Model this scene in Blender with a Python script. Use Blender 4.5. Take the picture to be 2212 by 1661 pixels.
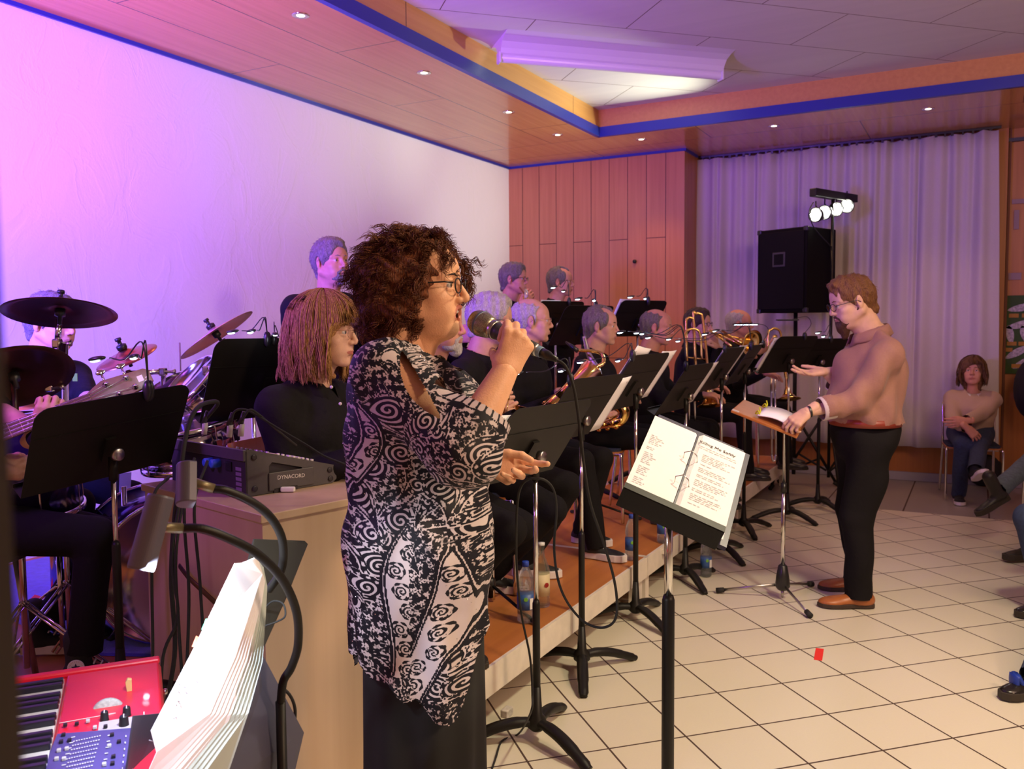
import bpy, bmesh, math, random
import numpy as np
from mathutils import Vector, Matrix, Euler
for _o in list(bpy.data.objects): bpy.data.objects.remove(_o, do_unlink=True)
SC = bpy.context.scene
COL = SC.collection
PI = math.pi
# ---------------------------------------------------------------- camera
FPX, YAW, PITCH, ROLL, CAMH = 1874.76, -0.4934086, -0.064945, -0.0077921, 1.47413
cy, sy, cp, sp, cr, sr = math.cos(YAW), math.sin(YAW), math.cos(PITCH), math.sin(PITCH), math.cos(ROLL), math.sin(ROLL)
_f = Vector((sy*cp, cy*cp, sp)); _r = Vector((cy, -sy, 0)); _u = _r.cross(_f)
CR, CU, CF = cr*_r + sr*_u, -sr*_r + cr*_u, _f
CC = Vector((0, 0, CAMH))
cam_d = bpy.data.cameras.new('camera'); cam = bpy.data.objects.new('camera', cam_d); COL.objects.link(cam)
cam.matrix_world = Matrix(((CR.x, CU.x, -CF.x, CC.x), (CR.y, CU.y, -CF.y, CC.y), (CR.z, CU.z, -CF.z, CC.z), (0, 0, 0, 1)))
cam_d.sensor_width = 36; cam_d.lens = FPX/2212*36; cam_d.clip_start = 0.05; cam_d.clip_end = 60
cam_d.dof.use_dof = True; cam_d.dof.focus_distance = 2.3; cam_d.dof.aperture_fstop = 7.5
SC.camera = cam
# ---------------------------------------------------------------- light and exposure
W = bpy.data.worlds.new('room_air'); SC.world = W; W.use_nodes = True
W.node_tree.nodes['Background'].inputs[0].default_value = (1.0, 0.42, 0.26, 1)
W.node_tree.nodes['Background'].inputs[1].default_value = 0.36
def spot(name, loc, tgt, color, power, angle, size=0.12, blend=0.6):
    d = bpy.data.lights.new(name, 'SPOT'); d.energy = power; d.color = color; d.spot_size = math.radians(angle)
    d.spot_blend = blend; d.shadow_soft_size = size
    o = bpy.data.objects.new(name, d); COL.objects.link(o); o.location = loc
    o.rotation_euler = (Vector(tgt)-Vector(loc)).to_track_quat('-Z', 'Y').to_euler()
    return o
def area(name, loc, tgt, color, power, sx, syy):
    d = bpy.data.lights.new(name, 'AREA'); d.energy = power; d.color = color; d.shape = 'RECTANGLE'; d.size = sx; d.size_y = syy
    o = bpy.data.objects.new(name, d); COL.objects.link(o); o.location = loc
    o.rotation_euler = (Vector(tgt)-Vector(loc)).to_track_quat('-Z', 'Y').to_euler()
    return o
spot('stage_wash_purple', (-3.3, 1.2, 1.75), (-4.4, 4.0, 2.3), (0.13, 0.09, 1.0), 600, 150, 0.2, 0.9)
spot('stage_wash_violet', (-2.7, 0.3, 2.3), (-3.8, 5.0, 1.9), (0.46, 0.10, 1.0), 330, 105, 0.15, 0.9)
spot('stage_wash_magenta_up', (-3.0, 0.9, 1.7), (-3.7, 3.2, 3.2), (0.68, 0.15, 1.0), 600, 78, 0.2, 1.0)
spot('room_spot_warm', (1.9, 1.4, 2.75), (-0.7, 2.6, 0.9), (1.0, 0.66, 0.42), 250, 72, 0.2, 0.6)
spot('hall_downlight', (0.5, 2.9, 3.38), (0.2, 2.8, 0.0), (1.0, 0.87, 0.58), 315, 122, 0.15, 0.8)  # unseen overhead spot, added to brighten the floor tiles
spot('stage_wash_rim', (-3.2, 0.2, 2.3), (-1.0, 2.0, 1.2), (0.50, 0.12, 1.0), 45, 60, 0.12, 0.8)
spot('led_bar_light', (-1.25, 7.75, 2.50), (-4.4, 7.5, 2.7), (1.0, 0.96, 0.84), 250, 52, 0.10, 1.0)
spot('led_bar_light_up', (-1.45, 7.72, 2.56), (-3.05, 6.25, 3.35), (0.92, 1.0, 0.72), 300, 62, 0.04, 0.9)
area('hall_wash_mauve', (1.2, 3.4, 3.2), (-1.0, 7.5, 1.8), (1.0, 0.62, 0.46), 60, 1.2, 1.2)  # added warm fill towards curtain and panels, stands for no actual fixture
SC.view_settings.view_transform = 'Standard'; SC.view_settings.look = 'None'
SC.view_settings.exposure = -0.06; SC.view_settings.gamma = 1; SC.view_settings.use_curve_mapping = False
# ---------------------------------------------------------------- places from the calibrated view
def ray(x, y): return (x-1106)/FPX*CR - (y-830.5)/FPX*CU + CF
def PD(x, y, D): return CC + D*ray(x, y)
def PZ(x, y, z): d = ray(x, y); return CC + (z-CAMH)/d.z*d
def PX(x, y, X): d = ray(x, y); return CC + X/d.x*d
def PY(x, y, Y): d = ray(x, y); return CC + Y/d.y*d
def V(*a): return Vector(a)
# ---------------------------------------------------------------- materials
MATS = {}
def mat(name, col, rough=0.5, metal=0.0, noise=0.0, nscale=20.0, bump=0.0, bscale=60.0, spec=0.5, coat=0.0, trans=0.0, emit=None, estr=0.0, alpha=1.0, sheen=0.0, sss=0.0, stretch=None):
    if name in MATS: return MATS[name]
    m = bpy.data.materials.new(name); m.use_nodes = True; nt = m.node_tree; b = nt.nodes['Principled BSDF']
    b.inputs['Base Color'].default_value = (*col, 1); b.inputs['Roughness'].default_value = rough; b.inputs['Metallic'].default_value = metal
    b.inputs['Specular IOR Level'].default_value = spec; b.inputs['Coat Weight'].default_value = coat
    b.inputs['Transmission Weight'].default_value = trans; b.inputs['Sheen Weight'].default_value = sheen; b.inputs['Alpha'].default_value = alpha
    if sss: b.inputs['Subsurface Weight'].default_value = sss; b.inputs['Subsurface Radius'].default_value = (0.012, 0.005, 0.003); b.inputs['Subsurface Scale'].default_value = 1.0
    if emit: b.inputs['Emission Color'].default_value = (*emit, 1); b.inputs['Emission Strength'].default_value = estr
    tc = nt.nodes.new('ShaderNodeTexCoord'); mp = nt.nodes.new('ShaderNodeMapping'); nt.links.new(tc.outputs['Object'], mp.inputs[0])
    if stretch: mp.inputs['Scale'].default_value = stretch
    if noise:
        n = nt.nodes.new('ShaderNodeTexNoise'); n.inputs['Scale'].default_value = nscale; n.inputs['Detail'].default_value = 5
        nt.links.new(mp.outputs[0], n.inputs[0])
        r = nt.nodes.new('ShaderNodeValToRGB'); r.color_ramp.elements[0].position = 0.3; r.color_ramp.elements[1].position = 0.7
        r.color_ramp.elements[0].color = (*[max(0, c*(1-noise)) for c in col], 1); r.color_ramp.elements[1].color = (*[min(1, c*(1+noise)) for c in col], 1)
        nt.links.new(n.outputs[0], r.inputs[0]); nt.links.new(r.outputs[0], b.inputs['Base Color'])
    if bump:
        n2 = nt.nodes.new('ShaderNodeTexNoise'); n2.inputs['Scale'].default_value = bscale; n2.inputs['Detail'].default_value = 4
        nt.links.new(mp.outputs[0], n2.inputs[0]); bp = nt.nodes.new('ShaderNodeBump'); bp.inputs['Strength'].default_value = bump; bp.inputs['Distance'].default_value = 0.01
        nt.links.new(n2.outputs[0], bp.inputs['Height']); nt.links.new(bp.outputs[0], b.inputs['Normal'])
    MATS[name] = m; return m
def nd(nt, t, **kw):
    n = nt.nodes.new(t)
    for k, v in kw.items(): setattr(n, k, v)
    return n
def math_n(nt, op, a, b=None, c=None):
    n = nt.nodes.new('ShaderNodeMath'); n.operation = op
    for i, v in enumerate((a, b, c)):
        if v is None: continue
        if isinstance(v, (int, float)): n.inputs[i].default_value = v
        else: nt.links.new(v, n.inputs[i])
    return n.outputs[0]
def mixc(nt, f, a, b):
    n = nt.nodes.new('ShaderNodeMix'); n.data_type = 'RGBA'
    for i, v in ((0, f), (6, a), (7, b)):
        if isinstance(v, (int, float)): n.inputs[i].default_value = v
        elif isinstance(v, tuple): n.inputs[i].default_value = (*v, 1)
        else: nt.links.new(v, n.inputs[i])
    return n.outputs[2]
BLACK = mat('black_powder_coat', (0.009, 0.008, 0.007), 0.45, spec=0.28)
BLACKP = mat('black_plastic', (0.012, 0.012, 0.013), 0.35)
RUBBER = mat('black_rubber', (0.012, 0.012, 0.012), 0.75)
CHROME = mat('chrome', (0.75, 0.74, 0.72), 0.13, 1.0)
STEEL = mat('brushed_steel', (0.45, 0.43, 0.41), 0.3, 1.0)
BRASS = mat('lacquered_brass', (0.80, 0.52, 0.16), 0.16, 1.0)
PAPER = mat('white_paper', (0.90, 0.89, 0.95), 0.8, bump=0.05, bscale=30)
LEDM = mat('lit_led_lens', (0.9, 0.95, 1), 0.3, emit=(0.62, 0.85, 1.0), estr=14)
# ---------------------------------------------------------------- mesh helpers
def obj(name, verts, faces, m, parent=None, smooth=False, mi=None, loc=None):
    me = bpy.data.meshes.new(name)
    me.from_pydata([tuple(v) for v in verts] if not isinstance(verts, np.ndarray) else verts.tolist(), [], faces if not isinstance(faces, np.ndarray) else faces.tolist())
    ms = m if isinstance(m, (list, tuple)) else [m]
    for x in ms: me.materials.append(x)
    if mi is not None: me.polygons.foreach_set('material_index', np.asarray(mi, dtype=np.int32))
    if smooth: me.polygons.foreach_set('use_smooth', np.ones(len(me.polygons), dtype=bool))
    me.update(); o = bpy.data.objects.new(name, me); COL.objects.link(o)
    if parent: setpar(o, parent)
    return o
PW = {}
def setpar(o, p):
    o.parent = p; o.matrix_parent_inverse = wm(p).inverted()
def wm(o):
    m = Matrix.LocRotScale(o.location, o.rotation_euler, o.scale)
    return (wm(o.parent) @ o.matrix_parent_inverse @ m) if o.parent else m
def tag(o, label=None, cat=None, group=None, kind=None):
    if label: o['label'] = label
    if cat: o['category'] = cat
    if group: o['group'] = group
    if kind: o['kind'] = kind
    return o
def thing(name, label, cat, loc=(0, 0, 0), group=None, rz=0):
    o = bpy.data.objects.new(name, None); COL.objects.link(o); o.location = loc; o.rotation_euler = (0, 0, rz)
    o.empty_display_size = 0.1
    return tag(o, label, cat, group)
class MB:
    def __init__(s): s.v = []; s.f = []; s.m = []
    def add(s, vs, fs, mi=0, M=None):
        n = len(s.v)
        s.v += [tuple(M @ Vector(v)) if M is not None else tuple(v) for v in vs]
        s.f += [tuple(i+n for i in f) for f in fs]; s.m += [mi]*len(fs); return s
    def box(s, c, d, M=None, mi=0, R=None):
        hx, hy, hz = d[0]/2, d[1]/2, d[2]/2; vs = []
        for z in (-hz, hz):
            for x, y in ((-hx, -hy), (hx, -hy), (hx, hy), (-hx, hy)):
                p = Vector((x, y, z))
                if R is not None: p = R @ p
                vs.append(p + Vector(c))
        return s.add(vs, [(3, 2, 1, 0), (4, 5, 6, 7), (0, 1, 5, 4), (1, 2, 6, 5), (2, 3, 7, 6), (3, 0, 4, 7)], mi, M)
    def tube(s, pts, r, n=10, mi=0, M=None, caps=True, sy=1.0, closed=False, up=None):
        pts = [Vector(p) for p in pts]; N = len(pts); rs = r if isinstance(r, (list, tuple)) else [r]*N; vs = []; fs = []
        t0 = (pts[1]-pts[0]).normalized(); a = up or (Vector((0, 0, 1)) if abs(t0.z) < 0.9 else Vector((1, 0, 0)))
        nrm = (a - a.dot(t0)*t0).normalized()
        for i, p in enumerate(pts):
            if closed: t = (pts[(i+1) % N]-pts[i-1])
            else: t = pts[min(i+1, N-1)]-pts[max(i-1, 0)]
            if t.length < 1e-9: t = t0.copy()
            t.normalize(); nrm = nrm - nrm.dot(t)*t
            if nrm.length < 1e-6: nrm = t.orthogonal()
            nrm.normalize(); b = t.cross(nrm)
            for k in range(n):
                an = 2*PI*k/n; vs.append(p + rs[i]*(math.cos(an)*nrm + math.sin(an)*b*sy))
        for i in range(N if closed else N-1):
            for k in range(n):
                j = (i+1) % N
                fs.append((i*n+k, i*n+(k+1) % n, j*n+(k+1) % n, j*n+k))
        if caps and not closed: fs.append(tuple(range(n-1, -1, -1))); fs.append(tuple((N-1)*n+k for k in range(n)))
        return s.add(vs, fs, mi, M)
    def lathe(s, prof, n=24, M=None, mi=0, c=(0, 0, 0)):
        vs = []; fs = []; c = Vector(c)
        for r, z in prof:
            for k in range(n): a = 2*PI*k/n; vs.append(c+Vector((r*math.cos(a), r*math.sin(a), z)))
        for i in range(len(prof)-1):
            for k in range(n): fs.append((i*n+k, i*n+(k+1) % n, (i+1)*n+(k+1) % n, (i+1)*n+k))
        if prof[0][0] > 1e-5: fs.append(tuple(range(n-1, -1, -1)))
        if prof[-1][0] > 1e-5: fs.append(tuple((len(prof)-1)*n+k for k in range(n)))
        return s.add(vs, fs, mi, M)
    def prism(s, poly, t, M=None, mi=0):
        n = len(poly); vs = [(x, y, -t/2) for x, y in poly]+[(x, y, t/2) for x, y in poly]
        fs = [tuple(range(n-1, -1, -1)), tuple(range(n, 2*n))]+[(i, (i+1) % n, n+(i+1) % n, n+i) for i in range(n)]
        return s.add(vs, fs, mi, M)
    def ball(s, c, r, n=12, mi=0, M=None, sc=(1, 1, 1)):
        vs = []; fs = []; c = Vector(c); h = n//2+1
        for i in range(h+1):
            th = PI*i/h
            for k in range(n): a = 2*PI*k/n; vs.append(c+Vector((r*sc[0]*math.sin(th)*math.cos(a), r*sc[1]*math.sin(th)*math.sin(a), r*sc[2]*math.cos(th))))
        for i in range(h):
            for k in range(n): fs.append((i*n+k, (i+1)*n+k, (i+1)*n+(k+1) % n, i*n+(k+1) % n))
        return s.add(vs, fs, mi, M)
    def build(s, name, m, parent=None, smooth=False, bevel=0, merge=False):
        o = obj(name, s.v, s.f, m, parent, smooth, s.m if isinstance(m, (list, tuple)) else None)
        if merge or bevel:
            b = bmesh.new(); b.from_mesh(o.data); bmesh.ops.remove_doubles(b, verts=b.verts, dist=1e-5)
            if bevel: bmesh.ops.bevel(b, geom=list(b.edges), offset=bevel, segments=2, profile=0.5, affect='EDGES')
            b.to_mesh(o.data); b.free()
        return o
def frame(x, y=None, z=None, o=(0, 0, 0)):
    """rotation matrix 4x4 with columns x,y,z (two given)"""
    if x is not None: x = Vector(x).normalized()
    if z is not None: z = Vector(z).normalized()
    if y is not None: y = Vector(y).normalized()
    if z is None: z = x.cross(y).normalized(); y = z.cross(x)
    elif y is None: y = z.cross(x).normalized(); x = y.cross(z)
    else: x = y.cross(z).normalized(); y = z.cross(x)
    o = Vector(o)
    return Matrix(((x.x, y.x, z.x, o.x), (x.y, y.y, z.y, o.y), (x.z, y.z, z.z, o.z), (0, 0, 0, 1)))
def bez(p, n=16):
    """smooth curve through points (Catmull-Rom)"""
    p = [Vector(a) for a in p]; q = [2*p[0]-p[1]]+p+[2*p[-1]-p[-2]]; out = []
    for i in range(1, len(q)-2):
        for k in range(n):
            t = k/n; a, b, c, d = q[i-1], q[i], q[i+1], q[i+2]
            out.append(0.5*((2*b)+(c-a)*t+(2*a-5*b+4*c-d)*t*t+(3*b-a-3*c+d)*t**3))
    return out+[p[-1]]
def rrect(w, h, r, n=5, corners=(1, 1, 1, 1)):
    out = []
    for i, (sx, sy_) in enumerate(((1, 1), (-1, 1), (-1, -1), (1, -1))):
        if not corners[i]: out.append((sx*w/2, sy_*h/2)); continue
        for k in range(n+1):
            a = PI/2*i+PI/2*k/n; out.append((sx*(w/2-r)+r*math.cos(a), sy_*(h/2-r)+r*math.sin(a)))
    return out
def text(name, s, size, m, M, parent=None, ext=0.0006, align='CENTER', font_scale_x=1.0):
    c = bpy.data.curves.new(name, 'FONT'); c.body = s; c.size = size; c.extrude = ext; c.align_x = align; c.align_y = 'CENTER'; c.resolution_u = 2
    t = bpy.data.objects.new(name, c); COL.objects.link(t); bpy.context.view_layer.update()
    me = bpy.data.meshes.new_from_object(t); bpy.data.objects.remove(t)
    me.transform(M @ Matrix.Diagonal((font_scale_x, 1, 1, 1))); me.materials.clear(); me.materials.append(m)
    o = bpy.data.objects.new(name, me); COL.objects.link(o)
    if parent: setpar(o, parent)
    return o
# ---------------------------------------------------------------- smooth solids: signed distance on a grid, surface nets
class SDF:
    def __init__(s): s.p = []
    def cone(s, a, b, ra, rb=None, k=0.01, flat=None, fs=1.0, sub=False):
        s.p.append(('c', np.array(a, float), np.array(b, float), ra, ra if rb is None else rb, k, None if flat is None else np.array(flat, float), fs, sub)); return s
    def ell(s, c, r, k=0.01, R=None, sub=False):
        s.p.append(('e', np.array(c, float), np.array(r, float), None if R is None else np.array(R, float), None, k, None, 1, sub)); return s
    def cut(s, n, d):
        """keep n.p < d"""
        s.p.append(('k', np.array(n, float), d, 0, 0, 0.0, None, 1, True)); return s
    def bounds(s):
        lo = np.full(3, 1e9); hi = -lo
        for q in s.p:
            if q[8]: continue
            if q[0] == 'c': m = max(q[3], q[4])*max(1, q[7]); lo = np.minimum(lo, np.minimum(q[1], q[2])-m); hi = np.maximum(hi, np.maximum(q[1], q[2])+m)
            else:
                m = q[2] if q[3] is None else q[2].max(); lo = np.minimum(lo, q[1]-m); hi = np.maximum(hi, q[1]+m)
        return lo, hi
    def dist(s, q, X, Y, Z):
        if q[0] == 'k': return X*q[1][0]+Y*q[1][1]+Z*q[1][2]-q[2]
        if q[0] == 'c':
            a, b = q[1], q[2]; ba = b-a; L = ba@ba+1e-12
            px, py, pz = X-a[0], Y-a[1], Z-a[2]
            t = np.clip((px*ba[0]+py*ba[1]+pz*ba[2])/L, 0, 1)
            dx, dy, dz = px-t*ba[0], py-t*ba[1], pz-t*ba[2]
            if q[6] is not None:
                f = q[6]; pr = (dx*f[0]+dy*f[1]+dz*f[2])*(1/q[7]-1); dx = dx+pr*f[0]; dy = dy+pr*f[1]; dz = dz+pr*f[2]
            return np.sqrt(dx*dx+dy*dy+dz*dz)-(q[3]+t*(q[4]-q[3]))
        c, r, R = q[1], q[2], q[3]
        px, py, pz = X-c[0], Y-c[1], Z-c[2]
        if R is not None: px, py, pz = (R[0][0]*px+R[1][0]*py+R[2][0]*pz, R[0][1]*px+R[1][1]*py+R[2][1]*pz, R[0][2]*px+R[1][2]*py+R[2][2]*pz)
        k0 = np.sqrt((px/r[0])**2+(py/r[1])**2+(pz/r[2])**2); k1 = np.sqrt((px/r[0]**2)**2+(py/r[1]**2)**2+(pz/r[2]**2)**2)+1e-9
        return k0*(k0-1)/k1
    def mesh(s, h, disp=None):
        lo, hi = s.bounds(); lo = lo-3*h; hi = hi+3*h; n = np.ceil((hi-lo)/h).astype(int)+1
        F = np.full(n, 1.0, dtype=np.float32)
        ax = [lo[i]+h*np.arange(n[i]) for i in range(3)]
        for q in s.p:
            k = q[5]
            if q[0] == 'k': sl = (slice(None),)*3
            else:
                pad = k+3*h
                if q[0] == 'c': m = max(q[3], q[4])*max(1, q[7])+pad; l = np.minimum(q[1], q[2])-m; u = np.maximum(q[1], q[2])+m
                else: m = (q[2] if q[3] is None else q[2].max())+pad; l = q[1]-m; u = q[1]+m
                i0 = np.clip(((l-lo)/h).astype(int), 0, n); i1 = np.clip(np.ceil((u-lo)/h).astype(int)+1, 0, n); sl = tuple(slice(i0[i], i1[i]) for i in range(3))
            X = ax[0][sl[0]][:, None, None]; Y = ax[1][sl[1]][None, :, None]; Z = ax[2][sl[2]][None, None, :]
            if 0 in F[sl].shape: continue
            d = s.dist(q, X, Y, Z).astype(np.float32); G = F[sl]
            if q[8]:
                d = -d if q[0] != 'k' else d
                if k > 0: hh = np.clip(0.5-0.5*(G-d)/k, 0, 1); F[sl] = G*(1-hh)+d*hh+k*hh*(1-hh)
                else: F[sl] = np.maximum(G, d)
            else:
                if k > 0: hh = np.clip(0.5+0.5*(G-d)/k, 0, 1); F[sl] = G*(1-hh)+d*hh-k*hh*(1-hh)
                else: F[sl] = np.minimum(G, d)
        if disp is not None: F = F+disp(ax[0][:, None, None], ax[1][None, :, None], ax[2][None, None, :]).astype(np.float32)*(np.abs(F) < 6*h)
        F[0], F[-1] = 1, 1; F[:, 0], F[:, -1] = 1, 1; F[:, :, 0], F[:, :, -1] = 1, 1
        return snets(F, lo, h)
def snets(F, lo, h):
    n = np.array(F.shape); cn = n-1; st = np.array([cn[1]*cn[2], cn[2], 1]); tot = int(np.prod(cn))
    S = F < 0; E = []; ids = []; pos = []
    for a in range(3):
        s0 = [slice(None)]*3; s1 = [slice(None)]*3; s0[a] = slice(0, -1); s1[a] = slice(1, None)
        A = F[tuple(s0)]; B = F[tuple(s1)]; m = S[tuple(s0)] != S[tuple(s1)]
        I = np.argwhere(m); fa = A[m]; fb = B[m]; t = fa/(fa-fb); P = I.astype(np.float64); P[:, a] += t
        b, c = [(1, 2), (2, 0), (0, 1)][a]; quad = []
        for ob, oc in ((0, 0), (1, 0), (1, 1), (0, 1)):
            J = I.copy(); J[:, b] -= ob; J[:, c] -= oc; q = J@st; quad.append(q); ids.append(q); pos.append(P)
        E.append((np.stack(quad, 1), fa < 0))
    ids = np.concatenate(ids); pos = np.concatenate(pos); u, inv = np.unique(ids, return_inverse=True); inv = inv.ravel()
    cnt = np.bincount(inv); vs = np.stack([np.bincount(inv, pos[:, i])/cnt for i in range(3)], 1)*h+lo
    fs = []
    for quad, neg in E:
        q = np.searchsorted(u, quad); q[neg] = q[neg][:, ::-1]; fs.append(q)
    return vs, np.concatenate(fs)[:, ::-1]
def fold_noise(amp, fx=18, seed=0):
    r = np.random.RandomState(seed); K = [(r.randn(3)*fx, r.rand()*6.28) for _ in range(5)]
    def f(X, Y, Z):
        o = 0
        for k, p in K: o = o+np.sin(k[0]*X+k[1]*Y+k[2]*Z+p+1.5*np.sin(9*Z+p))
        return amp*o/2.2
    return f
def joinm(L):
    """join list of (verts, faces, matindex array) into one"""
    v = []; f = []; m = []; n = 0
    for a, b, c in L: v.append(np.asarray(a)); f += [tuple(int(i)+n for i in q) for q in b]; m += list(c); n += len(a)
    return np.concatenate(v), f, m
def xf(M, v): M = np.array(M); return v@M[:3, :3].T+M[:3, 3]
# ================================================================ ROOM
WX, SZ, CZ, BY, PYW, SEX, SEY = -4.5, 3.2, 3.44, 9.0, 8.33, -3.11, 7.46
def tile_mat():
    m = mat('cream_floor_tiles', (0.62, 0.55, 0.46), 0.28); nt = m.node_tree; b = nt.nodes['Principled BSDF']
    g = nd(nt, 'ShaderNodeNewGeometry'); sp = nd(nt, 'ShaderNodeSeparateXYZ'); nt.links.new(g.outputs['Position'], sp.inputs[0])
    X, Y = sp.outputs[0], sp.outputs[1]
    # tile axes run at 45 degrees to the room; grid origin measured from the joints
    i = math_n(nt, 'MULTIPLY', math_n(nt, 'ADD', X, Y), 0.70711/0.3); j = math_n(nt, 'MULTIPLY', math_n(nt, 'SUBTRACT', Y, X), 0.70711/0.3)
    i = math_n(nt, 'ADD', i, -3.887074); j = math_n(nt, 'ADD', j, -10.1125357)
    def joint(v):
        f = math_n(nt, 'FRACT', math_n(nt, 'ADD', v, 100)); d = math_n(nt, 'ABSOLUTE', math_n(nt, 'SUBTRACT', f, 0.5)); return math_n(nt, 'GREATER_THAN', d, 0.5-0.0125)
    jt = math_n(nt, 'MAXIMUM', joint(i), joint(j))
    slab = math_n(nt, 'GREATER_THAN', Y, 7.46)
    # long border slabs along the back wall
    bx = math_n(nt, 'FRACT', math_n(nt, 'ADD', math_n(nt, 'DIVIDE', X, 0.6), 10.83)); bj = math_n(nt, 'GREATER_THAN', math_n(nt, 'ABSOLUTE', math_n(nt, 'SUBTRACT', bx, 0.5)), 0.49)
    by = math_n(nt, 'GREATER_THAN', math_n(nt, 'ABSOLUTE', math_n(nt, 'SUBTRACT', Y, 8.21)), 0.748)
    jt = mixf(nt, slab, jt, math_n(nt, 'MAXIMUM', bj, by))
    n = nd(nt, 'ShaderNodeTexNoise'); n.inputs['Scale'].default_value = 140; n.inputs['Detail'].default_value = 3; nt.links.new(g.outputs['Position'], n.inputs[0])
    wn = nd(nt, 'ShaderNodeTexWhiteNoise'); cb = nd(nt, 'ShaderNodeCombineXYZ')
    nt.links.new(math_n(nt, 'FLOOR', i), cb.inputs[0]); nt.links.new(math_n(nt, 'FLOOR', j), cb.inputs[1]); nt.links.new(cb.outputs[0], wn.inputs[0])
    vv = math_n(nt, 'ADD', math_n(nt, 'MULTIPLY', n.outputs[0], 0.22), math_n(nt, 'MULTIPLY', wn.outputs[0], 0.10))
    base = mixc(nt, vv, (0.72, 0.68, 0.54), (0.52, 0.47, 0.35)); base = mixc(nt, slab, base, (0.30, 0.27, 0.25))
    nt.links.new(mixc(nt, jt, base, (0.07, 0.042, 0.03)), b.inputs['Base Color'])
    bp = nd(nt, 'ShaderNodeBump'); bp.inputs['Strength'].default_value = 0.4; bp.inputs['Distance'].default_value = 0.002
    nt.links.new(math_n(nt, 'SUBTRACT', 1, jt), bp.inputs['Height']); nt.links.new(bp.outputs[0], b.inputs['Normal'])
    nt.links.new(math_n(nt, 'ADD', math_n(nt, 'MULTIPLY', jt, 0.4), 0.34), b.inputs['Roughness'])
    return m
def mixf(nt, f, a, b):
    n = nt.nodes.new('ShaderNodeMix'); n.data_type = 'FLOAT'
    for i, v in ((0, f), (2, a), (3, b)):
        if isinstance(v, (int, float)): n.inputs[i].default_value = v
        else: nt.links.new(v, n.inputs[i])
    return n.outputs[0]
def plaster():
    m = mat('rough_white_plaster', (0.78, 0.76, 0.74), 0.9); nt = m.node_tree; b = nt.nodes['Principled BSDF']
    tc = nd(nt, 'ShaderNodeTexCoord'); mp = nd(nt, 'ShaderNodeMapping'); nt.links.new(tc.outputs['Object'], mp.inputs[0]); mp.inputs['Scale'].default_value = (1, 1, 0.75)
    n0 = nd(nt, 'ShaderNodeTexNoise'); n0.inputs['Scale'].default_value = 2.6; n0.inputs['Detail'].default_value = 4; n0.inputs['Distortion'].default_value = 1.6
    n = nd(nt, 'ShaderNodeTexNoise'); n.inputs['Scale'].default_value = 90; n.inputs['Detail'].default_value = 3
    nt.links.new(mp.outputs[0], n0.inputs[0]); nt.links.new(mp.outputs[0], n.inputs[0])
    # trowel ridges: thin lines where the noise crosses its middle
    rg = math_n(nt, 'SUBTRACT', 1, math_n(nt, 'MINIMUM', math_n(nt, 'MULTIPLY', math_n(nt, 'ABSOLUTE', math_n(nt, 'SUBTRACT', n0.outputs[0], 0.5)), 22), 1))
    h = math_n(nt, 'ADD', math_n(nt, 'MULTIPLY', n0.outputs[0], 2.2), math_n(nt, 'ADD', math_n(nt, 'MULTIPLY', n.outputs[0], 0.22), math_n(nt, 'MULTIPLY', rg, 0.22)))
    bp = nd(nt, 'ShaderNodeBump'); bp.inputs['Strength'].default_value = 0.28; bp.inputs['Distance'].default_value = 0.010
    nt.links.new(h, bp.inputs['Height']); nt.links.new(bp.outputs[0], b.inputs['Normal']); return m
def wood(name, c1, c2, rough=0.35, axis='Z', scale=1.0, coat=0.0, lines=None):
    """fine veneer: streaks along an axis; lines = function(nt, X, Y, Z) -> joint mask"""
    if name in MATS: return MATS[name]
    m = mat(name, c1, rough, coat=coat); nt = m.node_tree; b = nt.nodes['Principled BSDF']
    g = nd(nt, 'ShaderNodeTexCoord'); mp = nd(nt, 'ShaderNodeMapping'); nt.links.new(g.outputs['Object'], mp.inputs[0])
    s = {'X': (0.8, 22, 22), 'Y': (22, 0.8, 22), 'Z': (22, 22, 0.8)}[axis]; mp.inputs['Scale'].default_value = tuple(a*scale for a in s)
    n = nd(nt, 'ShaderNodeTexNoise'); n.inputs['Scale'].default_value = 1.5; n.inputs['Detail'].default_value = 5; n.inputs['Distortion'].default_value = 0.3; nt.links.new(mp.outputs[0], n.inputs[0])
    r = nd(nt, 'ShaderNodeValToRGB'); r.color_ramp.elements[0].position = 0.3; r.color_ramp.elements[1].position = 0.7
    r.color_ramp.elements[0].color = (*c2, 1); r.color_ramp.elements[1].color = (*c1, 1); nt.links.new(n.outputs[0], r.inputs[0]); c = r.outputs[0]
    if lines:
        sp = nd(nt, 'ShaderNodeSeparateXYZ'); nt.links.new(g.outputs['Object'], sp.inputs[0]); mask = lines(nt, *sp.outputs)
        c = mixc(nt, mask, c, (0.10, 0.03, 0.012))
        bp = nd(nt, 'ShaderNodeBump'); bp.inputs['Strength'].default_value = 0.8; bp.inputs['Distance'].default_value = 0.004
        nt.links.new(math_n(nt, 'SUBTRACT', 1, mask), bp.inputs['Height']); nt.links.new(bp.outputs[0], b.inputs['Normal'])
    nt.links.new(c, b.inputs['Base Color']); return m
def lnm(nt, v, pos, w): return math_n(nt, 'LESS_THAN', math_n(nt, 'ABSOLUTE', math_n(nt, 'SUBTRACT', v, pos)), w)
def rep(nt, v, off, per, w):
    f = math_n(nt, 'FRACT', math_n(nt, 'ADD', math_n(nt, 'DIVIDE', math_n(nt, 'SUBTRACT', v, off), per), 50.5)); return math_n(nt, 'LESS_THAN', math_n(nt, 'ABSOLUTE', math_n(nt, 'SUBTRACT', f, 0.5)), w/per)
def AND(nt, a, b): return math_n(nt, 'MULTIPLY', a, b)
def OR(nt, *a):
    r = a[0]
    for x in a[1:]: r = math_n(nt, 'MAXIMUM', r, x)
    return r
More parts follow.
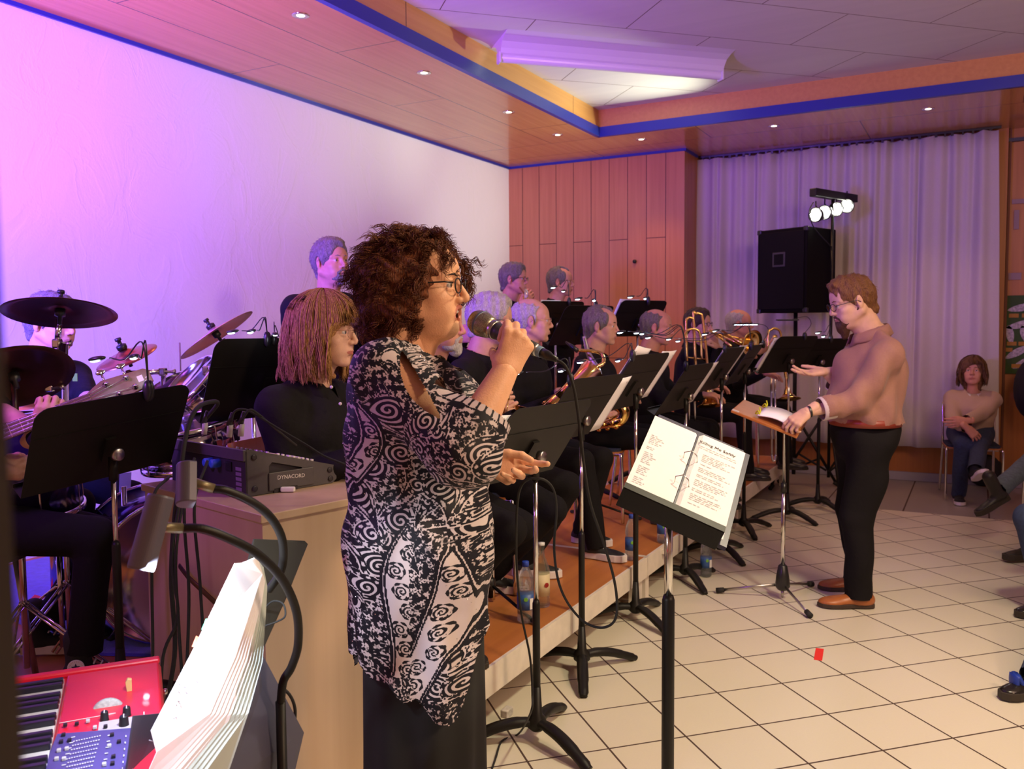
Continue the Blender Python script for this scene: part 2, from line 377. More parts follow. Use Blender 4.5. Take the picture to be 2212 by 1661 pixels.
def GT(nt, a, b): return math_n(nt, 'GREATER_THAN', a, b)
def LT(nt, a, b): return math_n(nt, 'LESS_THAN', a, b)
W1, W2 = (0.60, 0.285, 0.09), (0.50, 0.22, 0.065)
def soffit_lines(nt, X, Y, Z):
    w = 0.004; left = LT(nt, Y, SEY+0.01); back = GT(nt, Y, SEY-0.001)
    a = AND(nt, left, OR(nt, lnm(nt, X, -4.05, w), lnm(nt, X, -3.58, w)))
    s1 = AND(nt, LT(nt, X, -4.05), OR(nt, rep(nt, Y, 4.378, 2.44, w)))
    s2 = AND(nt, AND(nt, GT(nt, X, -4.05), LT(nt, X, -3.58)), rep(nt, Y, 5.618, 2.46, w))
    s3 = AND(nt, GT(nt, X, -3.58), rep(nt, Y, 4.375, 2.46, w))
    b = AND(nt, back, OR(nt, lnm(nt, Y, 7.47, w), lnm(nt, Y, 7.98, w)))
    c1 = AND(nt, AND(nt, GT(nt, Y, 7.46), LT(nt, Y, 7.98)), rep(nt, X, -2.2, 2.46, w))
    c2 = AND(nt, GT(nt, Y, 7.98), rep(nt, X, -3.39, 2.46, w))
    return OR(nt, AND(nt, left, OR(nt, a, s1, s2, s3)), b, c1, c2)
def panel_lines(nt, X, Y, Z):
    w = 0.0035; v = rep(nt, X, -4.335, 0.1985, w)
    k = math_n(nt, 'FRACT', math_n(nt, 'DIVIDE', math_n(nt, 'ADD', X, 4.335+19.85), 0.397)); od = GT(nt, k, 0.5)
    return OR(nt, v, AND(nt, od, lnm(nt, Z, 2.358, w)), AND(nt, math_n(nt, 'SUBTRACT', 1, od), lnm(nt, Z, 2.30, w)) if False else v, AND(nt, od, lnm(nt, Z, 1.16, w)), AND(nt, math_n(nt, 'SUBTRACT', 1, od), lnm(nt, Z, 1.75, w*0)))
def fascia_lines(nt, X, Y, Z): return OR(nt, AND(nt, LT(nt, Y, SEY-0.005), rep(nt, Y, 4.43, 2.45, 0.004)), AND(nt, GT(nt, Y, SEY-0.005), rep(nt, X, -2.187, 2.37, 0.004)))
def ceil_lines(nt, X, Y, Z):
    c = math_n(nt, 'SUBTRACT', Y, X); d = math_n(nt, 'ADD', Y, X); a = rep(nt, c, 6.75, 0.88, 0.004)
    row = math_n(nt, 'FLOOR', math_n(nt, 'DIVIDE', math_n(nt, 'SUBTRACT', c, 6.75), 0.88)); sh = math_n(nt, 'MULTIPLY', math_n(nt, 'FRACT', math_n(nt, 'ADD', math_n(nt, 'MULTIPLY', row, 0.5), 20)), 1.77)
    return OR(nt, a, rep(nt, math_n(nt, 'SUBTRACT', d, sh), 3.43, 1.77, 0.004))
SOF = wood('satin_maple_soffit', W1, W2, 0.24, 'Y', lines=soffit_lines, coat=0.35)
PAN = wood('maple_wall_panels', (0.56, 0.25, 0.095), (0.48, 0.20, 0.07), 0.45, 'Z', lines=panel_lines)
FAS = wood('maple_fascia', (0.62, 0.30, 0.09), (0.55, 0.25, 0.07), 0.4, 'Y', lines=fascia_lines)
POST = wood('orange_maple_post', (0.52, 0.20, 0.05), (0.44, 0.16, 0.04), 0.4, 'Z')
BLUE = mat('blue_trim_paint', (0.02, 0.035, 0.30), 0.35)
PLAS = plaster()
CEIL = wood('white_ceiling_boards', (0.66, 0.62, 0.60), (0.62, 0.585, 0.57), 0.8, 'X', scale=0.3, lines=ceil_lines)
def st(name, mb, m, parent=None, **k):
    o = mb.build(name, m, parent, **k)
    if not parent: o['kind'] = 'structure'
    return o
st('floor', MB().box((0, 4, -0.05), (11, 12, 0.1)), tile_mat())
st('wall_left', MB().box((WX-0.06, 4.2, 1.72), (0.12, 8.4, 3.44)), PLAS)
st('ceiling', MB().box((0.7, 2.7, CZ+0.05), (7.6, 9.6, 0.1)), CEIL)
# lowered wooden ceiling: a strip along the left wall and one along the back
s = MB().box(((WX+SEX)/2, 3.7, (SZ+CZ)/2), (SEX-WX, 7.52, CZ-SZ)).box((0, (SEY+BY)/2, (SZ+CZ)/2), (2*4.5, BY-SEY, CZ-SZ)); st('ceiling_lowered', s, SOF)
st('trim_1', MB().box((SEX+0.011, 3.66, (SZ+0.085+CZ)/2), (0.022, 7.56, CZ-SZ-0.085)).box((0.7, SEY-0.011, (SZ+0.085+CZ)/2), (7.6, 0.022, CZ-SZ-0.085)), FAS)
st('trim_2', MB().box((SEX+0.019, 3.64, SZ+0.041), (0.038, 7.6, 0.085)).box((0.7, SEY-0.019, SZ+0.041), (7.6, 0.038, 0.085)), BLUE)
st('trim_3', MB().box((WX+0.008, 4.15, SZ-0.012), (0.016, 8.36, 0.024)).box(((WX-2.558)/2, PYW-0.008, SZ-0.012), (1.942, 0.016, 0.024)).box((-2.55, PYW+0.2, SZ-0.012), (0.016, 0.42, 0.024)), BLUE)
# wood panelled wall at the back left, with a return towards the curtain
st('wall_back_panelled', MB().box(((WX-2.558)/2, PYW+0.05, SZ/2), (1.942, 0.1, SZ)), PAN)
st('wall_return', MB().box((-2.575, PYW+0.38, SZ/2), (0.035, 0.56, SZ)), POST)
st('wall_back', MB().box((0.5, BY+0.05, SZ/2), (7.0, 0.1, SZ)), POST)
st('wall_right', MB().box((3.6, 5.5, SZ/2), (0.1, 7.2, SZ)), PLAS)
st('baseboard_back', MB().box((0.5, BY-0.012, 0.04), (6.2, 0.024, 0.08)), mat('grey_baseboard', (0.42, 0.40, 0.42), 0.5))
st('trim_4', MB().box((0.125, BY-0.04, 1.6), (0.13, 0.08, 3.2)), POST)
st('trim_5', MB().box((0.205, BY-0.02, 1.6), (0.02, 0.04, 3.2)), mat('dark_gap_wood', (0.16, 0.05, 0.015), 0.6))
st('trim_6', MB().box((1.4, BY-0.02, 3.10), (2.6, 0.05, 0.03)), mat('dark_blue_rail', (0.01, 0.015, 0.06), 0.4))
st('trim_7', MB().box((-1.25, BY-0.03, 0.54), (2.5, 0.03, 0.012)), mat('dark_gap_wood', (0.16, 0.05, 0.015), 0.6))
# recess behind the curtain is dark window wall
# ---- curtain
def curtain():
    x0, x1, n, zt, zb = -2.62, 0.10, 620, 3.17, 0.345; vs = []; fs = []; rows = 14
    rnd = random.Random(5); ph = [rnd.random()*6.28 for _ in range(8)]; fr = [12.7, 29.3, 57.1, 83.0, 5.1]
    for j in range(rows+1):
        v = j/rows; z = zt+(zb-zt)*v; sprd = 0.6+0.4*min(1, v*3)
        for i in range(n+1):
            u = i/n; x = x0+(x1-x0)*u; w = 0
            for q, f in enumerate(fr): w += (0.022, 0.026, 0.017*(1.35-v), 0.006*(1.2-v), 0.02)[q]*math.sin(f*x*(1+0.02*math.sin(2*x+ph[q]))+ph[q]+0.35*math.sin(3*v+ph[q+3]))
            xx = x+0.018*math.sin(17.3*x+ph[1]+1.3)*sprd+(0.06*v if u > 0.9 else 0)*(u-0.9)*10
            hang = -0.012*abs(math.sin(24*x)) if j == 0 else 0
            vs.append((xx, 8.80+w*sprd, z+hang))
    for j in range(rows):
        for i in range(n): a = j*(n+1)+i; fs.append((a, a+1, a+n+2, a+n+1))
    o = obj('curtain', vs, fs, mat('mauve_white_curtain_cloth', (0.60, 0.56, 0.55), 0.9, noise=0.04, nscale=200, bump=0.15, bscale=300, sheen=0.3), smooth=True)
    md = o.modifiers.new('cloth', 'SOLIDIFY'); md.thickness = 0.004
    t = thing('curtain', 'floor-length pale pleated curtain hanging on hooks across the back wall', 'curtain', (-1.26, 8.8, 0.35))
    o.name = 'curtain_cloth'; setpar(o, t)
    MB().box((-1.26, 8.80, 3.188), (2.78, 0.03, 0.02)).build('curtain_rail', BLACKP, t)
    k = MB(); r = random.Random(3)
    x = -2.58
    while x < 0.09: k.box((x, 8.79, 3.168), (0.012+0.012*r.random(), 0.012, 0.03)); x += 0.055+0.03*r.random()
    h = k.build('curtain_hook', BLACKP, t); tag(h, kind='stuff')
curtain()
# ---- downlights
def downlight(x, y, label, on=1):
    t = thing('downlight', label, 'ceiling light', (x, y, SZ), 'halogen downlights in the wooden soffit')
    MB().lathe([(0.030, -0.002), (0.046, -0.004), (0.050, -0.0005), (0.046, 0.001), (0.030, 0.0)], 24, c=(x, y, SZ)).build('ring', CHROME, t, smooth=True)
    MB().lathe([(0.0, -0.003), (0.018, -0.003), (0.029, -0.001), (0.03, 0.0)], 20, c=(x, y, SZ)).build('lamp_lens', mat('glowing_halogen', (1, 0.9, 0.7), 0.3, emit=(1, 0.80, 0.50), estr=9*on), t, smooth=True)
    d = bpy.data.lights.new('halogen_light', 'SPOT'); d.energy = 30*on; d.color = (1, 0.50, 0.24); d.spot_size = math.radians(95); d.spot_blend = 0.7; d.shadow_soft_size = 0.03
    o = bpy.data.objects.new('halogen_light', d); COL.objects.link(o); o.location = (x, y, SZ-0.02); setpar(o, t)
for x, y, l in ((-3.33, 3.77, 'lit round downlight in the left soffit nearest the camera'), (-3.345, 5.0, 'second lit round downlight from the camera in the left soffit'), (-3.36, 6.23, 'third lit round downlight from the camera in the left soffit'),
                (-3.37, 7.17, 'lit round downlight beside the inner corner of the blue trim'), (-2.786, 7.73, 'lit round downlight above the wood panelled wall'), (-1.604, 7.80, 'small lit downlight above the middle of the curtain'), (-0.402, 7.82, 'small lit downlight above the right end of the curtain')):
    downlight(x, y, l)
# ---- fluorescent ceiling lamp, at 45 degrees
def ceiling_lamp():
    a, b = V(-2.93, 5.30, 0), V(-1.72, 6.48, 0); c = (a+b)/2; L = (b-a).length; ex = (b-a).normalized(); ey = Vector((-ex.y, ex.x, 0))
    t = thing('ceiling_lamp', 'unlit white fluorescent batten with curved reflector on the ceiling', 'ceiling light', (c.x, c.y, CZ))
    M = Matrix(((ex.x, ey.x, 0, c.x), (ex.y, ey.y, 0, c.y), (0, 0, 1, CZ), (0, 0, 0, 1)))
    wm_ = mat('white_lamp_enamel', (0.66, 0.63, 0.66), 0.35)
    # S-shaped reflector wing profile extruded along the lamp
    prof = [(-0.30, 0.0), (-0.20, -0.012), (-0.12, -0.035), (-0.075, -0.07), (-0.055, -0.10), (-0.03, -0.112), (0.03, -0.112), (0.055, -0.10), (0.075, -0.07), (0.12, -0.035), (0.20, -0.012), (0.30, 0.0)]
    vs = []; fs = []; n = len(prof)
    for x in (-L/2, L/2):
        for y, z in prof: vs.append((x, y*0.7, z))
    for i in range(n-1): fs.append((i, i+1, n+i+1, n+i))
    fs.append(tuple(range(n-1, -1, -1))); fs.append(tuple(range(n, 2*n)))
    MB().add(vs, fs, 0, M).build('reflector', wm_, t)
    MB().tube([(-L/2, 0, -0.125), (L/2, 0, -0.125)], 0.03, 16, M=M).build('tube_cover', mat('milky_tube_cover', (0.72, 0.68, 0.74), 0.25), t, smooth=False)
    for x in (-L/2, L/2): MB().box((x, 0, -0.125), (0.02, 0.075, 0.075), M=M).build('end_cap', wm_, t, bevel=0.008)
ceiling_lamp()
# small dark knob on the panelled wall
p = PY(1372, 565, PYW)
tag(MB().lathe([(0, -0.03), (0.018, -0.028), (0.02, -0.01), (0.011, 0.0)], 16, M=Matrix.Translation(p) @ Matrix.Rotation(-PI/2, 4, 'X')).build('wall_hook', BLACKP, smooth=True), 'small black round hook on the wood panelled wall', 'hook')
# ================================================================ STAGE
STG = wood('orange_stage_plywood', (0.52, 0.19, 0.045), (0.38, 0.125, 0.03), 0.42, 'Y', scale=0.35)
ALU = mat('pale_stage_frame_metal', (0.74, 0.68, 0.58), 0.5, 0.1, noise=0.08, nscale=14)
EX, EZ = -1.52, 0.26
def stage_module(x0, x1, y0, y1, label, legs):
    t = thing('stage_platform', label, 'stage platform', ((x0+x1)/2, (y0+y1)/2, 0), 'low stage platforms under the band')
    MB().box(((x0+x1)/2, (y0+y1)/2, EZ-0.014), (x1-x0-0.03, y1-y0-0.03, 0.026)).build('deck', STG, t)
    f = MB()
    for yy in (y0+0.009, y1-0.009): f.box(((x0+x1)/2, yy, EZ-0.056), (x1-x0, 0.016, 0.108))
    for xx in (x0+0.009, x1-0.009): f.box((xx, (y0+y1)/2, EZ-0.056), (0.016, y1-y0-0.02, 0.108))
    f.build('frame', ALU, t)
    for xx in (x0+0.05, x1-0.05):
        for yy in (y0+0.05, y1-0.05): MB().box((xx, yy, (EZ-0.1)/2), (0.055, 0.055, EZ-0.1)).build('leg', ALU, t)
    return t
for k, (y0, y1) in enumerate(((2.35, 4.33), (4.335, 6.32), (6.325, 8.25))):
    nm = ('nearest the camera', 'in the middle', 'farthest from the camera')[k]
    stage_module(EX-1.0, EX, y0, y1, 'low brown stage platform of the front row, '+nm, 1)
    stage_module(EX-2.0, EX-1.005, y0, y1, 'low brown stage platform of the middle row, '+nm, 1)
    stage_module(WX+0.02, EX-2.005, y0, y1, 'low brown stage platform along the white wall, '+nm, 1)
stage_module(WX+0.02, -2.62, 1.1, 2.345, 'low brown stage platform under the blue rug by the drums', 1)
# blue rug with red star shape
c = mat('blue_rug_pile', (0.045, 0.05, 0.30), 0.95, noise=0.25, nscale=30, bump=0.3, bscale=200, sheen=0.4)
pA, pB = PZ(385, 1378, EZ+0.012), PZ(215, 1388, EZ+0.012); 
t = thing('rug', 'blue rug with a red star pattern under the drum kit', 'rug', (-3.3, 3.0, EZ))
rp = [(-2.66, 2.16), (-2.55, 2.62), (-2.6, 3.9), (-4.3, 4.0), (-4.4, 2.3), (-3.35, 2.12), (-2.93, 2.04)]
MB().prism(rp, 0.012, Matrix.Translation((0, 0, EZ+0.007))).build('rug_pile', c, t)
q = [PZ(*a, EZ+0.0135) for a in ((60, 1300), (75, 1285), (122, 1298), (60, 1312))]
MB().prism([(a.x, a.y) for a in (q[0], q[3], q[2], q[1])], 0.002, Matrix.Translation((0, 0, EZ+0.0145))).build('star_patch', mat('red_rug_pile', (0.45, 0.03, 0.03), 0.95), t)
# white bracket plates and connector on the stage edge
for (px, py, l) in ((1437, 1190, 'pale corner bracket on the stage edge behind the lyric stand'), (1095, 1538, 'small pale bracket under the stage edge near the singer')):
    p = PX(px, py, EX+0.012); tag(MB().box(p, (0.03, 0.05, 0.03)).build('edge_bracket', mat('worn_white_plate', (0.6, 0.56, 0.5), 0.6, noise=0.2, nscale=90), bevel=0.004), l, 'bracket')
t = tag(MB().box((PZ(1769, 1413, 0.001)), (0.035, 0.15, 0.001), R=Matrix.Rotation(0.10, 3, 'Z')).build('floor_tape', mat('red_tape', (0.8, 0.03, 0.02), 0.5)), 'short strip of bright red tape stuck on the floor tiles', 'tape')
# ================================================================ PEOPLE
def skinmat(name, c, r=0.5): return mat(name, c, r, noise=0.07, nscale=35, bump=0.12, bscale=260, spec=0.35)
LIP = lambda n, c: mat(n, c, 0.4, spec=0.5)
HAIRC = {}
def hairmat(name, c1, c2, rough=0.5):
    if name in MATS: return MATS[name]
    m = mat(name, c1, rough, spec=0.35); nt = m.node_tree; b = nt.nodes['Principled BSDF']
    tc = nd(nt, 'ShaderNodeTexCoord'); mp = nd(nt, 'ShaderNodeMapping'); mp.inputs['Scale'].default_value = (1, 1, 0.18); nt.links.new(tc.outputs['Object'], mp.inputs[0])
    n = nd(nt, 'ShaderNodeTexNoise'); n.inputs['Scale'].default_value = 330; n.inputs['Detail'].default_value = 3; n.inputs['Distortion'].default_value = 0.3; nt.links.new(mp.outputs[0], n.inputs[0])
    r = nd(nt, 'ShaderNodeValToRGB'); r.color_ramp.elements[0].position = 0.38; r.color_ramp.elements[1].position = 0.62
    r.color_ramp.elements[0].color = (*c2, 1); r.color_ramp.elements[1].color = (*c1, 1); nt.links.new(n.outputs[0], r.inputs[0]); nt.links.new(r.outputs[0], b.inputs['Base Color'])
    bp = nd(nt, 'ShaderNodeBump'); bp.inputs['Strength'].default_value = 0.9; bp.inputs['Distance'].default_value = 0.006; nt.links.new(n.outputs[0], bp.inputs['Height']); nt.links.new(bp.outputs[0], b.inputs['Normal']); return m
def head_sdf(fem=0, mouth=0, full=0, ears=True, nose=1.0, brow=1.0, neck=True):
    s = SDF(); w = 1-0.05*fem
    s.ell((-0.018, 0, 0.034), (0.098, 0.077*w, 0.088), 0.01)               # skull
    s.ell((-0.045, 0, 0.018), (0.072, 0.072*w, 0.075), 0.02)               # back of skull
    s.ell((0.035, 0, 0.035), (0.057, 0.064*w, 0.058), 0.02)                # forehead
    s.ell((0.028, 0, -0.035), (0.062, 0.058*w+0.006*full, 0.078), 0.02)    # face
    for y in (-1, 1):
        s.cone((-0.012, y*0.056*w, -0.05), (0.058, y*0.022, -0.094), 0.019+0.006*full, 0.017+0.004*full, 0.022)   # jaw
        s.ell((0.052, y*0.041*w, -0.030), (0.027, 0.024, 0.022), 0.018)    # cheek
        s.ell((0.055, y*0.034, -0.062), (0.026+0.004*full, 0.022, 0.026), 0.018)
        s.cone((0.083, y*0.012, 0.020), (0.066, y*0.047*w, 0.020), 0.0085*brow, 0.008*brow, 0.012)  # brow
    s.ell((0.069, 0, -0.100), (0.019, 0.019, 0.017), 0.016)                # chin
    if full: s.ell((0.025, 0, -0.108), (0.045, 0.042, 0.022*full), 0.025)
    for y in (-1, 1): s.ell((0.098, y*0.031, 0.001), (0.020, 0.018, 0.014), 0.012, sub=True)  # sockets
    s.cone((0.087, 0, 0.012), (0.107*nose, 0, -0.026), 0.0065, 0.0085, 0.012)   # nose
    s.ell((0.104*nose, 0, -0.032), (0.0115, 0.0105, 0.0095), 0.006)
    for y in (-1, 1): s.ell((0.094, y*0.0115, -0.035), (0.0105, 0.0075, 0.0075), 0.006)
    for y in (-1, 1): s.ell((0.102, y*0.0058, -0.0435), (0.006, 0.003, 0.004), 0.002, sub=True)
    for y in (-1, 1):                                                        # eyelids
        s.ell((0.0695, y*0.031, 0.000), (0.0125, 0.0150, 0.0125), 0.003)
        s.ell((0.0725, y*0.031, 0.0112), (0.0150, 0.0165, 0.0082), 0.003)
        s.ell((0.0705, y*0.031, -0.0108), (0.0148, 0.0160, 0.0075), 0.003)
    o = mouth
    s.ell((0.075, 0, -0.064), (0.021, 0.027, 0.020), 0.014)
    if o:
        s.ell((0.088, 0, -0.0695), (0.030, 0.0185, 0.0045+0.0075*o), 0.004, sub=True)
        for q in range(-3, 3):
            a, b = q/3, (q+1)/3
            f = lambda t, up: (0.0955-0.017*t*t, 0.0215*t, -0.068+up*(0.0065+0.0075*o)*(1-t*t)**0.5)
            s.cone(f(a, 1), f(b, 1), 0.0034, 0.0034, 0.003); s.cone(f(a, -1), f(b, -1), 0.0042, 0.0042, 0.003)
    else:
        for y in (-1, 1):
            s.cone((0.0955, y*0.004, -0.0615), (0.084, y*0.023, -0.0655), 0.0042, 0.0022, 0.003)
            s.cone((0.0945, 0, -0.0715), (0.083, y*0.020, -0.067), 0.0052, 0.0025, 0.003)
        s.cone((0.104, -0.02, -0.0665), (0.104, 0.02, -0.0665), 0.0055, 0.0055, 0.003, sub=True) if False else None
    s.ell((0.094, 0, -0.082), (0.012, 0.016, 0.005), 0.007, sub=True)
    if ears:
        for y in (-1, 1):
            s.ell((-0.012, y*0.078*w, -0.006), (0.018, 0.0085, 0.031), 0.005, R=rotz(y*0.35))
            s.ell((-0.008, y*0.087*w, -0.003), (0.0095, 0.006, 0.017), 0.003, sub=True)
            s.ell((-0.008, y*0.076*w, -0.031), (0.009, 0.006, 0.010), 0.004)
    if neck:
        s.cone((-0.028, 0, -0.055), (-0.062, 0, -0.22), 0.054-0.006*fem+0.004*full, 0.062-0.006*fem, 0.02)
        s.cone((0.01, 0, -0.085), (-0.035, 0, -0.19), 0.034+0.008*full, 0.045, 0.02)
    return s
def rotz(a): return [[math.cos(a), -math.sin(a), 0], [math.sin(a), math.cos(a), 0], [0, 0, 1]]
def noise3(P, f, seed=0, octv=3):
    r = np.random.RandomState(seed); o = np.zeros(len(P)); A = 1
    for k in range(octv):
        K = r.randn(4, 3)*f; ph = r.rand(4)*6.28
        for i in range(4): o += A*np.sin(P@K[i]+ph[i]+1.3*np.sin(P[:, (i+k) % 3]*f*0.7+ph[i]))
        A *= 0.55; f *= 2.1
    return o/4
def hair_short(style, h):
    """cap of hair shaped by masks: full | thin (receding) | fringe (only sides and back) | quiff"""
    s = SDF(); a = {'fringe': 0.006, 'quiff': 0.0045}.get(style, 0.010)
    s.ell((-0.018, 0, 0.036), (0.098+a, 0.077+a, 0.088+a*1.1), 0.01); s.ell((-0.045, 0, 0.018), (0.072+a, 0.072+a, 0.075+a), 0.02); s.ell((0.03, 0, 0.045), (0.055+a*0.6, 0.062+a*0.6, 0.056+a), 0.02)
    s.cone((-0.06, 0.0, -0.03), (-0.072, 0, -0.065), 0.055, 0.045, 0.02)
    for y in (-1, 1): s.cone((-0.002, y*0.070, 0.02), (0.004, y*0.071, -0.02), 0.012, 0.007, 0.01)     # sideburn
    if style == 'quiff': s.cone((0.068, 0, 0.100), (0.02, 0, 0.118), 0.020, 0.018, 0.02, flat=(0, 1, 0), fs=2.0)
    if style == 'full': s.ell((0.01, 0, 0.10), (0.075, 0.062, 0.030), 0.02)
    # uncover face, ears, nape
    fr = {'full': 0.058, 'quiff': 0.062, 'thin': 0.035, 'fringe': -0.005}[style]
    s.ell((fr+0.085, 0, 0.01), (0.082, 0.10, 0.085 if style in ('full', 'quiff') else 0.11), 0.012, sub=True)
    if style == 'fringe': s.ell((0.0, 0, 0.115), (0.088, 0.060, 0.075), 0.02, sub=True)
    if style == 'thin':
        for y in (-1, 1): s.ell((0.05, y*0.035, 0.10), (0.05, 0.022, 0.045), 0.015, sub=True)
    s.ell((0.06, 0, -0.07), (0.075, 0.12, 0.075), 0.01, sub=True)
    for y in (-1, 1): s.ell((-0.008, y*0.085, -0.010), (0.024, 0.03, 0.036), 0.004, sub=True)
    s.ell((-0.02, 0, -0.15), (0.12, 0.12, 0.075), 0.015, sub=True)
    v, f = s.mesh(h, fold_noise(0.0022, 95, 3))
    return v, f
def strands(paths, rad, nsec=3, taper=True):
    """many thin hair locks -> verts, faces. paths: array (N, P, 3)"""
    P = np.asarray(paths); N, K, _ = P.shape; T = np.gradient(P, axis=1); T /= np.linalg.norm(T, axis=2, keepdims=True)+1e-9
    ref = np.array([0.3, 0.5, 0.81]); A = np.cross(T, ref); A /= np.linalg.norm(A, axis=2, keepdims=True)+1e-9; B = np.cross(T, A)
    r = np.ones(K)*rad
    if taper: t = np.linspace(0, 1, K); r = rad*(0.35+0.65*np.sin(PI*np.clip(t*0.85+0.12, 0, 1)))
    vs = np.zeros((N, K, nsec, 3))
    for k in range(nsec): a = 2*PI*k/nsec; vs[:, :, k] = P+r[None, :, None]*(math.cos(a)*A+math.sin(a)*B)
    base = (np.arange(N)*K*nsec)[:, None, None]; i = np.arange(K-1)[None, :, None]*nsec; k = np.arange(nsec)[None, None, :]; k2 = (k+1) % nsec
    f = np.stack([base+i+k, base+i+k2, base+i+nsec+k2, base+i+nsec+k], -1).reshape(-1, 4)
    return vs.reshape(-1, 3), f
HEADC = {}
def make_head(person, HM, skin, lip, hair=None, hstyle='full', glasses=None, beard=None, beardcol=None, brows=None, h=0.003, eyes=True, iris=(0.10, 0.07, 0.04), **kw):
    """returns the skin mesh part (world verts); adds eyes, hair, glasses, beard as children"""
    key = (h, tuple(sorted(kw.items())))
    if key not in HEADC: HEADC[key] = head_sdf(**kw).mesh(h)
    v, f = HEADC[key]; fc = v[f].mean(1); mi = np.zeros(len(f), int); o = kw.get('mouth', 0)
    inl = lambda c, r: (((fc-np.array(c))/np.array(r))**2).sum(1) < 1
    lipm = inl((0.093, 0, -0.067), (0.017, 0.026, 0.0075+0.0105*o)) & (fc[:, 0] > 0.081) & ((np.abs(fc[:, 2]+0.067) < 0.0065+0.0135*o))
    mi[lipm] = 1
    if o: mi[inl((0.070, 0, -0.0695), (0.024, 0.021, 0.012)) & (fc[:, 0] < 0.0875)] = 2
    mi[inl((0.103, -0.0058, -0.0425), (0.006, 0.0035, 0.004)) | inl((0.103, 0.0058, -0.0425), (0.006, 0.0035, 0.004))] = 2
    part = (xf(HM, v), f, mi)
    if eyes:
        for y in (-1, 1):
            e = MB(); n = 14
            vs = []; c = Vector((0.0718, y*0.031, 0.0003)); R = 0.0134
            e.ball((0, 0, 0), R, 16, 0, Matrix.Translation(c))
            eb = obj('eye', [HM @ Vector(q) for q in e.v], e.f, [mat('eye_white', (0.60, 0.55, 0.53), 0.25)], person, True)
            d = MB().lathe([(0.0, 0.0143), (0.003, 0.0139), (0.0060, 0.0125)], 14, M=HM @ Matrix.Translation(c) @ Matrix.Rotation(PI/2, 4, 'Y'))
            d.build('iris', mat('dark_iris_%d' % int(iris[0]*1000), iris, 0.2), eb, smooth=True)
    if o:
        MB().tube([HM @ V(0.0865-0.014*t*t, 0.016*t, -0.0615+0.001*abs(t)) for t in (-1, -.6, -.2, .2, .6, 1)], 0.0042, 8, sy=0.8).build('teeth', mat('teeth', (0.7, 0.66, 0.58), 0.3), person, smooth=True)
    hm = None
    if brows:
        for y in (-1, 1):
            MB().tube([HM @ V(0.0935-0.0005, y*0.012, 0.0215), HM @ V(0.0905, y*0.026, 0.0265), HM @ V(0.0775, y*0.044, 0.0225)], [0.0022, 0.0028, 0.0012], 6).build('eyebrow', brows, person, smooth=True)
    if hair and hstyle in ('full', 'thin', 'fringe', 'quiff'):
        hk = ('hair', hstyle, h)
        if hk not in HEADC: HEADC[hk] = hair_short(hstyle, h)
        v2, f2 = HEADC[hk]; obj('hair', xf(HM, v2), f2, hair, person, True)
        # short loose locks over the cap
        rr = np.random.RandomState(len(person.name)+int(abs(HM[0][3])*997)); 
        idx = rr.randint(0, len(v2), 420 if h < 0.0045 else 200); base = v2[idx]; c0 = np.array([-0.02, 0, 0.02]); nn = base-c0; nn /= np.linalg.norm(nn, axis=1, keepdims=True)
        tt = np.array([-0.8, 0, -0.45])-nn*(nn@np.array([-0.8, 0, -0.45]))[:, None]; tt += rr.randn(len(tt), 3)*0.35; L = 0.010+0.008*rr.rand(len(tt)) if hstyle != 'fringe' else 0.010+0*rr.rand(len(tt))
        P = np.stack([base+tt*L[:, None]*t+nn*(0.0022*math.sin(PI*t)-0.0006) for t in (0, .33, .66, 1)], 1)
        v3, f3 = strands(P, 0.0009); hm = obj('hair_locks', xf(HM, v3), f3, hair, person, True)
    if beard:
        s = SDF(); b = beard
        s.ell((0.066, 0, -0.098), (0.026+0.010*b, 0.026+0.006*b, 0.020+0.022*b), 0.01); s.cone((0.07, 0, -0.10), (0.074, 0, -0.115-0.05*max(0, b-0.8)*3), 0.026, 0.016, 0.02)
        for y in (-1, 1):
            s.cone((-0.004, y*0.063, -0.035), (0.050, y*0.032, -0.088), 0.012, 0.020, 0.012); s.cone((0.096, y*0.006, -0.051), (0.083, y*0.028, -0.066), 0.0055, 0.006, 0.006); s.cone((0.083, y*0.028, -0.066), (0.07, y*0.026, -0.092), 0.008, 0.016, 0.01)
        s.ell((0.100, 0, -0.067), (0.022, 0.019, 0.0085), 0.003, sub=True)
        v2, f2 = s.mesh(h, fold_noise(0.0016, 160, 4)); obj('beard', xf(HM, v2), f2, beardcol or hair, person, True)
    if glasses:
        gm = glasses if not isinstance(glasses, str) else BLACKP
        fr = MB(); th = 0.0018 if gm == BLACKP else 0.0009
        for y in (-1, 1):
            pts = [V(0.1015-0.004*math.cos(a)*0.5-abs(math.sin(a))*0.0, y*0.032+0.0225*math.cos(a)*1.0, -0.002+0.0175*math.sin(a)) for a in [2*PI*i/18 for i in range(18)]]
            pts = [V(p.x-0.10*abs(p.y)+0.003, p.y, p.z) for p in pts]
            fr.tube([HM @ p for p in pts], th, 6, closed=True)
            fr.tube([HM @ V(0.0955, y*0.054, 0.004), HM @ V(0.082, y*0.073, 0.006), HM @ V(0.0, y*0.084, 0.004), HM @ V(-0.018, y*0.082, -0.012)], th, 6)
        fr.tube([HM @ V(0.101, -0.010, 0.002), HM @ V(0.1045, 0, 0.005), HM @ V(0.101, 0.010, 0.002)], th, 6)
        g = fr.build('glasses', gm, person, smooth=True)
        ln = MB()
        for y in (-1, 1): ln.add([HM @ V(0.1005-0.10*abs(y*0.032+0.0225*math.cos(a))+0.003, y*0.032+0.0225*math.cos(a), -0.002+0.0175*math.sin(a)) for a in [2*PI*i/18 for i in range(18)]], [tuple(range(18))])
        ln.build('lens', mat('spectacle_lens', (0.9, 0.9, 0.92), 0.05, trans=1.0, alpha=0.25, spec=0.6), g)
    return part
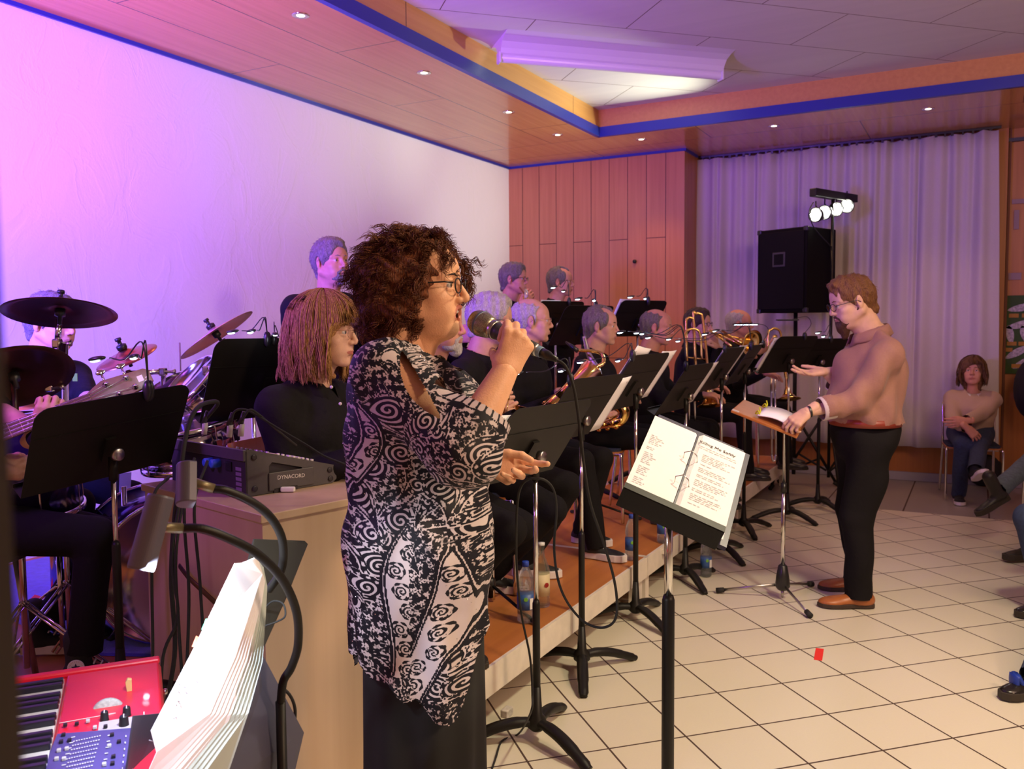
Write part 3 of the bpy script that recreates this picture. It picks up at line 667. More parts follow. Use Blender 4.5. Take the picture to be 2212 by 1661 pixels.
# ---- hands. local: x along fingers, y to the thumb side, z out of the back of the hand
def hand_sdf(curl=(0.3, 0.4, 0.45, 0.5), thumb=(0.5, 0.3, 0.4, 0.3), spread=0.12, size=1.0, curls=None, wrist=True):
    s = SDF(); S = size
    K = [(0.082, 0.026, 0.0), (0.085, 0.006, 0.003), (0.080, -0.014, 0.001), (0.072, -0.031, -0.004)]; L = [(0.040, 0.024, 0.020), (0.045, 0.028, 0.021), (0.042, 0.026, 0.020), (0.033, 0.019, 0.018)]
    R = [0.0092, 0.0094, 0.0089, 0.0078]
    if wrist: s.cone((-0.05*S, 0, 0), (0.008*S, 0, 0), 0.022*S, 0.021*S, 0.012, flat=(0, 1, 0), fs=1.25)
    for i in range(4):
        k = np.array(K[i])*S; s.cone(np.array((0.012, K[i][1]*0.45, 0))*S, k, 0.0135*S, 0.0108*S, 0.013)
    s.cone(np.array((0.02, 0.0, -0.004))*S, np.array((0.066, -0.005, -0.005))*S, 0.014*S, 0.012*S, 0.012, flat=(0, 1, 0), fs=2.2)
    for i in range(4):
        p = np.array(K[i])*S; yaw = spread*(1.1-i*0.75); c = curls[i] if curls else (curl[i], curl[i]*1.15, curl[i]*0.7); a = 0
        for j in range(3):
            a += c[j]; d = np.array((math.cos(a)*math.cos(yaw), math.cos(a)*math.sin(yaw), -math.sin(a)))
            q = p+d*L[i][j]*S; r0 = R[i]*(1-0.07*j)*S; s.cone(p, q, r0, R[i]*(1-0.07*(j+1))*S, 0.004 if j else 0.008); p = q
    # thumb: [out angle in palm plane, drop towards palm, bend1, bend2]
    p = np.array((0.014, 0.016, -0.006))*S; a0, dr, b1, b2 = thumb
    for j, (l, r0, r1) in enumerate(((0.043, 0.0145, 0.0118), (0.033, 0.0112, 0.0098), (0.027, 0.0098, 0.008))):
        a = a0-(0, b1, b1+b2)[j]; d = np.array((math.cos(a)*math.cos(dr), math.sin(a)*math.cos(dr), -math.sin(dr))); q = p+d*l*S; s.cone(p, q, r0*S, r1*S, 0.012 if j == 0 else 0.005); p = q
    return s
def hand_part(M, left=False, h=0.0028, **kw):
    """M: hand frame (x fingers, y thumb side, z back). left flag mirrors y internally so frames stay right handed"""
    v, f = hand_sdf(**kw).mesh(h)
    if left: v = v*np.array([1, -1, 1]); f = f[:, ::-1]
    return xf(M, v), f, np.zeros(len(f), int)
def handframe(wrist, fdir, back, left=False):
    x = Vector(fdir).normalized(); z = Vector(back); z = (z-z.dot(x)*x).normalized(); y = z.cross(x)
    return Matrix(((x.x, y.x, z.x, wrist[0]), (x.y, y.y, z.y, wrist[1]), (x.z, y.z, z.z, wrist[2]), (0, 0, 0, 1)))
def ik(a, b, l1, l2, hint):
    a, b, hint = Vector(a), Vector(b), Vector(hint); d = b-a; L = min(d.length, (l1+l2)*0.995); dn = d.normalized(); b2 = a+dn*L
    x = (l1*l1-l2*l2+L*L)/(2*L); hgt = math.sqrt(max(1e-6, l1*l1-x*x)); hv = hint-hint.dot(dn)*dn; hv.normalize(); return a+dn*x+hv*hgt, b2
BLK = mat('black_shirt_cotton', (0.009, 0.008, 0.009), 0.8, bump=0.35, bscale=35, spec=0.15)
BLKT = mat('black_trouser_cloth', (0.008, 0.007, 0.008), 0.85, bump=0.2, bscale=60, spec=0.15)
def headM(c, fwd, pitch=0, tilt=0, s=1.0):
    f = Vector(fwd).normalized(); f = Vector((f.x, f.y, 0)).normalized(); q = Matrix.Rotation(math.atan2(f.y, f.x), 4, 'Z') @ Matrix.Rotation(pitch, 4, 'Y') @ Matrix.Rotation(tilt, 4, 'X')
    return Matrix.Translation(Vector(c)) @ q @ Matrix.Scale(s, 4)
def person(label, head, fwd, hip, headdir=None, pitch=0, tilt=0, hs=1.0, arms=None, legs=None, skin=None, lip=None, hair=None, hstyle='full', top=BLK, bottom=BLKT, girth=1.0, shoulder=0.185, hd=0.003, bd=0.009, sleeve=1.0, shoe=None, seated=False, glasses=None, beard=None, beardcol=None, brows=None, collar=None, group=None, skipleg=False, wr=0.004, headkw=None, fit=1.0, iris=(0.1, 0.07, 0.04), cuffm=None, hk=None, toppart='shirt', belly=0, tuck=False, lw=1.0, neckdrop=0.222, sleeves=None):
    """arms: dict L/R -> (wrist, elbow hint, finger dir, back-of-hand dir, hand kwargs or None); legs: dict L/R -> (ankle, knee hint, toe dir)"""
    fw = Vector(fwd); fw.z = 0; fw.normalize(); lf = Vector((-fw.y, fw.x, 0)); up = V(0, 0, 1); head = Vector(head); hip = Vector(hip)
    t = thing('person', label, 'person', (hip.x, hip.y, 0), group)
    hdv = Vector(headdir) if headdir else fw; HM = headM(head, hdv, pitch, tilt, hs)
    parts = [make_head(t, HM, skin, lip, hair, hstyle, glasses, beard, beardcol, brows, hd, iris=iris, **(headkw or {}))]
    nb = HM @ V(-0.065, 0, -0.20)                                     # base of neck
    sc = head-up*neckdrop*hs-fw*0.045; sc = V(nb.x, nb.y, sc.z)-fw*0.005           # centre of the shoulder line
    sp = (hip+up*0.10)
    S = {'L': sc+lf*shoulder, 'R': sc-lf*shoulder}; g = girth
    core = SDF(); sh = SDF(); ax = (lf.x, lf.y, 0)
    for s, m in ((core, -0.012), (sh, 0.006)):
        ch = sc-up*0.13+fw*0.015
        s.cone(ch, sp+up*0.02+fw*belly*0.4, (0.118+m)*g, (0.118+m)*g, 0.05, flat=ax, fs=1.32)
        s.ell(ch+fw*0.02, ((0.125+m)*g,)*2+((0.17+m),), 0.05)
        s.cone(sc-up*0.035+lf*(shoulder-0.035), sc-up*0.035-lf*(shoulder-0.035), 0.054+m, 0.054+m, 0.04)
        s.cone(nb+up*0.015, sc+lf*(shoulder-0.04)-up*0.01, 0.050+m, 0.052+m, 0.035); s.cone(nb+up*0.015, sc-lf*(shoulder-0.04)-up*0.01, 0.050+m, 0.052+m, 0.035)
        if belly: s.ell(sp+up*0.08+fw*belly, ((0.12+m)*g, (0.13+m)*g, 0.15), 0.06)
        s.ell(sp-up*0.05, ((0.128+m)*g, (0.128+m)*g, 0.115), 0.05)
    core.cone(nb+up*0.03, sc-up*0.08, 0.05, 0.07, 0.03)
    info = {}
    for k in 'LR':
        a = arms.get(k) if arms else None
        if not a: a = (S[k]-up*0.55+fw*0.08, -fw, -up+fw*0.3, (lf if k == 'L' else -lf), {})
        wr_, hint, fd, bk, hkw = a; e, w = ik(S[k]-up*0.02, wr_, 0.285, 0.255, hint); info[k] = (S[k], e, w)
        core.cone(S[k]-up*0.02, e, 0.046, 0.037, 0.03); core.cone(e, w, 0.039, 0.0245, 0.02)
        slv = (sleeves or {}).get(k, sleeve)
        sh.cone(S[k]-up*0.02, e, 0.058*fit, 0.050*fit, 0.04)
        if slv > 0: sh.cone(e, e+(w-e)*slv, 0.051*fit, 0.051*fit-(0.013*slv), 0.02)
        if hkw is not None:
            M = handframe(w, fd, bk); hh = dict(hkw); res = hh.pop('h', 0.0035); lft = (k == 'L')
            flip = hh.pop('flip', False)
            parts.append(hand_part(M, left=(lft != flip), h=res, **hh))
    v, f = core.mesh(bd*1.3); parts.insert(1, (v, f, np.zeros(len(f), int)))
    v, f, m = joinm(parts); obj('body', v, f, [skin, lip, mat('dark_mouth', (0.05, 0.008, 0.006), 0.7)], t, True, m)
    v, f = sh.mesh(bd, fold_noise(wr, 26, int(abs(head.x*77)) % 50)); fc = v[f].mean(1)
    if sleeve > 0:
        keep = np.ones(len(f), bool)
        for k in 'LR':
            _, e, w = info[k]; slv = (sleeves or {}).get(k, sleeve); d = np.array((w-e).normalized()); c = np.array(e+(w-e)*slv)
            near = np.linalg.norm(fc-c, axis=1) < 0.075; keep &= ~(near & ((fc-c)@d > 0.004))
        f = f[keep]
    nbv = np.array(nb); dn = fc if sleeve <= 0 else v[f].mean(1); rel = dn-(nbv+np.array(fw)*0.02); f = f[~((np.linalg.norm(rel[:, :2], axis=1) < 0.062) & (rel[:, 2] > 0.0))]
    if tuck: f = f[v[f].mean(1)[:, 2] > hip.z+0.085]
    so = obj(toppart, v, f, top, t, True)
    if collar:
        cb = MB(); n = 22; R0 = []; ck = 1.06+0.7*(g-1)
        for j, (rr, zz) in enumerate(((0.058, 0.062), (0.066, 0.050), (0.080, 0.012), (0.070, 0.0))):
            for i in range(n+1):
                a = 0.33+(2*PI-0.66)*i/n; op = 1+0.30*math.exp(-((min(a, 2*PI-a))/0.45)**2)*(1 if j in (1, 2) else 0.25)
                R0.append(nb+fw*(0.020+ck*rr*math.cos(a)*op*1.05)+lf*(ck*rr*math.sin(a)*op)+up*(zz-0.018-0.05*math.cos(a)*0.5-(0.02 if abs(math.cos(a)) > 0.85 and math.cos(a) > 0 and j == 2 else 0)))
        fs = [(j*(n+1)+i, j*(n+1)+i+1, (j+1)*(n+1)+i+1, (j+1)*(n+1)+i) for j in range(3) for i in range(n)]
        co = obj('collar', R0, fs, collar, so, True); md = co.modifiers.new('cloth', 'SOLIDIFY'); md.thickness = 0.003
    if legs is not False:
        tr = SDF(); tr.ell(hip+up*0.02, (0.122*g, 0.122*g, 0.115), 0.05); tr.cone(hip+lf*0.06, hip-lf*0.06, 0.104*g, 0.104*g, 0.05)
        if tuck: tr.cone(hip, hip+up*0.02, 0.122*g, 0.120*g, 0.04, flat=ax, fs=1.25); tr.ell(hip+up*0.05, (0.158*g*0.8, 0.158*g*0.8, 0.09), 0.03)
        lk = {}
        for k in 'LR':
            L = legs.get(k); sgn = 1 if k == 'L' else -1; hj = hip+lf*0.088*sgn-up*0.01
            dl = (Vector(L[0])-hj).length; ll = dl/2*1.003 if dl > 0.72 else 0.425; kn, an = ik(hj, L[0], ll, ll, L[1]); lk[k] = (hj, kn, an, L[2])
            tr.cone(hj, kn, 0.088*g, 0.066*lw, 0.04); tr.cone(kn, an+(an-kn).normalized()*0.03, 0.064*lw, 0.056*lw, 0.02)
        v, f = tr.mesh(bd, fold_noise(wr*1.1, 22, 7)); fc = v[f].mean(1); keep = np.ones(len(f), bool)
        for k in 'LR': _, kn, an, _d = lk[k]; d = np.array((an-kn).normalized()); keep &= ~((np.linalg.norm(fc-np.array(an), axis=1) < 0.13) & ((fc-np.array(an))@d > (0.03 if not (shoe or {}).get('high') else -0.035)))
        obj('trousers', v, f[keep], bottom, t, True)
        for k in 'LR':
            _, kn, an, td = lk[k]; make_shoe(t, an, td, shoe or {})
    return t, HM, info
def make_shoe(par, ankle, toe, kw):
    """ankle joint about 0.085 above the sole"""
    toe = Vector(toe); x = toe.normalized(); z = V(0, 0, 1); z = (z-z.dot(x)*x).normalized(); y = z.cross(x); M = Matrix(((x.x, y.x, z.x, ankle[0]), (x.y, y.y, z.y, ankle[1]), (x.z, y.z, z.z, ankle[2]), (0, 0, 0, 1))) @ Matrix.Diagonal((kw.get('size', 1), kw.get('size', 1), 1, 1))
    um = kw.get('upper', mat('black_shoe_leather', (0.012, 0.011, 0.011), 0.35)); sm = kw.get('sole', mat('dark_shoe_sole', (0.03, 0.022, 0.015), 0.7)); st_ = kw.get('sole_h', 0.014); high = kw.get('high', 0)
    s = SDF(); s.ell((-0.025, 0, -0.048), (0.048, 0.036, 0.040), 0.02); s.cone((-0.02, 0, -0.04), (0.10, 0, -0.060), 0.038, 0.028, 0.025, flat=(0, 1, 0), fs=1.1)
    s.ell((0.115, 0.0, -0.062), (0.062, 0.044, 0.026), 0.02); s.cone((-0.012, 0, -0.04), (-0.018, 0, 0.01+high), 0.040, 0.043, 0.015)
    s.cut((0, 0, -1), 0.083-st_); v, f = s.mesh(0.006); o = obj('shoe', xf(M, v), f, um, par, True)
    w = [(-0.072, 0), (-0.066, 0.024), (-0.04, 0.034), (0.02, 0.033), (0.08, 0.043), (0.13, 0.044), (0.165, 0.030), (0.182, 0.0)]
    poly = [(a, b) for a, b in w]+[(a, -b) for a, b in reversed(w[1:-1])]
    MB().prism(poly[::-1], st_+0.006, M @ Matrix.Translation((0, 0, -0.085+st_/2+0.003))).build('sole', sm, o, bevel=0.003)
    if kw.get('lace'):
        b = MB()
        for i in range(4):
            xx = 0.035+i*0.020; zz = -0.012-0.0095*i+kw.get('lacez', 0)
            b.tube([M @ V(xx, -0.020, zz-0.006), M @ V(xx+0.004, 0, zz+0.004), M @ V(xx+0.002, 0.020, zz-0.006)], 0.003, 6)
        b.build('shoelace', kw['lace'], o, smooth=True)
    return o
# ================================================================ THE BAND AND THE AUDIENCE
SKF = skinmat('fair_skin', (0.62, 0.34, 0.23)); SKR = skinmat('rosy_skin', (0.60, 0.29, 0.20)); SKP = skinmat('pale_skin', (0.66, 0.40, 0.29))
LPF = LIP('pink_lips', (0.46, 0.15, 0.12)); LPM = LIP('natural_lips', (0.44, 0.19, 0.15))
GREY = hairmat('grey_hair', (0.24, 0.215, 0.20), (0.11, 0.10, 0.09)); WHITEH = hairmat('white_hair', (0.58, 0.55, 0.53), (0.36, 0.33, 0.31)); BROWNH = hairmat('light_brown_hair', (0.22, 0.11, 0.045), (0.09, 0.04, 0.018))
DKH = hairmat('dark_brown_hair', (0.07, 0.04, 0.025), (0.03, 0.017, 0.012)); CURL = hairmat('auburn_curls', (0.24, 0.080, 0.030), (0.075, 0.022, 0.011)); BLOND = hairmat('honey_blond_hair', (0.58, 0.32, 0.12), (0.26, 0.12, 0.04)); GINGER = hairmat('ginger_brown_hair', (0.24, 0.11, 0.04), (0.12, 0.05, 0.02))
CFh = Vector((CF.x, CF.y, 0)).normalized(); CRh = Vector((CR.x, CR.y, 0)).normalized(); UP = V(0, 0, 1)
GOLDF = mat('thin_gold_frame', (0.5, 0.35, 0.2), 0.25, 1.0)
E1 = V(1, 0.15, 0).normalized()
def low(p, z): return V(p.x, p.y, z)
# ---------- standing man at the wall
h = PD(716, 566, 4.65); f = (CRh*0.75-CFh*0.65).normalized()
person('man in black shirt standing against the white wall, hands down, grey beard stubble', h, (CRh*0.45-CFh*0.9), low(h-CRh*0.02, 1.17), f, pitch=-0.05, tilt=0.03, skin=SKR, lip=LPM, hair=GREY, hstyle='full', brows=GREY, beard=0.42, collar=BLK, girth=1.12, shoulder=0.19, headkw=dict(full=1, brow=1.1),
       arms={'R': (low(h-CRh*0.27, 1.12)-CFh*0.05, -CFh*-1, -UP, -CRh, {}), 'L': (low(h+CRh*0.24, 1.12)-CFh*0.03, CFh, -UP, CRh, {})},
       legs={'L': (low(h+CRh*0.1, EZ+0.09), -CFh, -CFh), 'R': (low(h-CRh*0.12, EZ+0.09), -CFh, -CFh)}, hd=0.0035)
# ---------- seated players of the front row
def seated(label, head, fwd, hd_dir, hands, lean=0.02, foot=None, feet_z=EZ, seat=0.47, **kw):
    fwd = Vector(fwd).normalized(); side = Vector((-fwd.y, fwd.x, 0)); hip = V(head.x, head.y, feet_z+seat+0.09)-fwd*(0.05+lean)
    foot = foot or {}
    L = {k: (low(hip+fwd*foot.get(k, (0.46, 0))[0]+side*(foot.get(k, (0, 0.13 if k == 'L' else -0.13))[1] or (0.13 if k == 'L' else -0.13)), feet_z+0.088), fwd*0.7+UP, fwd) for k in 'LR'}
    kw.setdefault('girth', 1.08); kw.setdefault('collar', BLK); kw.setdefault('hd', 0.0035)
    return person(label, head, fwd, hip, hd_dir, arms=hands, legs=L, **kw)
P1 = V(1, 0.25, 0).normalized()
def fr(base, a, b, c): return base+P1*a+Vector((-P1.y, P1.x, 0))*b+UP*c
SNK = dict(upper=mat('black_knit_sneaker', (0.015, 0.014, 0.015), 0.7), sole=mat('white_sneaker_sole', (0.72, 0.68, 0.66), 0.5), sole_h=0.030, lace=mat('grey_laces', (0.35, 0.33, 0.33), 0.7))
hA = PD(1062, 692, 4.1)
h = PD(950, 702, 3.62); seated('bearded man in black shirt behind the singer, only chin and collar showing', h, P1, CRh*0.9-CFh*0.3, {'R': (fr(h, 0.30, -0.12, -0.42), -UP, P1, UP, {}), 'L': (fr(h, 0.30, 0.1, -0.40), -UP, P1, UP, {})}, skin=SKR, lip=LPM, hair=GREY, hstyle='fringe', beard=0.5, beardcol=WHITEH, foot={'R': (0.12, -0.13), 'L': (0.05, 0.13)})
h = hA; seated('grey-haired saxophonist with glasses seated behind the microphone', h, P1, CRh*0.98-CFh*0.12, {'R': (PD(1066, 905, 3.93), -UP-P1*0.3, P1*0.8+UP*0.3-CFh*0.2, -CFh, {'curl': (0.7, 0.8, 0.8, 0.8), 'h': 0.003}), 'L': (PD(1055, 862, 3.95), -UP-P1*0.3, CRh*0.9+UP*0.1, -CFh, {'curl': (0.9, 0.9, 0.9, 0.9), 'h': 0.003})}, skin=SKF, lip=LPM, hair=WHITEH, hstyle='full', glasses=BLACKP, foot={'R': (0.10, -0.16), 'L': (0.20, 0.12)}, shoe=SNK, pitch=0.08, girth=1.15)
h = PD(1150, 693, 4.8); seated('balding saxophonist with wire glasses, seated in profile', h, V(1, -0.05, 0), CRh, {'R': (PD(1196, 868, 4.55), -UP-P1*0.2, CRh+UP*0.45, -CFh+UP, {'curl': (0.6, 0.7, 0.7, 0.7), 'h': 0.003}), 'L': (PD(1225, 842, 4.7), -UP-P1*0.3, CRh+UP*0.2, UP, {'curl': (0.8, 0.8, 0.8, 0.8)})}, skin=SKF, lip=LPM, hair=WHITEH, hstyle='fringe', glasses=GOLDF, foot={'R': (0.50, -0.10), 'L': (0.30, 0.16)}, shoe=SNK)
h = PD(1300, 704, 5.5); seated('saxophonist with short dark grey hair looking to the conductor', h, P1, CRh*0.93-CFh*0.35, {'R': (PD(1296, 905, 5.3), -UP-P1*0.2, P1, -CFh, {'curl': (0.8, 0.8, 0.8, 0.8)}), 'L': (PD(1330, 850, 5.4), -UP-P1*0.3, P1, UP, {})}, skin=SKF, lip=LPM, hair=GREY, hstyle='thin', brows=DKH, pitch=0.05)
h = PD(1420, 707, 5.95); seated('man with thinning hair seated below the small dark stands', h, P1, CRh*0.95-CFh*0.3, {'R': (fr(h, 0.30, -0.1, -0.45), -UP, P1, UP, {}), 'L': (fr(h, 0.33, 0.1, -0.40), -UP, P1, UP, {})}, skin=SKR, lip=LPM, hair=GREY, hstyle='fringe', brows=GREY, pitch=0.1, hd=0.004)
h = PD(1509, 700, 7.0); seated('young trombonist with short dark hair and glasses', h, P1, CRh*0.8-CFh*0.6, {'R': (PD(1552, 752, 6.75), -UP-P1*0.2, -CRh+UP*0.8, CRh, {'curl': (0.9, 0.9, 0.9, 0.9), 'h': 0.004}), 'L': (PD(1545, 742, 6.8), -UP-P1*0.3, UP-CRh*0.5, -CFh, {'curl': (0.7, 0.8, 0.8, 0.8)})}, skin=SKF, lip=LPM, hair=DKH, hstyle='full', glasses=BLACKP, hd=0.004)
h = PD(1598, 699, 7.5); seated('white-haired trombonist with glasses seated in front of the curtain', h, P1, CRh*0.95-CFh*0.3, {'R': (PD(1650, 806, 7.1), -UP-P1*0.2, P1-UP*0.1, UP, {'curl': (0.4, 0.4, 0.4, 0.4), 'h': 0.004}), 'L': (PD(1640, 760, 7.3), -UP, P1+UP, -CFh, {})}, skin=SKR, lip=LPM, hair=WHITEH, hstyle='fringe', glasses=BLACKP, hd=0.004)
h = PD(905, 596, 4.45); f = (CRh*0.8-CFh*0.6).normalized(); q_ = Vector((-f.y, f.x, 0))
person('man in black standing directly behind the singer, almost hidden by her curly hair', h, f, low(h-f*0.03, EZ+0.92), f, arms={'R': (PD(985, 728, 4.15), -UP-f*0.3, f+UP*0.2, -CFh, {'curl': (0.8, 0.8, 0.8, 0.8)}), 'L': (PD(1000, 722, 4.45), -UP, f, UP, {})}, legs={'L': (low(h+q_*0.12, EZ+0.09), f, f), 'R': (low(h-q_*0.12, EZ+0.09), f, f)}, skin=SKF, lip=LPM, hair=DKH, hstyle='full', collar=BLK, hd=0.005, shoulder=0.20)
# ---------- trumpeters standing in the back row
def standing_back(label, h, hd_dir, hands, **kw):
    hip = low(h-P1*0.03, EZ+0.92); sd = Vector((-P1.y, P1.x, 0))
    person(label, h, P1, hip, hd_dir, arms=hands, legs={'L': (low(hip+sd*0.12, EZ+0.09), P1, P1), 'R': (low(hip-sd*0.12, EZ+0.09), P1, P1)}, collar=BLK, hd=0.004, **kw)
h = PD(1111, 603, 6.8); standing_back('grey-haired trumpeter with glasses playing, at the left of the back row', h, CRh*0.93-CFh*0.35, {'R': (PD(1128, 655, 6.55), -UP, CRh*0.6+UP*0.8, CRh*-0.2-CFh, {'curl': (0.8, 0.8, 0.8, 0.8)}), 'L': (PD(1122, 665, 6.7), -UP, CRh*0.8+UP*0.5, UP, {})}, skin=SKR, lip=LPM, hair=GREY, hstyle='full', glasses=BLACKP)
h = PD(1212, 609, 7.3); standing_back('trumpeter with thin hair and glasses standing before the wood panels', h, CRh*0.95-CFh*0.3, {'R': (fr(h, 0.30, -0.08, -0.42), -UP, P1+UP*0.3, UP, {}), 'L': (fr(h, 0.30, 0.08, -0.40), -UP, P1, UP, {})}, skin=SKR, lip=LPM, hair=GREY, hstyle='thin', glasses=GOLDF)
# ---------- drummer
h = PD(113, 697, 3.75); fdr = (CRh*0.8-CFh*0.55).normalized()
t, _, _ = seated('drummer in black polo shirt, face half hidden by the large cymbal', h, fdr, CRh*0.95-CFh*0.25, {'R': (PD(60, 880, 3.2), -UP-fdr*0.3, CRh-UP*0.1, UP, {}), 'L': (PD(215, 900, 3.4), -UP, CRh, UP, {})}, skin=SKF, lip=LPM, hair=GREY, hstyle='full', pitch=0.12, sleeve=0.0, seat=0.5, hd=0.0035)
b = PD(162, 815, 3.56); q = frame(CRh, UP); MB().box((0, 0, 0), (0.020, 0.032, 0.003), Matrix.Translation(b) @ q).build('chest_emblem', mat('yellow_green_print', (0.16, 0.36, 0.02), 0.7), t)
# ---------- bass player, mostly outside the frame
kn = PD(205, 1120, 2.95); fb = (CRh*0.98+CFh*0.15).normalized(); sdb = Vector((-fb.y, fb.x, 0)); hip = kn-fb*0.42-UP*0.01+sdb*0.09; hip.z = kn.z+0.01; h = hip+UP*0.70-fb*0.02
CONV = dict(upper=mat('black_canvas_shoe', (0.012, 0.012, 0.016), 0.8), sole=mat('white_sneaker_sole', (0.72, 0.68, 0.66), 0.5), sole_h=0.028, high=0.07, lace=mat('white_laces', (0.7, 0.66, 0.7), 0.7), lacez=0.012)
ft = PZ(196, 1482, EZ); ank = V(ft.x, ft.y, EZ+0.09)-fb*0.02
tb, _, _ = person('bass player in black seated at the left edge, high-top canvas shoe', h, fb, hip, fb, arms={'L': (PD(95, 938, 2.80), -UP-fb*0.4, CRh*0.55+UP*0.8, -CFh*0.6+CRh*0.6, {'curl': (0.9, 1.0, 1.0, 1.0), 'h': 0.0028, 'thumb': (0.5, 0.7, 0.3, 0.3)}), 'R': (hip+fb*0.16-sdb*0.20+UP*0.18, -fb-UP*0.2, fb+sdb, fb, {'curl': (0.5, 0.5, 0.5, 0.5)})},
       legs={'R': (ank, fb*0.6+UP, CRh*0.9+CFh*0.25), 'L': (hip+fb*0.10+sdb*0.26-UP*(hip.z-EZ-0.09), fb*0.6+UP, fb)}, skin=SKF, lip=LPM, hair=GREY, shoe=CONV, sleeve=0.0, collar=BLK, girth=1.1)
# round emblem with a star on the ankle of the high-top
c = PD(177, 1424, 2.62+0.33)
sh = [o for o in tb.children if o.name.startswith('shoe')]
rc = sorted(sh, key=lambda o: (np.mean([v.co.x for v in o.data.vertices])-ank.x)**2+(np.mean([v.co.y for v in o.data.vertices])-ank.y)**2)[0]
td = (CRh*0.9+CFh*0.25).normalized(); sdn = Vector((td.y, -td.x, 0)); cc = ank-td*0.015+sdn*0.0445-UP*0.005
M = Matrix.Translation(cc) @ frame(td, UP, None)
MB().lathe([(0.0, 0.002), (0.025, 0.002), (0.027, 0.0)], 28, M=M).build('round_emblem', mat('white_rubber_patch', (0.72, 0.68, 0.70), 0.6), rc)
star = [(0.0155*math.cos(PI/2+i*PI/5)*(1 if i % 2 == 0 else 0.42), 0.0155*math.sin(PI/2+i*PI/5)*(1 if i % 2 == 0 else 0.42)) for i in range(10)]
MB().prism(star, 0.001, M @ Matrix.Translation((0, 0, 0.003))).build('star', mat('navy_print', (0.01, 0.012, 0.06), 0.6), rc)
rg = MB()
for k in range(22):
    a = 2*PI*k/22; rg.box((0.0205*math.cos(a), 0.0205*math.sin(a), 0.0025), (0.0012, 0.0028, 0.0006), M, R=Matrix.Rotation(a+PI/2, 3, 'Z'))
rg.build('emblem_lettering', mat('red_print', (0.5, 0.03, 0.03), 0.6), rc)
w = PD(98, 935, 2.80); d = (PD(60, 955, 2.82)-PD(110, 920, 2.78)).normalized()
MB().tube([w+d*0.055, w+d*0.01], 0.031, 18, caps=False).build('wristband', BLK, tb, smooth=True)
# ---------- conductor
D = 4.50; h = PD(1838, 651, D); fc_ = (-CRh*0.98+CFh*0.12).normalized(); hdc = -CRh
SHIRT = mat('dusty_rose_shirt', (0.30, 0.145, 0.115), 0.75, noise=0.05, nscale=120, bump=0.9, bscale=11, sheen=0.1); CUFF = mat('pale_lining_cloth', (0.62, 0.52, 0.52), 0.75)
BRS = dict(upper=mat('tan_brown_leather', (0.34, 0.105, 0.025), 0.4, noise=0.15, nscale=18), sole=mat('dark_brown_sole', (0.04, 0.022, 0.014), 0.6), sole_h=0.016, lace=mat('dark_laces', (0.05, 0.02, 0.012), 0.7), lacez=-0.005, size=1.16)
hip = PD(1873, 945, 4.52)
fl = PZ(1862, 1312, 0); frt = PZ(1850, 1275, 0)
sdc = Vector((-fc_.y, fc_.x, 0))
tc, HMc, ic = person('conductor in dusty rose shirt and black trousers standing on the tiles, hand raised', h, fc_, hip, hdc, pitch=0.30, hs=1.07, skin=SKP, lip=LPM, hair=GINGER, hstyle='quiff', glasses=BLACKP, beard=1.05, beardcol=hairmat('dark_auburn_beard', (0.10, 0.04, 0.02), (0.05, 0.02, 0.012)), brows=GINGER, top=SHIRT, bottom=BLKT, girth=1.28, shoulder=0.20, sleeve=0.62, sleeves={'L': 0.66, 'R': 0.62}, bd=0.007, wr=0.009, shoe=BRS, collar=SHIRT, belly=0.03, tuck=True, lw=1.22, fit=1.25, neckdrop=0.228, headkw=dict(full=1), hd=0.003,
       arms={'L': (PD(1744, 890, 4.30), fc_*-0.3-UP, -CRh*0.8-UP*0.55, -CFh*0.6+UP*0.8, {'curl': (0.5, 0.6, 0.7, 0.8), 'h': 0.0028}), 'R': (PD(1782, 803, 4.62), -UP-fc_*0.2, -CRh*0.98-UP*0.1, CFh*0.3-UP, {'curl': (0.25, 0.2, 0.2, 0.25), 'thumb': (0.85, 0.1, 0.25, 0.2), 'h': 0.0028, 'spread': 0.2})},
       legs={'L': (V(fl.x, fl.y, 0.088)-fc_*-0.02, fc_, fc_*0.97-sdc*-0.05), 'R': (V(frt.x, frt.y, 0.088), fc_, fc_)}, cuffm=CUFF)
sht = [o for o in tc.children if o.name.startswith('shirt')][0]
for k in 'LR':
    _, e, w = ic[k]; dd = (w-e).normalized(); c = e+(w-e)*(0.64 if k == 'L' else 0.6)
    MB().tube([c-dd*0.045, c-dd*0.04, c+dd*0.02, c+dd*0.024], [0.056, 0.061, 0.060, 0.055], 24, caps=False).build('rolled_cuff', CUFF, sht, smooth=True)
# belt, button, wristbands
bz = hip.z+0.088; cx = hip+fc_*0.012; bl = MB(); ring = [V(cx.x, cx.y, bz)+fc_*(0.171*math.cos(a))+sdc*(0.199*math.sin(a)) for a in [2*PI*i/40 for i in range(40)]]
vs = [p+UP*z_ for p in ring for z_ in (-0.020, 0.020)]; fs = [(2*i, 2*((i+1) % 40), 2*((i+1) % 40)+1, 2*i+1) for i in range(40)]
bo = obj('belt', vs, fs, mat('red_brown_belt_leather', (0.22, 0.03, 0.015), 0.4), tc, True); md = bo.modifiers.new('t', 'SOLIDIFY'); md.thickness = 0.004; md.offset = 1
_, e, w = ic['L']; dd = (w-e).normalized(); MB().tube([w-dd*0.015, w-dd*0.004], 0.030, 16, caps=False).build('wristband', BLACKP, tc, smooth=True)
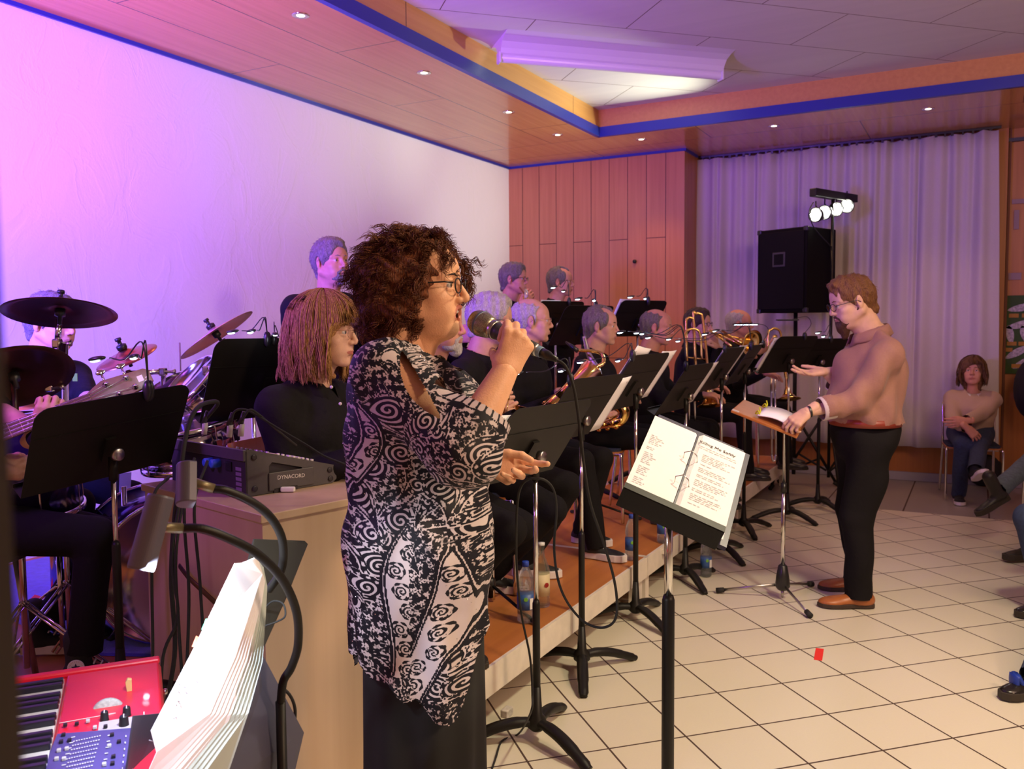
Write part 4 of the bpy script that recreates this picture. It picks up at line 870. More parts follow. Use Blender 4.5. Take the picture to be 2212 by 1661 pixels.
# ---------- audience woman on the chair
h = PD(2102, 803, 7.35); fa = (-CFh*0.93-CRh*0.35).normalized(); sa = Vector((-fa.y, fa.x, 0)); hip = V(h.x, h.y, 0.55)-fa*0.06
JEANS = mat('dark_blue_denim', (0.025, 0.04, 0.085), 0.85, noise=0.2, nscale=60)
person('woman with brown bob in beige sweater seated cross-legged by the curtain', h, fa, hip, -CFh*0.8-CRh*0.5, pitch=-0.18, skin=SKR, lip=LPF, brows=BROWNH, top=mat('beige_knit_wool', (0.50, 0.36, 0.26), 0.9, bump=0.3, bscale=200), bottom=JEANS, girth=1.1, shoulder=0.165, hd=0.004, headkw=dict(fem=1), collar=mat('white_blouse', (0.72, 0.68, 0.70), 0.7), sleeve=0.92, fit=1.1, neckdrop=0.215,
       arms={'R': (PD(2090, 925, 7.0), -UP-fa*0.2-sa*0.6, CRh*0.8-UP*0.7, -CFh+UP*0.3, {'curl': (0.3, 0.3, 0.3, 0.4)}), 'L': (PD(2075, 918, 6.97), -UP+sa*0.6, -CRh*0.7-UP*0.1, -CFh, {'curl': (0.4, 0.4, 0.4, 0.4)})},
       legs={'L': (PD(2108, 1012, 6.75), fa*0.8+UP, -CFh*0.7+UP*0.35-CRh*0.1), 'R': (low(PZ(2070, 1085, 0), 0.09), fa*0.7+UP, -CFh-CRh*0.4)}, shoe=dict(upper=mat('black_canvas_shoe', (0.012, 0.012, 0.016), 0.8), sole=mat('white_sneaker_sole', (0.72, 0.68, 0.66), 0.5), sole_h=0.022))
AW = [o for o in bpy.data.objects if o.get('label', '').startswith('woman with brown bob')][0]
def bob(HM, par, matl, n, seed, zbot=-0.16, bang=0.045, vol=0.022, rad=0.0022, wave=0.010, faceopen=0.95, flick=0.02):
    """bunches of locks running from the parting over the skull and hanging down in loose waves"""
    r = np.random.RandomState(seed); P = []; NS = 10
    for i in range(n//NS):
        az0 = r.uniform(-PI, PI); lay = r.rand(); ex = vol*(0.35+0.65*lay); isb = abs(az0) < faceopen*0.62
        zb0 = (bang-0.008*r.rand()-0.008*lay) if isb else (zbot+0.045*r.rand()**2+0.03*(1-lay)*r.rand() if abs(az0) >= faceopen else zbot+0.02)
        ph = r.rand()*6.28; fl = r.randn()*0.012; wv0 = wave*(0.6+0.8*r.rand())
        for s_ in range(NS):
            az = az0+r.randn()*0.045; zb = zb0+(0 if isb else r.randn()*0.006); K = 13; pts = []; th0 = 0.05+0.1*r.rand(); rx, ry = 0.098+ex+r.randn()*0.0015, 0.078+ex+r.randn()*0.0015; zt = 0.122+ex*0.8; dph = r.randn()*0.25
            for k in range(K):
                t = k/(K-1)
                if zb > 0: th = th0+(math.acos(max(-1, min(1, (zb-0.03)/0.09)))-th0)*t; z = 0.032+(zt-0.032)*math.cos(th); s = math.sin(th)
                elif t < 0.42: th = th0+(PI/2-th0)*t/0.42; z = 0.032+(zt-0.032)*math.cos(th); s = math.sin(th)
                else: q = (t-0.42)/0.58; z = 0.032+(zb-0.032)*q; s = 1+0.10*math.sin(q*PI*0.9)-0.10*q*q*(1 if abs(az) > 2.2 else 0.4)+fl*q*q*8
                wv = wv0*math.sin(7.5*t+ph+dph)*max(0, t-0.3)*1.5; a2 = az+0.16*math.sin(6*t+ph)*t*0.7
                fx = -0.012+rx*s*math.cos(a2)+wv*math.cos(a2); fy = ry*s*math.sin(a2)+wv*math.sin(a2)
                if zb < 0 and t > 0.42 and fx > 0.055: fx = 0.055-0.3*(fx-0.055)
                if abs(az) < faceopen and zb < 0 and t > 0.5: fy *= 1.0+0.05*t; fx = min(fx, 0.045)
                pts.append((fx, fy, z))
            P.append(pts)
    v, f = strands(np.array(P), rad, 3); return obj('hair', xf(HM, v), f, matl, par, True)
def cap(HM, par, matl, ex=0.012, zb=-0.13, open_=0.045):
    s = SDF(); s.ell((-0.018, 0, 0.034), (0.098+ex, 0.077+ex, 0.088+ex), 0.01); s.cone((-0.03, 0, 0.0), (-0.035, 0, zb), 0.088, 0.072, 0.03, flat=(0, 1, 0), fs=1.05); s.ell((open_+0.09, 0, -0.03), (0.090, 0.085, 0.085), 0.012, sub=True); s.ell((0.06, 0, -0.09), (0.07, 0.065, 0.09), 0.01, sub=True); s.ell((-0.02, 0, zb-0.08), (0.09, 0.05, 0.06), 0.01, sub=True)
    v, f = s.mesh(0.005, fold_noise(0.004, 60, 2)); return obj('hair_cap', xf(HM, v), f, matl, par, True)
HMa = headM(h, -CFh*0.8-CRh*0.5, -0.18); cap(HMa, AW, BROWNH, 0.02, -0.10); bob(HMa, AW, BROWNH, 500, 3, -0.12, 0.055, 0.036, 0.003)
# ---------- people at the right edge, seated, mostly outside the frame
h = PD(2330, 760, 6.3); fq = (-CRh*0.97-CFh*0.15).normalized(); sq = Vector((-fq.y, fq.x, 0)); hip = V(h.x, h.y, 0.56)-fq*0.03
person('person in pink sweater and rolled jeans with black boots, cut by the frame', h, fq, hip, fq, skin=SKR, lip=LPM, hair=BROWNH, top=mat('pink_knit_wool', (0.55, 0.30, 0.28), 0.9, bump=0.3, bscale=160), bottom=mat('washed_blue_denim', (0.10, 0.14, 0.17), 0.85, noise=0.2, nscale=50), girth=1.05, sleeve=0.9, hd=0.005, bd=0.011,
       arms={'L': (PD(2235, 950, 6.0), -UP, fq, UP, {}), 'R': (PD(2260, 960, 6.4), -UP, fq, UP, {})},
       legs={'L': (low(PZ(2222, 1212, 0), 0.10), fq+UP, fq), 'R': (PD(2148, 1064, 5.75), fq*0.4+UP, -CRh*0.8-UP*0.45)}, shoe=dict(high=0.10, upper=mat('black_boot_leather', (0.014, 0.012, 0.010), 0.45), sole_h=0.03, lace=BLACKP))
h = PD(2420, 640, 4.3); hip = V(h.x, h.y, 0.56)
person('person in dark jeans with black shoes at the right edge nearest the camera', h, fq, hip, fq, skin=SKR, lip=LPM, hair=BROWNH, bottom=JEANS, hd=0.006, bd=0.012,
       arms={'L': (hip+fq*0.3+UP*0.1, -UP, fq, UP, {}), 'R': (hip+fq*0.3+UP*0.1-sq*0.1, -UP, fq, UP, {})},
       legs={'L': (low(PZ(2235, 1500, 0), 0.09), fq+UP, fq+CFh*-0.2), 'R': (low(PZ(2262, 1330, 0), 0.09), fq+UP, fq)}, shoe=dict(upper=mat('black_polished_leather', (0.012, 0.010, 0.009), 0.22), sole_h=0.025, lace=BLACKP))
# ================================================================ THE SINGER
def paisley(U, Vv, seed=4):
    """signed pattern value in metres-ish: >0 light cloth print, <0 black ground. U, Vv: metres on the cloth"""
    r = np.random.RandomState(seed); out = np.full(len(U), -0.01); P = np.stack([U, Vv], 1)
    # small flower scatter on a jittered grid
    def scatter(per, rad, pet, sd, amp=0.45):
        rr = np.random.RandomState(sd); n = 97; J = rr.rand(n, n, 4); gi = np.floor(P/per).astype(int); best = np.full(len(U), -9.0)
        for dx in (-1, 0, 1):
            for dy in (-1, 0, 1):
                c = gi+np.array([dx, dy]); j = J[c[:, 0] % n, c[:, 1] % n]; q = P-(c+0.2+0.6*j[:, :2])*per
                d = np.hypot(q[:, 0], q[:, 1]); a = np.arctan2(q[:, 1], q[:, 0])+j[:, 2]*6.28; rd = rad*(0.7+0.6*j[:, 3])*(1+amp*np.cos(pet*a)); v = rd-d
                v = np.where(d < rd*0.32, d-rd*0.30, v); best = np.maximum(best, v)
        return best
    out = np.maximum(scatter(0.0165, 0.0044, 5, 1), scatter(0.011, 0.0019, 4, 2))
    # curling vines: iso lines of a warped field
    w = 0.012*np.sin(U*85+1.7*np.sin(Vv*60)); fld = np.sin((U+w)*150+2.3*np.sin(Vv*48+U*30))*np.cos((Vv+w)*120+1.9*np.sin(U*55)); vine = 0.0009-np.abs(fld-0.15)*0.0075; out = np.maximum(out, vine)
    # paisley drops with nested outlines
    n = 150; k = 0
    C = [(-0.30+0.6*r.rand(), -0.95+1.1*r.rand(), r.uniform(0.020, 0.046), r.rand()*6.28, r.choice([-1, 1])) for _ in range(n)]
    for cu, cv, s, a, sg in C:
        x, y = U-cu, Vv-cv; m = (np.abs(x) < s*2.3) & (np.abs(y) < s*2.3)
        if not m.any(): continue
        x, y = x[m], y[m]; x, y = (x*math.cos(a)+y*math.sin(a))/s, sg*(-x*math.sin(a)+y*math.cos(a))/s
        xb = x-0.45*np.clip(y+0.2, 0, 9)**2; wd = 0.78*np.clip(1-((y-(-0.25))/np.where(y > -0.25, 1.75, 0.85))**2, 0, None)**0.5*np.where(y > -0.25, np.clip(1-(y+0.25)/2.1, 0, 1)**0.5, 1)
        d = (wd-np.abs(xb))*s*0.8; ins = d > 0
        rng = np.where(d < 0.0024, d, np.where(d < 0.0060, np.minimum(d-0.0060, 0.0024-d)*1.0, 0)); 
        ph = np.arctan2(y+0.25, xb); rad = np.hypot(xb, y+0.25)*s; sp = np.sin(rad*620-ph*1.0)*0.0022
        dots = 0.0018-np.abs(np.mod(ph*8/6.283*2, 2)-1)*0.003
        v = np.where(d < 0.0024, np.minimum(d, 0.0024-d)+0.0008, np.where(d < 0.0044, -0.0014, np.where(d < 0.0088, dots, np.where(d < 0.0105, -0.0012, sp))))
        o = out[m]; o[ins] = v[ins]; out[m] = o
    return out
def bandpat(U, Vv, out, a, b, w, side):
    """pale teardrop band from a (narrow) to b (wide), holding black spirals of dots"""
    a = np.array(a); b = np.array(b); L = np.linalg.norm(b-a); t = (b-a)/L; nn = np.array([-t[1], t[0]]); x = (U-a[0])*t[0]+(Vv-a[1])*t[1]; y = (U-a[0])*nn[0]+(Vv-a[1])*nn[1]; y = y-0.02*np.sin(x/L*5)*side
    q = np.clip(x/L, 0, 1); wd = w*(np.sin(q**0.8*PI*0.93)*0.75+0.25*q); ins = (x > -0.01) & (x < L+0.012); d = np.where(ins, wd-np.abs(y), -1)
    m = d > -0.011; v = out.copy(); v[m & (d < 0)] = np.where(d[m & (d < 0)] > -0.0035, -0.002, np.where(d[m & (d < 0)] > -0.0062, 0.0012, -0.0015))
    i = d >= 0; pv = np.full(i.sum(), 0.003); X, Yy = x[i], y[i]
    for k in range(int(L/0.042)):
        c = 0.045+k*0.042; cy_ = 0.012*math.sin(k*2.1); r_ = np.hypot(X-c, Yy-cy_); ph = np.arctan2(Yy-cy_, X-c); pv = np.where(r_ < 0.0125, np.sin(r_*900-ph)*0.0022+0.0004, pv)
        arc = np.abs(r_-0.0165)-0.0022; dt = arc+np.abs(np.mod(ph*6/6.283*2, 2)-1)*0.003-0.001; pv = np.where((r_ >= 0.0125) & (r_ < 0.020), np.minimum(pv, dt), pv)
    v[i] = pv; return v
def tunic_mat():
    m = mat('paisley_print_cloth', (0.5, 0.5, 0.5), 0.62, spec=0.3, bump=0.12, bscale=30); nt = m.node_tree; b = nt.nodes['Principled BSDF']
    at = nd(nt, 'ShaderNodeAttribute'); at.attribute_name = 'print'; r = nd(nt, 'ShaderNodeMapRange'); r.inputs[1].default_value = -0.0004; r.inputs[2].default_value = 0.0004; nt.links.new(at.outputs['Fac'], r.inputs[0])
    nt.links.new(mixc(nt, r.outputs[0], (0.006, 0.006, 0.012), (0.60, 0.52, 0.53)), b.inputs['Base Color']); return m
def singer():
    sk, lp = skinmat('warm_skin', (0.80, 0.44, 0.26)), LIP('rose_lips', (0.60, 0.22, 0.17)); D = 2.06
    hd = (CRh*math.cos(0.24)-CFh*math.sin(0.24)).normalized(); h = PD(911, 620, D); HM = headM(h, hd, pitch=-0.02, tilt=0.0, s=0.99); fw = CRh; lf = CFh; up = UP
    t = thing('person', 'woman singing in black and white paisley tunic and long black skirt', 'person', (h.x, h.y, 0))
    parts = [make_head(t, HM, sk, lp, None, None, 'g', brows=DKH, h=0.0022, fem=0.6, mouth=1.5, full=1.1, ears=True, nose=1.02)]
    nb = PD(868, 748, D); sc = PD(862, 800, D); SR = PD(835, 812, 1.90); SL = PD(880, 812, 2.24)
    eR, wR = PD(1000, 972, 1.80), PD(1089, 806, 1.86); eL, wL = PD(960, 1000, 2.33), PD(1046, 992, 2.16)
    core = SDF(); ax = tuple(lf)
    core.cone(nb+up*0.03, sc-up*0.05, 0.060, 0.075, 0.03); core.cone(sc-up*0.12, PD(900, 1180, D), 0.125, 0.135, 0.05, flat=ax, fs=1.15)
    core.cone(sc-up*0.01, SR+(sc-SR)*0.18, 0.05, 0.052, 0.04); core.cone(sc-up*0.01, SL+(sc-SL)*0.18, 0.05, 0.052, 0.04)
    core.cone(SR, eR, 0.060, 0.046, 0.03); core.cone(eR, wR, 0.049, 0.0285, 0.02); core.cone(SL, eL, 0.056, 0.044, 0.03); core.cone(eL, wL, 0.044, 0.028, 0.02)
    core.ell(sc+fw*0.05-up*0.10, (0.09, 0.09, 0.10), 0.05)
    # forearm and the hand around the microphone share one surface with the arm
    v, f = core.mesh(0.006); parts.append((v, f, np.zeros(len(f), int)))
    mh, me = PD(1040, 699, 2.00), PD(1196, 774, 1.87); mx = (me-mh).normalized()
    fd = (CR*0.36+CU*0.93+CF*0.10).normalized(); bk = -CF*0.95+CR*0.25
    M = handframe(wR+fd*0.004, fd, bk); parts.append(hand_part(M, False, h=0.0022, size=0.98, curls=[(0.95, 1.35, 0.75), (1.0, 1.4, 0.8), (1.05, 1.4, 0.85), (1.15, 1.35, 0.8)], thumb=(0.35, 1.25, 0.2, 0.3), spread=0.05))
    fdL = (CR*0.93-CU*0.33+CF*0.05).normalized(); M = handframe(wL, fdL, CF*0.9-CU*0.25); parts.append(hand_part(M, True, h=0.0022, size=1.0, curls=[(0.30, 0.40, 0.30), (0.75, 0.6, 0.4), (1.1, 0.9, 0.5), (1.3, 1.0, 0.6)], thumb=(0.35, 0.35, 0.2, 0.35), spread=0.10))
    v, f, m = joinm(parts); obj('body', v, f, [sk, lp, mat('dark_mouth', (0.05, 0.008, 0.006), 0.7)], t, True, m)
    # ---- tunic
    s = SDF(); A = lambda px, py, dd=0.0: PD(px, py, D+dd)
    s.cone(A(872, 842), A(905, 930), 0.128, 0.168, 0.06, flat=ax, fs=1.10); s.cone(A(905, 930), A(905, 1180), 0.166, 0.166, 0.05, flat=ax, fs=1.12)
    s.cone(A(905, 1180), A(908, 1560), 0.166, 0.158, 0.05, flat=ax, fs=1.2)
    s.ell(A(955, 925), (0.115, 0.115, 0.10), 0.05)                         # bust
    s.cone(sc-up*0.012, SR+(sc-SR)*0.12-up*0.0, 0.060, 0.066, 0.04); s.cone(sc-up*0.012, SL+(sc-SL)*0.12, 0.060, 0.064, 0.04)
    s.cone(SR, eR, 0.078, 0.078, 0.035); s.cone(eR, eR+(wR-eR)*0.50, 0.078, 0.066, 0.03)
    s.cone(SL, eL, 0.072, 0.068, 0.035); s.cone(eL, eL+(wL-eL)*0.55, 0.066, 0.060, 0.03)
    c0 = A(905, 1200); O = np.array(c0); FW, LF = np.array(fw), np.array(lf)
    def disp(X, Y, Z):
        rx = (X-O[0])*FW[0]+(Y-O[1])*FW[1]; ry = (X-O[0])*LF[0]+(Y-O[1])*LF[1]; a = np.arctan2(ry, rx); low_ = np.clip((c0.z+0.12-Z)/0.5, 0, 1)
        dist = np.hypot(rx, ry); o = low_*(0.010*np.sin(a*7+1.2*np.sin(Z*9))+0.006*np.sin(a*13+2)) + 0.0035*np.sin(Z*42+3*a+2*np.sin(a*5)+1.5*np.sin(Z*11))
        return o
    v, f = s.mesh(0.0031, disp); fc = v[f].mean(1); rel = fc-O; fx = rel@FW; fy = rel@LF; z = fc[:, 2]
    pxz = lambda py: float(A(905, py).z)
    # asymmetric hem: long point at the front right, shorter at the back
    hx = np.array([-0.20, -0.13, -0.09, -0.05, -0.01, 0.01, 0.05, 0.085, 0.10, 0.14, 0.20]); hz = np.array([pxz(q) for q in (1372, 1386, 1398, 1415, 1440, 1445, 1480, 1500, 1490, 1385, 1290)])
    hem = np.interp(fx, hx, hz)+0.006*np.sin(fx*90); hem = np.where(fy > 0, pxz(1400)+0.3*fx, hem)
    keep = (z > hem)
    for e, w, q in ((eR, wR, 0.46), (eL, wL, 0.52)):
        d = np.array((w-e).normalized()); c = np.array(e+(w-e)*q); keep &= ~((np.linalg.norm(fc-c, axis=1) < 0.12) & ((fc-c)@d > 0.0035*np.sin(np.arctan2(fc[:, 0], fc[:, 1])*30)))
    # neckline and the open slit over the right shoulder
    nk = np.array(nb+up*0.0+fw*0.0); q = fc-nk; dpt = q@FW; keep &= ~((np.hypot(q@FW*0.75-0.030, q@LF) < 0.080) & (q[:, 2] > -0.055-0.9*np.clip(dpt-0.02, 0, 9)))
    Rr = np.array(-CFh); sx = (fc-np.array(CC)); dep = sx@np.array(CF); U_ = sx@np.array(CR); V_ = sx@np.array(CU)
    a = np.array([865.0, 752.0]); b = np.array([966.0, 910.0])            # slit ends; a lens between them on the near side of the body
    pa, pb = np.array(PD(868, 758, 1.86)), np.array(PD(967, 908, 1.84)); ab = pb-pa; Ls = np.linalg.norm(ab); ab = ab/Ls; rr = fc-pa; tt = rr@ab/Ls; nrm = np.cross(ab, np.array(CFh)); off = rr@nrm
    wdt = 0.017*np.clip(np.sin(np.clip(tt, 0, 1)**1.0*PI), 0, 1)**0.8
    keep &= ~((tt > 0) & (tt < 1) & (np.abs(off+0.012*np.sin(tt*PI)) < wdt) & (fy < 0.02) & (z > pxz(925)) & ((fc-O)@LF < 0.0))
    f = f[keep]
    o = obj('tunic', v, f, tunic_mat(), t, True); b_ = bmesh.new(); b_.from_mesh(o.data); bmesh.ops.delete(b_, geom=[x for x in b_.verts if not x.link_faces], context='VERTS'); b_.to_mesh(o.data); b_.free()
    vv = np.empty(len(o.data.vertices)*3, dtype=np.float32); o.data.vertices.foreach_get('co', vv); vv = vv.reshape(-1, 3); r2 = vv-O; ang = np.arctan2(r2@LF, -(r2@LF*0)+(r2@FW)); 
    U = 0.9*(r2@FW)+0.35*np.abs(r2@LF)*np.sign(r2@FW); U = np.where(r2@LF > 0.02, U+0.31, U); Vv = r2[:, 2]-float(pxz(1000)-O[2])
    pt = paisley(U, Vv); PXY = lambda px, py: (0.9*(px-905)/905.0, (1000-py)/905.0)
    for aa, bb, ww, sg in (((862, 1070), (800, 1378), 0.032, -1), ((1048, 1150), (975, 1490), 0.036, 1), ((760, 870), (748, 1060), 0.016, 1), ((880, 790), (800, 780), 0.02, 1)): pt = bandpat(U, Vv, pt, PXY(*aa), PXY(*bb), ww, sg)
    # pale lace edge on the cuff
    for e, w, q in ((eR, wR, 0.46),):
        d = np.array((w-e).normalized()); c = np.array(e+(w-e)*q); s_ = (vv-c)@d; nr = np.linalg.norm(vv-c, axis=1) < 0.11; an = np.arctan2((vv-c)@np.array(CFh), (vv-c)@np.cross(d, np.array(CFh)))
        pt = np.where(nr & (s_ > -0.016), np.abs(np.sin(an*14))*0.0045-0.0012-np.abs(s_+0.008)*0.1, pt); pt = np.where(nr & (s_ > -0.030) & (s_ <= -0.016), 0.0022*np.sin(an*9)-0.0004, pt); pt = np.where(nr & (s_ > -0.021) & (s_ <= -0.018), -0.002, pt)
    pt = pt-0.00045; at = o.data.attributes.new('print', 'FLOAT', 'POINT'); at.data.foreach_set('value', pt.astype(np.float32))
    # sequins
    rr_ = np.random.RandomState(8); idx = rr_.choice(len(vv), 260, replace=False); sq = MB()
    nv = np.empty(len(vv)*3, dtype=np.float32); o.data.vertices.foreach_get('normal', nv); nv = nv.reshape(-1, 3)
    for i in idx:
        n_ = Vector(nv[i].tolist()); p = Vector(vv[i].tolist())+n_*0.001; M = Matrix.Translation(p) @ n_.to_track_quat('Z', 'Y').to_matrix().to_4x4(); sq.lathe([(0.0016, 0), (0.0010, 0.0007), (0.0, 0.0008)], 6, M=M)
    tag(sq.build('sequins', mat('silver_sequin', (0.8, 0.78, 0.8), 0.15, 1.0), o), kind='stuff')
    nl = []; 
    for i in range(26):
        a = 2*PI*i/26; nl.append(nb+fw*(0.026+0.088*math.cos(a))+lf*0.074*math.sin(a)+up*(-0.010-0.062*max(0, math.cos(a))-0.0*a))
    MB().tube(nl, 0.0045, 8, closed=True).build('neck_trim', mat('silver_thread_trim', (0.5, 0.46, 0.44), 0.35, 0.5, noise=0.4, nscale=300), o, smooth=True)
    # ---- skirt
    sv = []; sf = []; n = 72; rows = 12; zt, zb = pxz(1250), 0.09
    for j in range(rows+1):
        q = j/rows; z_ = zt+(zb-zt)*q
        for i in range(n):
            a = 2*PI*i/n; R_ = 0.142+0.004*math.sin(5*a+1)+q*0.010*math.sin(9*a+2*q); sv.append(A(910, 1250)*0+Vector((c0.x, c0.y, 0))+fw*(0.005+R_*math.cos(a))+lf*(R_*1.15*math.sin(a))+up*z_)
    for j in range(rows):
        for i in range(n): sf.append((j*n+i, (j+1)*n+i, (j+1)*n+(i+1) % n, j*n+(i+1) % n))
    so = obj('skirt', sv, sf, mat('black_jersey_skirt', (0.008, 0.008, 0.009), 0.85), t, True); md = so.modifiers.new('t', 'SOLIDIFY'); md.thickness = 0.003
    gl = V(c0.x, c0.y, 0.088)
    for k in (-1, 1): make_shoe(t, gl+lf*0.09*k-fw*0.02, fw, {})
    # ---- curly hair
    r = np.random.RandomState(11); cap_ = SDF(); cap_.ell((-0.046, 0, 0.022), (0.112, 0.108, 0.104), 0.01); cap_.ell((-0.052, 0, -0.045), (0.098, 0.100, 0.072), 0.03)
    cap_.ell((0.122, 0, -0.045), (0.095, 0.088, 0.112), 0.012, sub=True); cap_.ell((0.060, 0, -0.10), (0.068, 0.085, 0.085), 0.012, sub=True)
    cap_.ell((-0.014, 0, 0.042), (0.084, 0.078, 0.084), 0.02); cap_.ell((0.135, 0, -0.02), (0.085, 0.088, 0.10), 0.012, sub=True); v, f = cap_.mesh(0.004, fold_noise(0.007, 75, 6)); obj('hair_cap', xf(HM, v), f, CURL, t, True)
    # locks: each is a bunch of thin hairs following one loose spiral
    NC, NS, K = 760, 11, 16; P = np.zeros((NC*NS, K, 3)); i = 0; q = np.linspace(0, 1, K)[:, None]
    while i < NC:
        u = r.randn(3); u /= np.linalg.norm(u); c_ = np.array([-0.046, 0, 0.018]); e_ = np.array([0.116, 0.112, 0.119])
        if u[2] < -0.1: c_ = np.array([-0.052, 0, -0.045]); e_ = np.array([0.102, 0.102, 0.073])
        elif u[0] > 0.35 and u[2] > 0.2: c_ = np.array([-0.020, 0, 0.018]); e_ = np.array([0.118, 0.098, 0.119])
        base = c_+u*e_*(0.92+0.08*r.rand())
        if 55 <= i < 150: u = np.array([0.5*r.rand(), 0.9*r.rand()-0.45, 1.0]); u /= np.linalg.norm(u); base = np.array([-0.030, 0, 0.018])+u*np.array([0.10, 0.10, 0.122])
        if i < 55: base = np.array([0.050, 0.086, 0.020])+u*np.array([0.045, 0.022, 0.060])
        if base[0] > 0.045 and base[2] < 0.080 and base[1] < 0.055: continue
        if base[0] > 0.030 and base[2] < -0.010: continue
        L = 0.045+0.035*r.rand(); g_ = np.array([1.3*u[0]-0.25, 1.3*u[1], -1.0 if u[2] < 0.85 else -0.3]); tng = g_-u*(g_@u); tng = tng/np.linalg.norm(tng)+r.randn(3)*0.22-u*0.05
        if base[0] > 0.02: tng += np.array([-0.25 if base[1] < 0.04 else -0.1, 0.5*np.sign(base[1]+1e-6), 0.1])
        tng /= np.linalg.norm(tng); e1 = np.cross(tng, u); e1 /= np.linalg.norm(e1); e2 = np.cross(tng, e1); R_ = 0.0045+0.004*r.rand(); w = (1.2+1.3*r.rand())*2*PI; p0 = r.rand()*6.28
        for s_ in range(NS):
            o_ = r.randn(3)*0.0032; dp = r.randn()*0.28; dl = 0.85+0.3*r.rand(); rr_ = R_*(0.8+0.4*r.rand())
            P[i*NS+s_] = base+o_*(0.7+0.5*q)+tng*q*L*dl+(e1*np.cos(w*q+p0+dp)+e2*np.sin(w*q+p0+dp))*rr_*(0.35+0.65*q)
        i += 1
    v, f = strands(P, 0.0008, 3); obj('hair', xf(HM, v), f, CURL, t, True)
    n2 = 380; P = np.zeros((n2, K, 3)); i = 0
    while i < n2:
        u = r.randn(3); u /= np.linalg.norm(u)
        if (u[0] > 0.25 and u[2] < 0.55) or u[2] < -0.8: continue
        base = np.array([-0.044, 0, 0.014])+u*np.array([0.118, 0.114, 0.106]); tng = u*0.7+r.randn(3)*0.8; tng /= np.linalg.norm(tng); e1 = np.cross(tng, r.randn(3)); e1 /= np.linalg.norm(e1); e2 = np.cross(tng, e1); w = 5+5*r.rand()
        P[i] = base+tng*q*(0.014+0.020*r.rand())+(e1*np.cos(w*q)+e2*np.sin(w*q))*0.004; i += 1
    v, f = strands(P, 0.00035, 3); obj('flyaway_hair', xf(HM, v), f, CURL, t, True)
    # ---- microphone, held: a thing of its own
    mt = thing('microphone', 'black handheld microphone with champagne grille held by the singer', 'microphone', tuple(mh))
    M = Matrix.Translation(mh) @ frame(None, None, None) if False else Matrix.Translation(mh) @ mx.to_track_quat('Z', 'Y').to_matrix().to_4x4()
    gm = mat('champagne_mesh_grille', (0.50, 0.44, 0.34), 0.35, 0.8); nt = gm.node_tree; b = nt.nodes['Principled BSDF']; tc = nd(nt, 'ShaderNodeTexCoord'); vo = nd(nt, 'ShaderNodeTexVoronoi'); vo.inputs['Scale'].default_value = 800; nt.links.new(tc.outputs['Object'], vo.inputs[0])
    rp = nd(nt, 'ShaderNodeMapRange'); rp.inputs[1].default_value = 0.1; rp.inputs[2].default_value = 0.6; rp.inputs[3].default_value = 1; rp.inputs[4].default_value = 0; nt.links.new(vo.outputs['Distance'], rp.inputs[0]); nt.links.new(mixc(nt, rp.outputs[0], (0.20, 0.175, 0.13), (0.62, 0.55, 0.42)), b.inputs['Base Color'])
    MB().lathe([(0.0, -0.032), (0.014, -0.030), (0.0235, -0.023), (0.0285, -0.012), (0.0298, 0.0), (0.0288, 0.012), (0.0255, 0.026), (0.0215, 0.036)], 32, M=M).build('grille', gm, mt, smooth=True)
    MB().lathe([(0.0296, -0.003), (0.0306, -0.001), (0.0306, 0.002), (0.0292, 0.004)], 32, M=M).build('grille_band', mat('grey_blue_band', (0.12, 0.15, 0.24), 0.4, 0.5), mt, smooth=True)
    MB().lathe([(0.0205, 0.034), (0.0222, 0.036), (0.0222, 0.046), (0.0205, 0.048)], 32, M=M).build('collar_ring', STEEL, mt, smooth=True)
    Lh = (me-mh).length
    MB().lathe([(0.0205, 0.047), (0.0185, 0.060), (0.0165, 0.10), (0.0150, Lh-0.052), (0.014, Lh-0.050)], 28, M=M).build('handle', mat('dark_grey_handle', (0.035, 0.033, 0.032), 0.45), mt, smooth=True)
    MB().lathe([(0.0120, Lh-0.052), (0.0125, Lh-0.050), (0.0125, Lh-0.036), (0.0120, Lh-0.034)], 24, M=M).build('connector_ring', mat('pale_blue_tape', (0.16, 0.27, 0.42), 0.5), mt, smooth=True)
    MB().lathe([(0.0105, Lh-0.066+0.02), (0.0130, Lh-0.064+0.02), (0.0135, Lh-0.06), (0.0118, Lh-0.058)], 24, M=M).build('connector_shell', STEEL, mt, smooth=True)
    MB().lathe([(0.0112, Lh-0.036), (0.0108, Lh-0.016), (0.0075, Lh-0.006), (0.0055, Lh+0.010), (0.0, Lh+0.012)], 24, M=M).build('cable_plug', BLACKP, mt, smooth=True)
    e = me+mx*0.005
    pts = [e, PD(1222, 792, 1.86), PD(1240, 840, 1.87), PD(1252, 920, 1.90), PD(1262, 1010, 1.93), PD(1276, 1090, 1.97), PD(1303, 1170, 2.02), PD(1325, 1245, 2.06), PD(1333, 1300, 2.09), PD(1330, 1335, 2.10), PD(1315, 1352, 2.12), PD(1290, 1355, 2.14), PD(1258, 1340, 2.16), PD(1225, 1300, 2.17), PD(1205, 1250, 2.17), PD(1197, 1180, 2.17), PD(1202, 1110, 2.16), PD(1198, 1065, 2.15), PD(1184, 1042, 2.14), PD(1163, 1033, 2.13), PD(1140, 1036, 2.14), PD(1125, 1052, 2.16), PD(1118, 1085, 2.2), PD(1115, 1150, 2.25), PD(1117, 1240, 2.35), PD(1127, 1330, 2.45), PD(1145, 1420, 2.52), PD(1150, 1500, 2.54)]
    p_ = PD(1146, 1540, 2.55); pts += [p_, PZ(1120, 1585, 0.02), PZ(1085, 1600, 0.006), PZ(1070, 1640, 0.006), PZ(1050, 1700, 0.006)]
    tag(MB().tube(bez(pts, 7), 0.0033, 8).build('microphone_cable', RUBBER, smooth=True), 'black microphone cable looping over the singer\'s lower hand to the floor', 'cable')
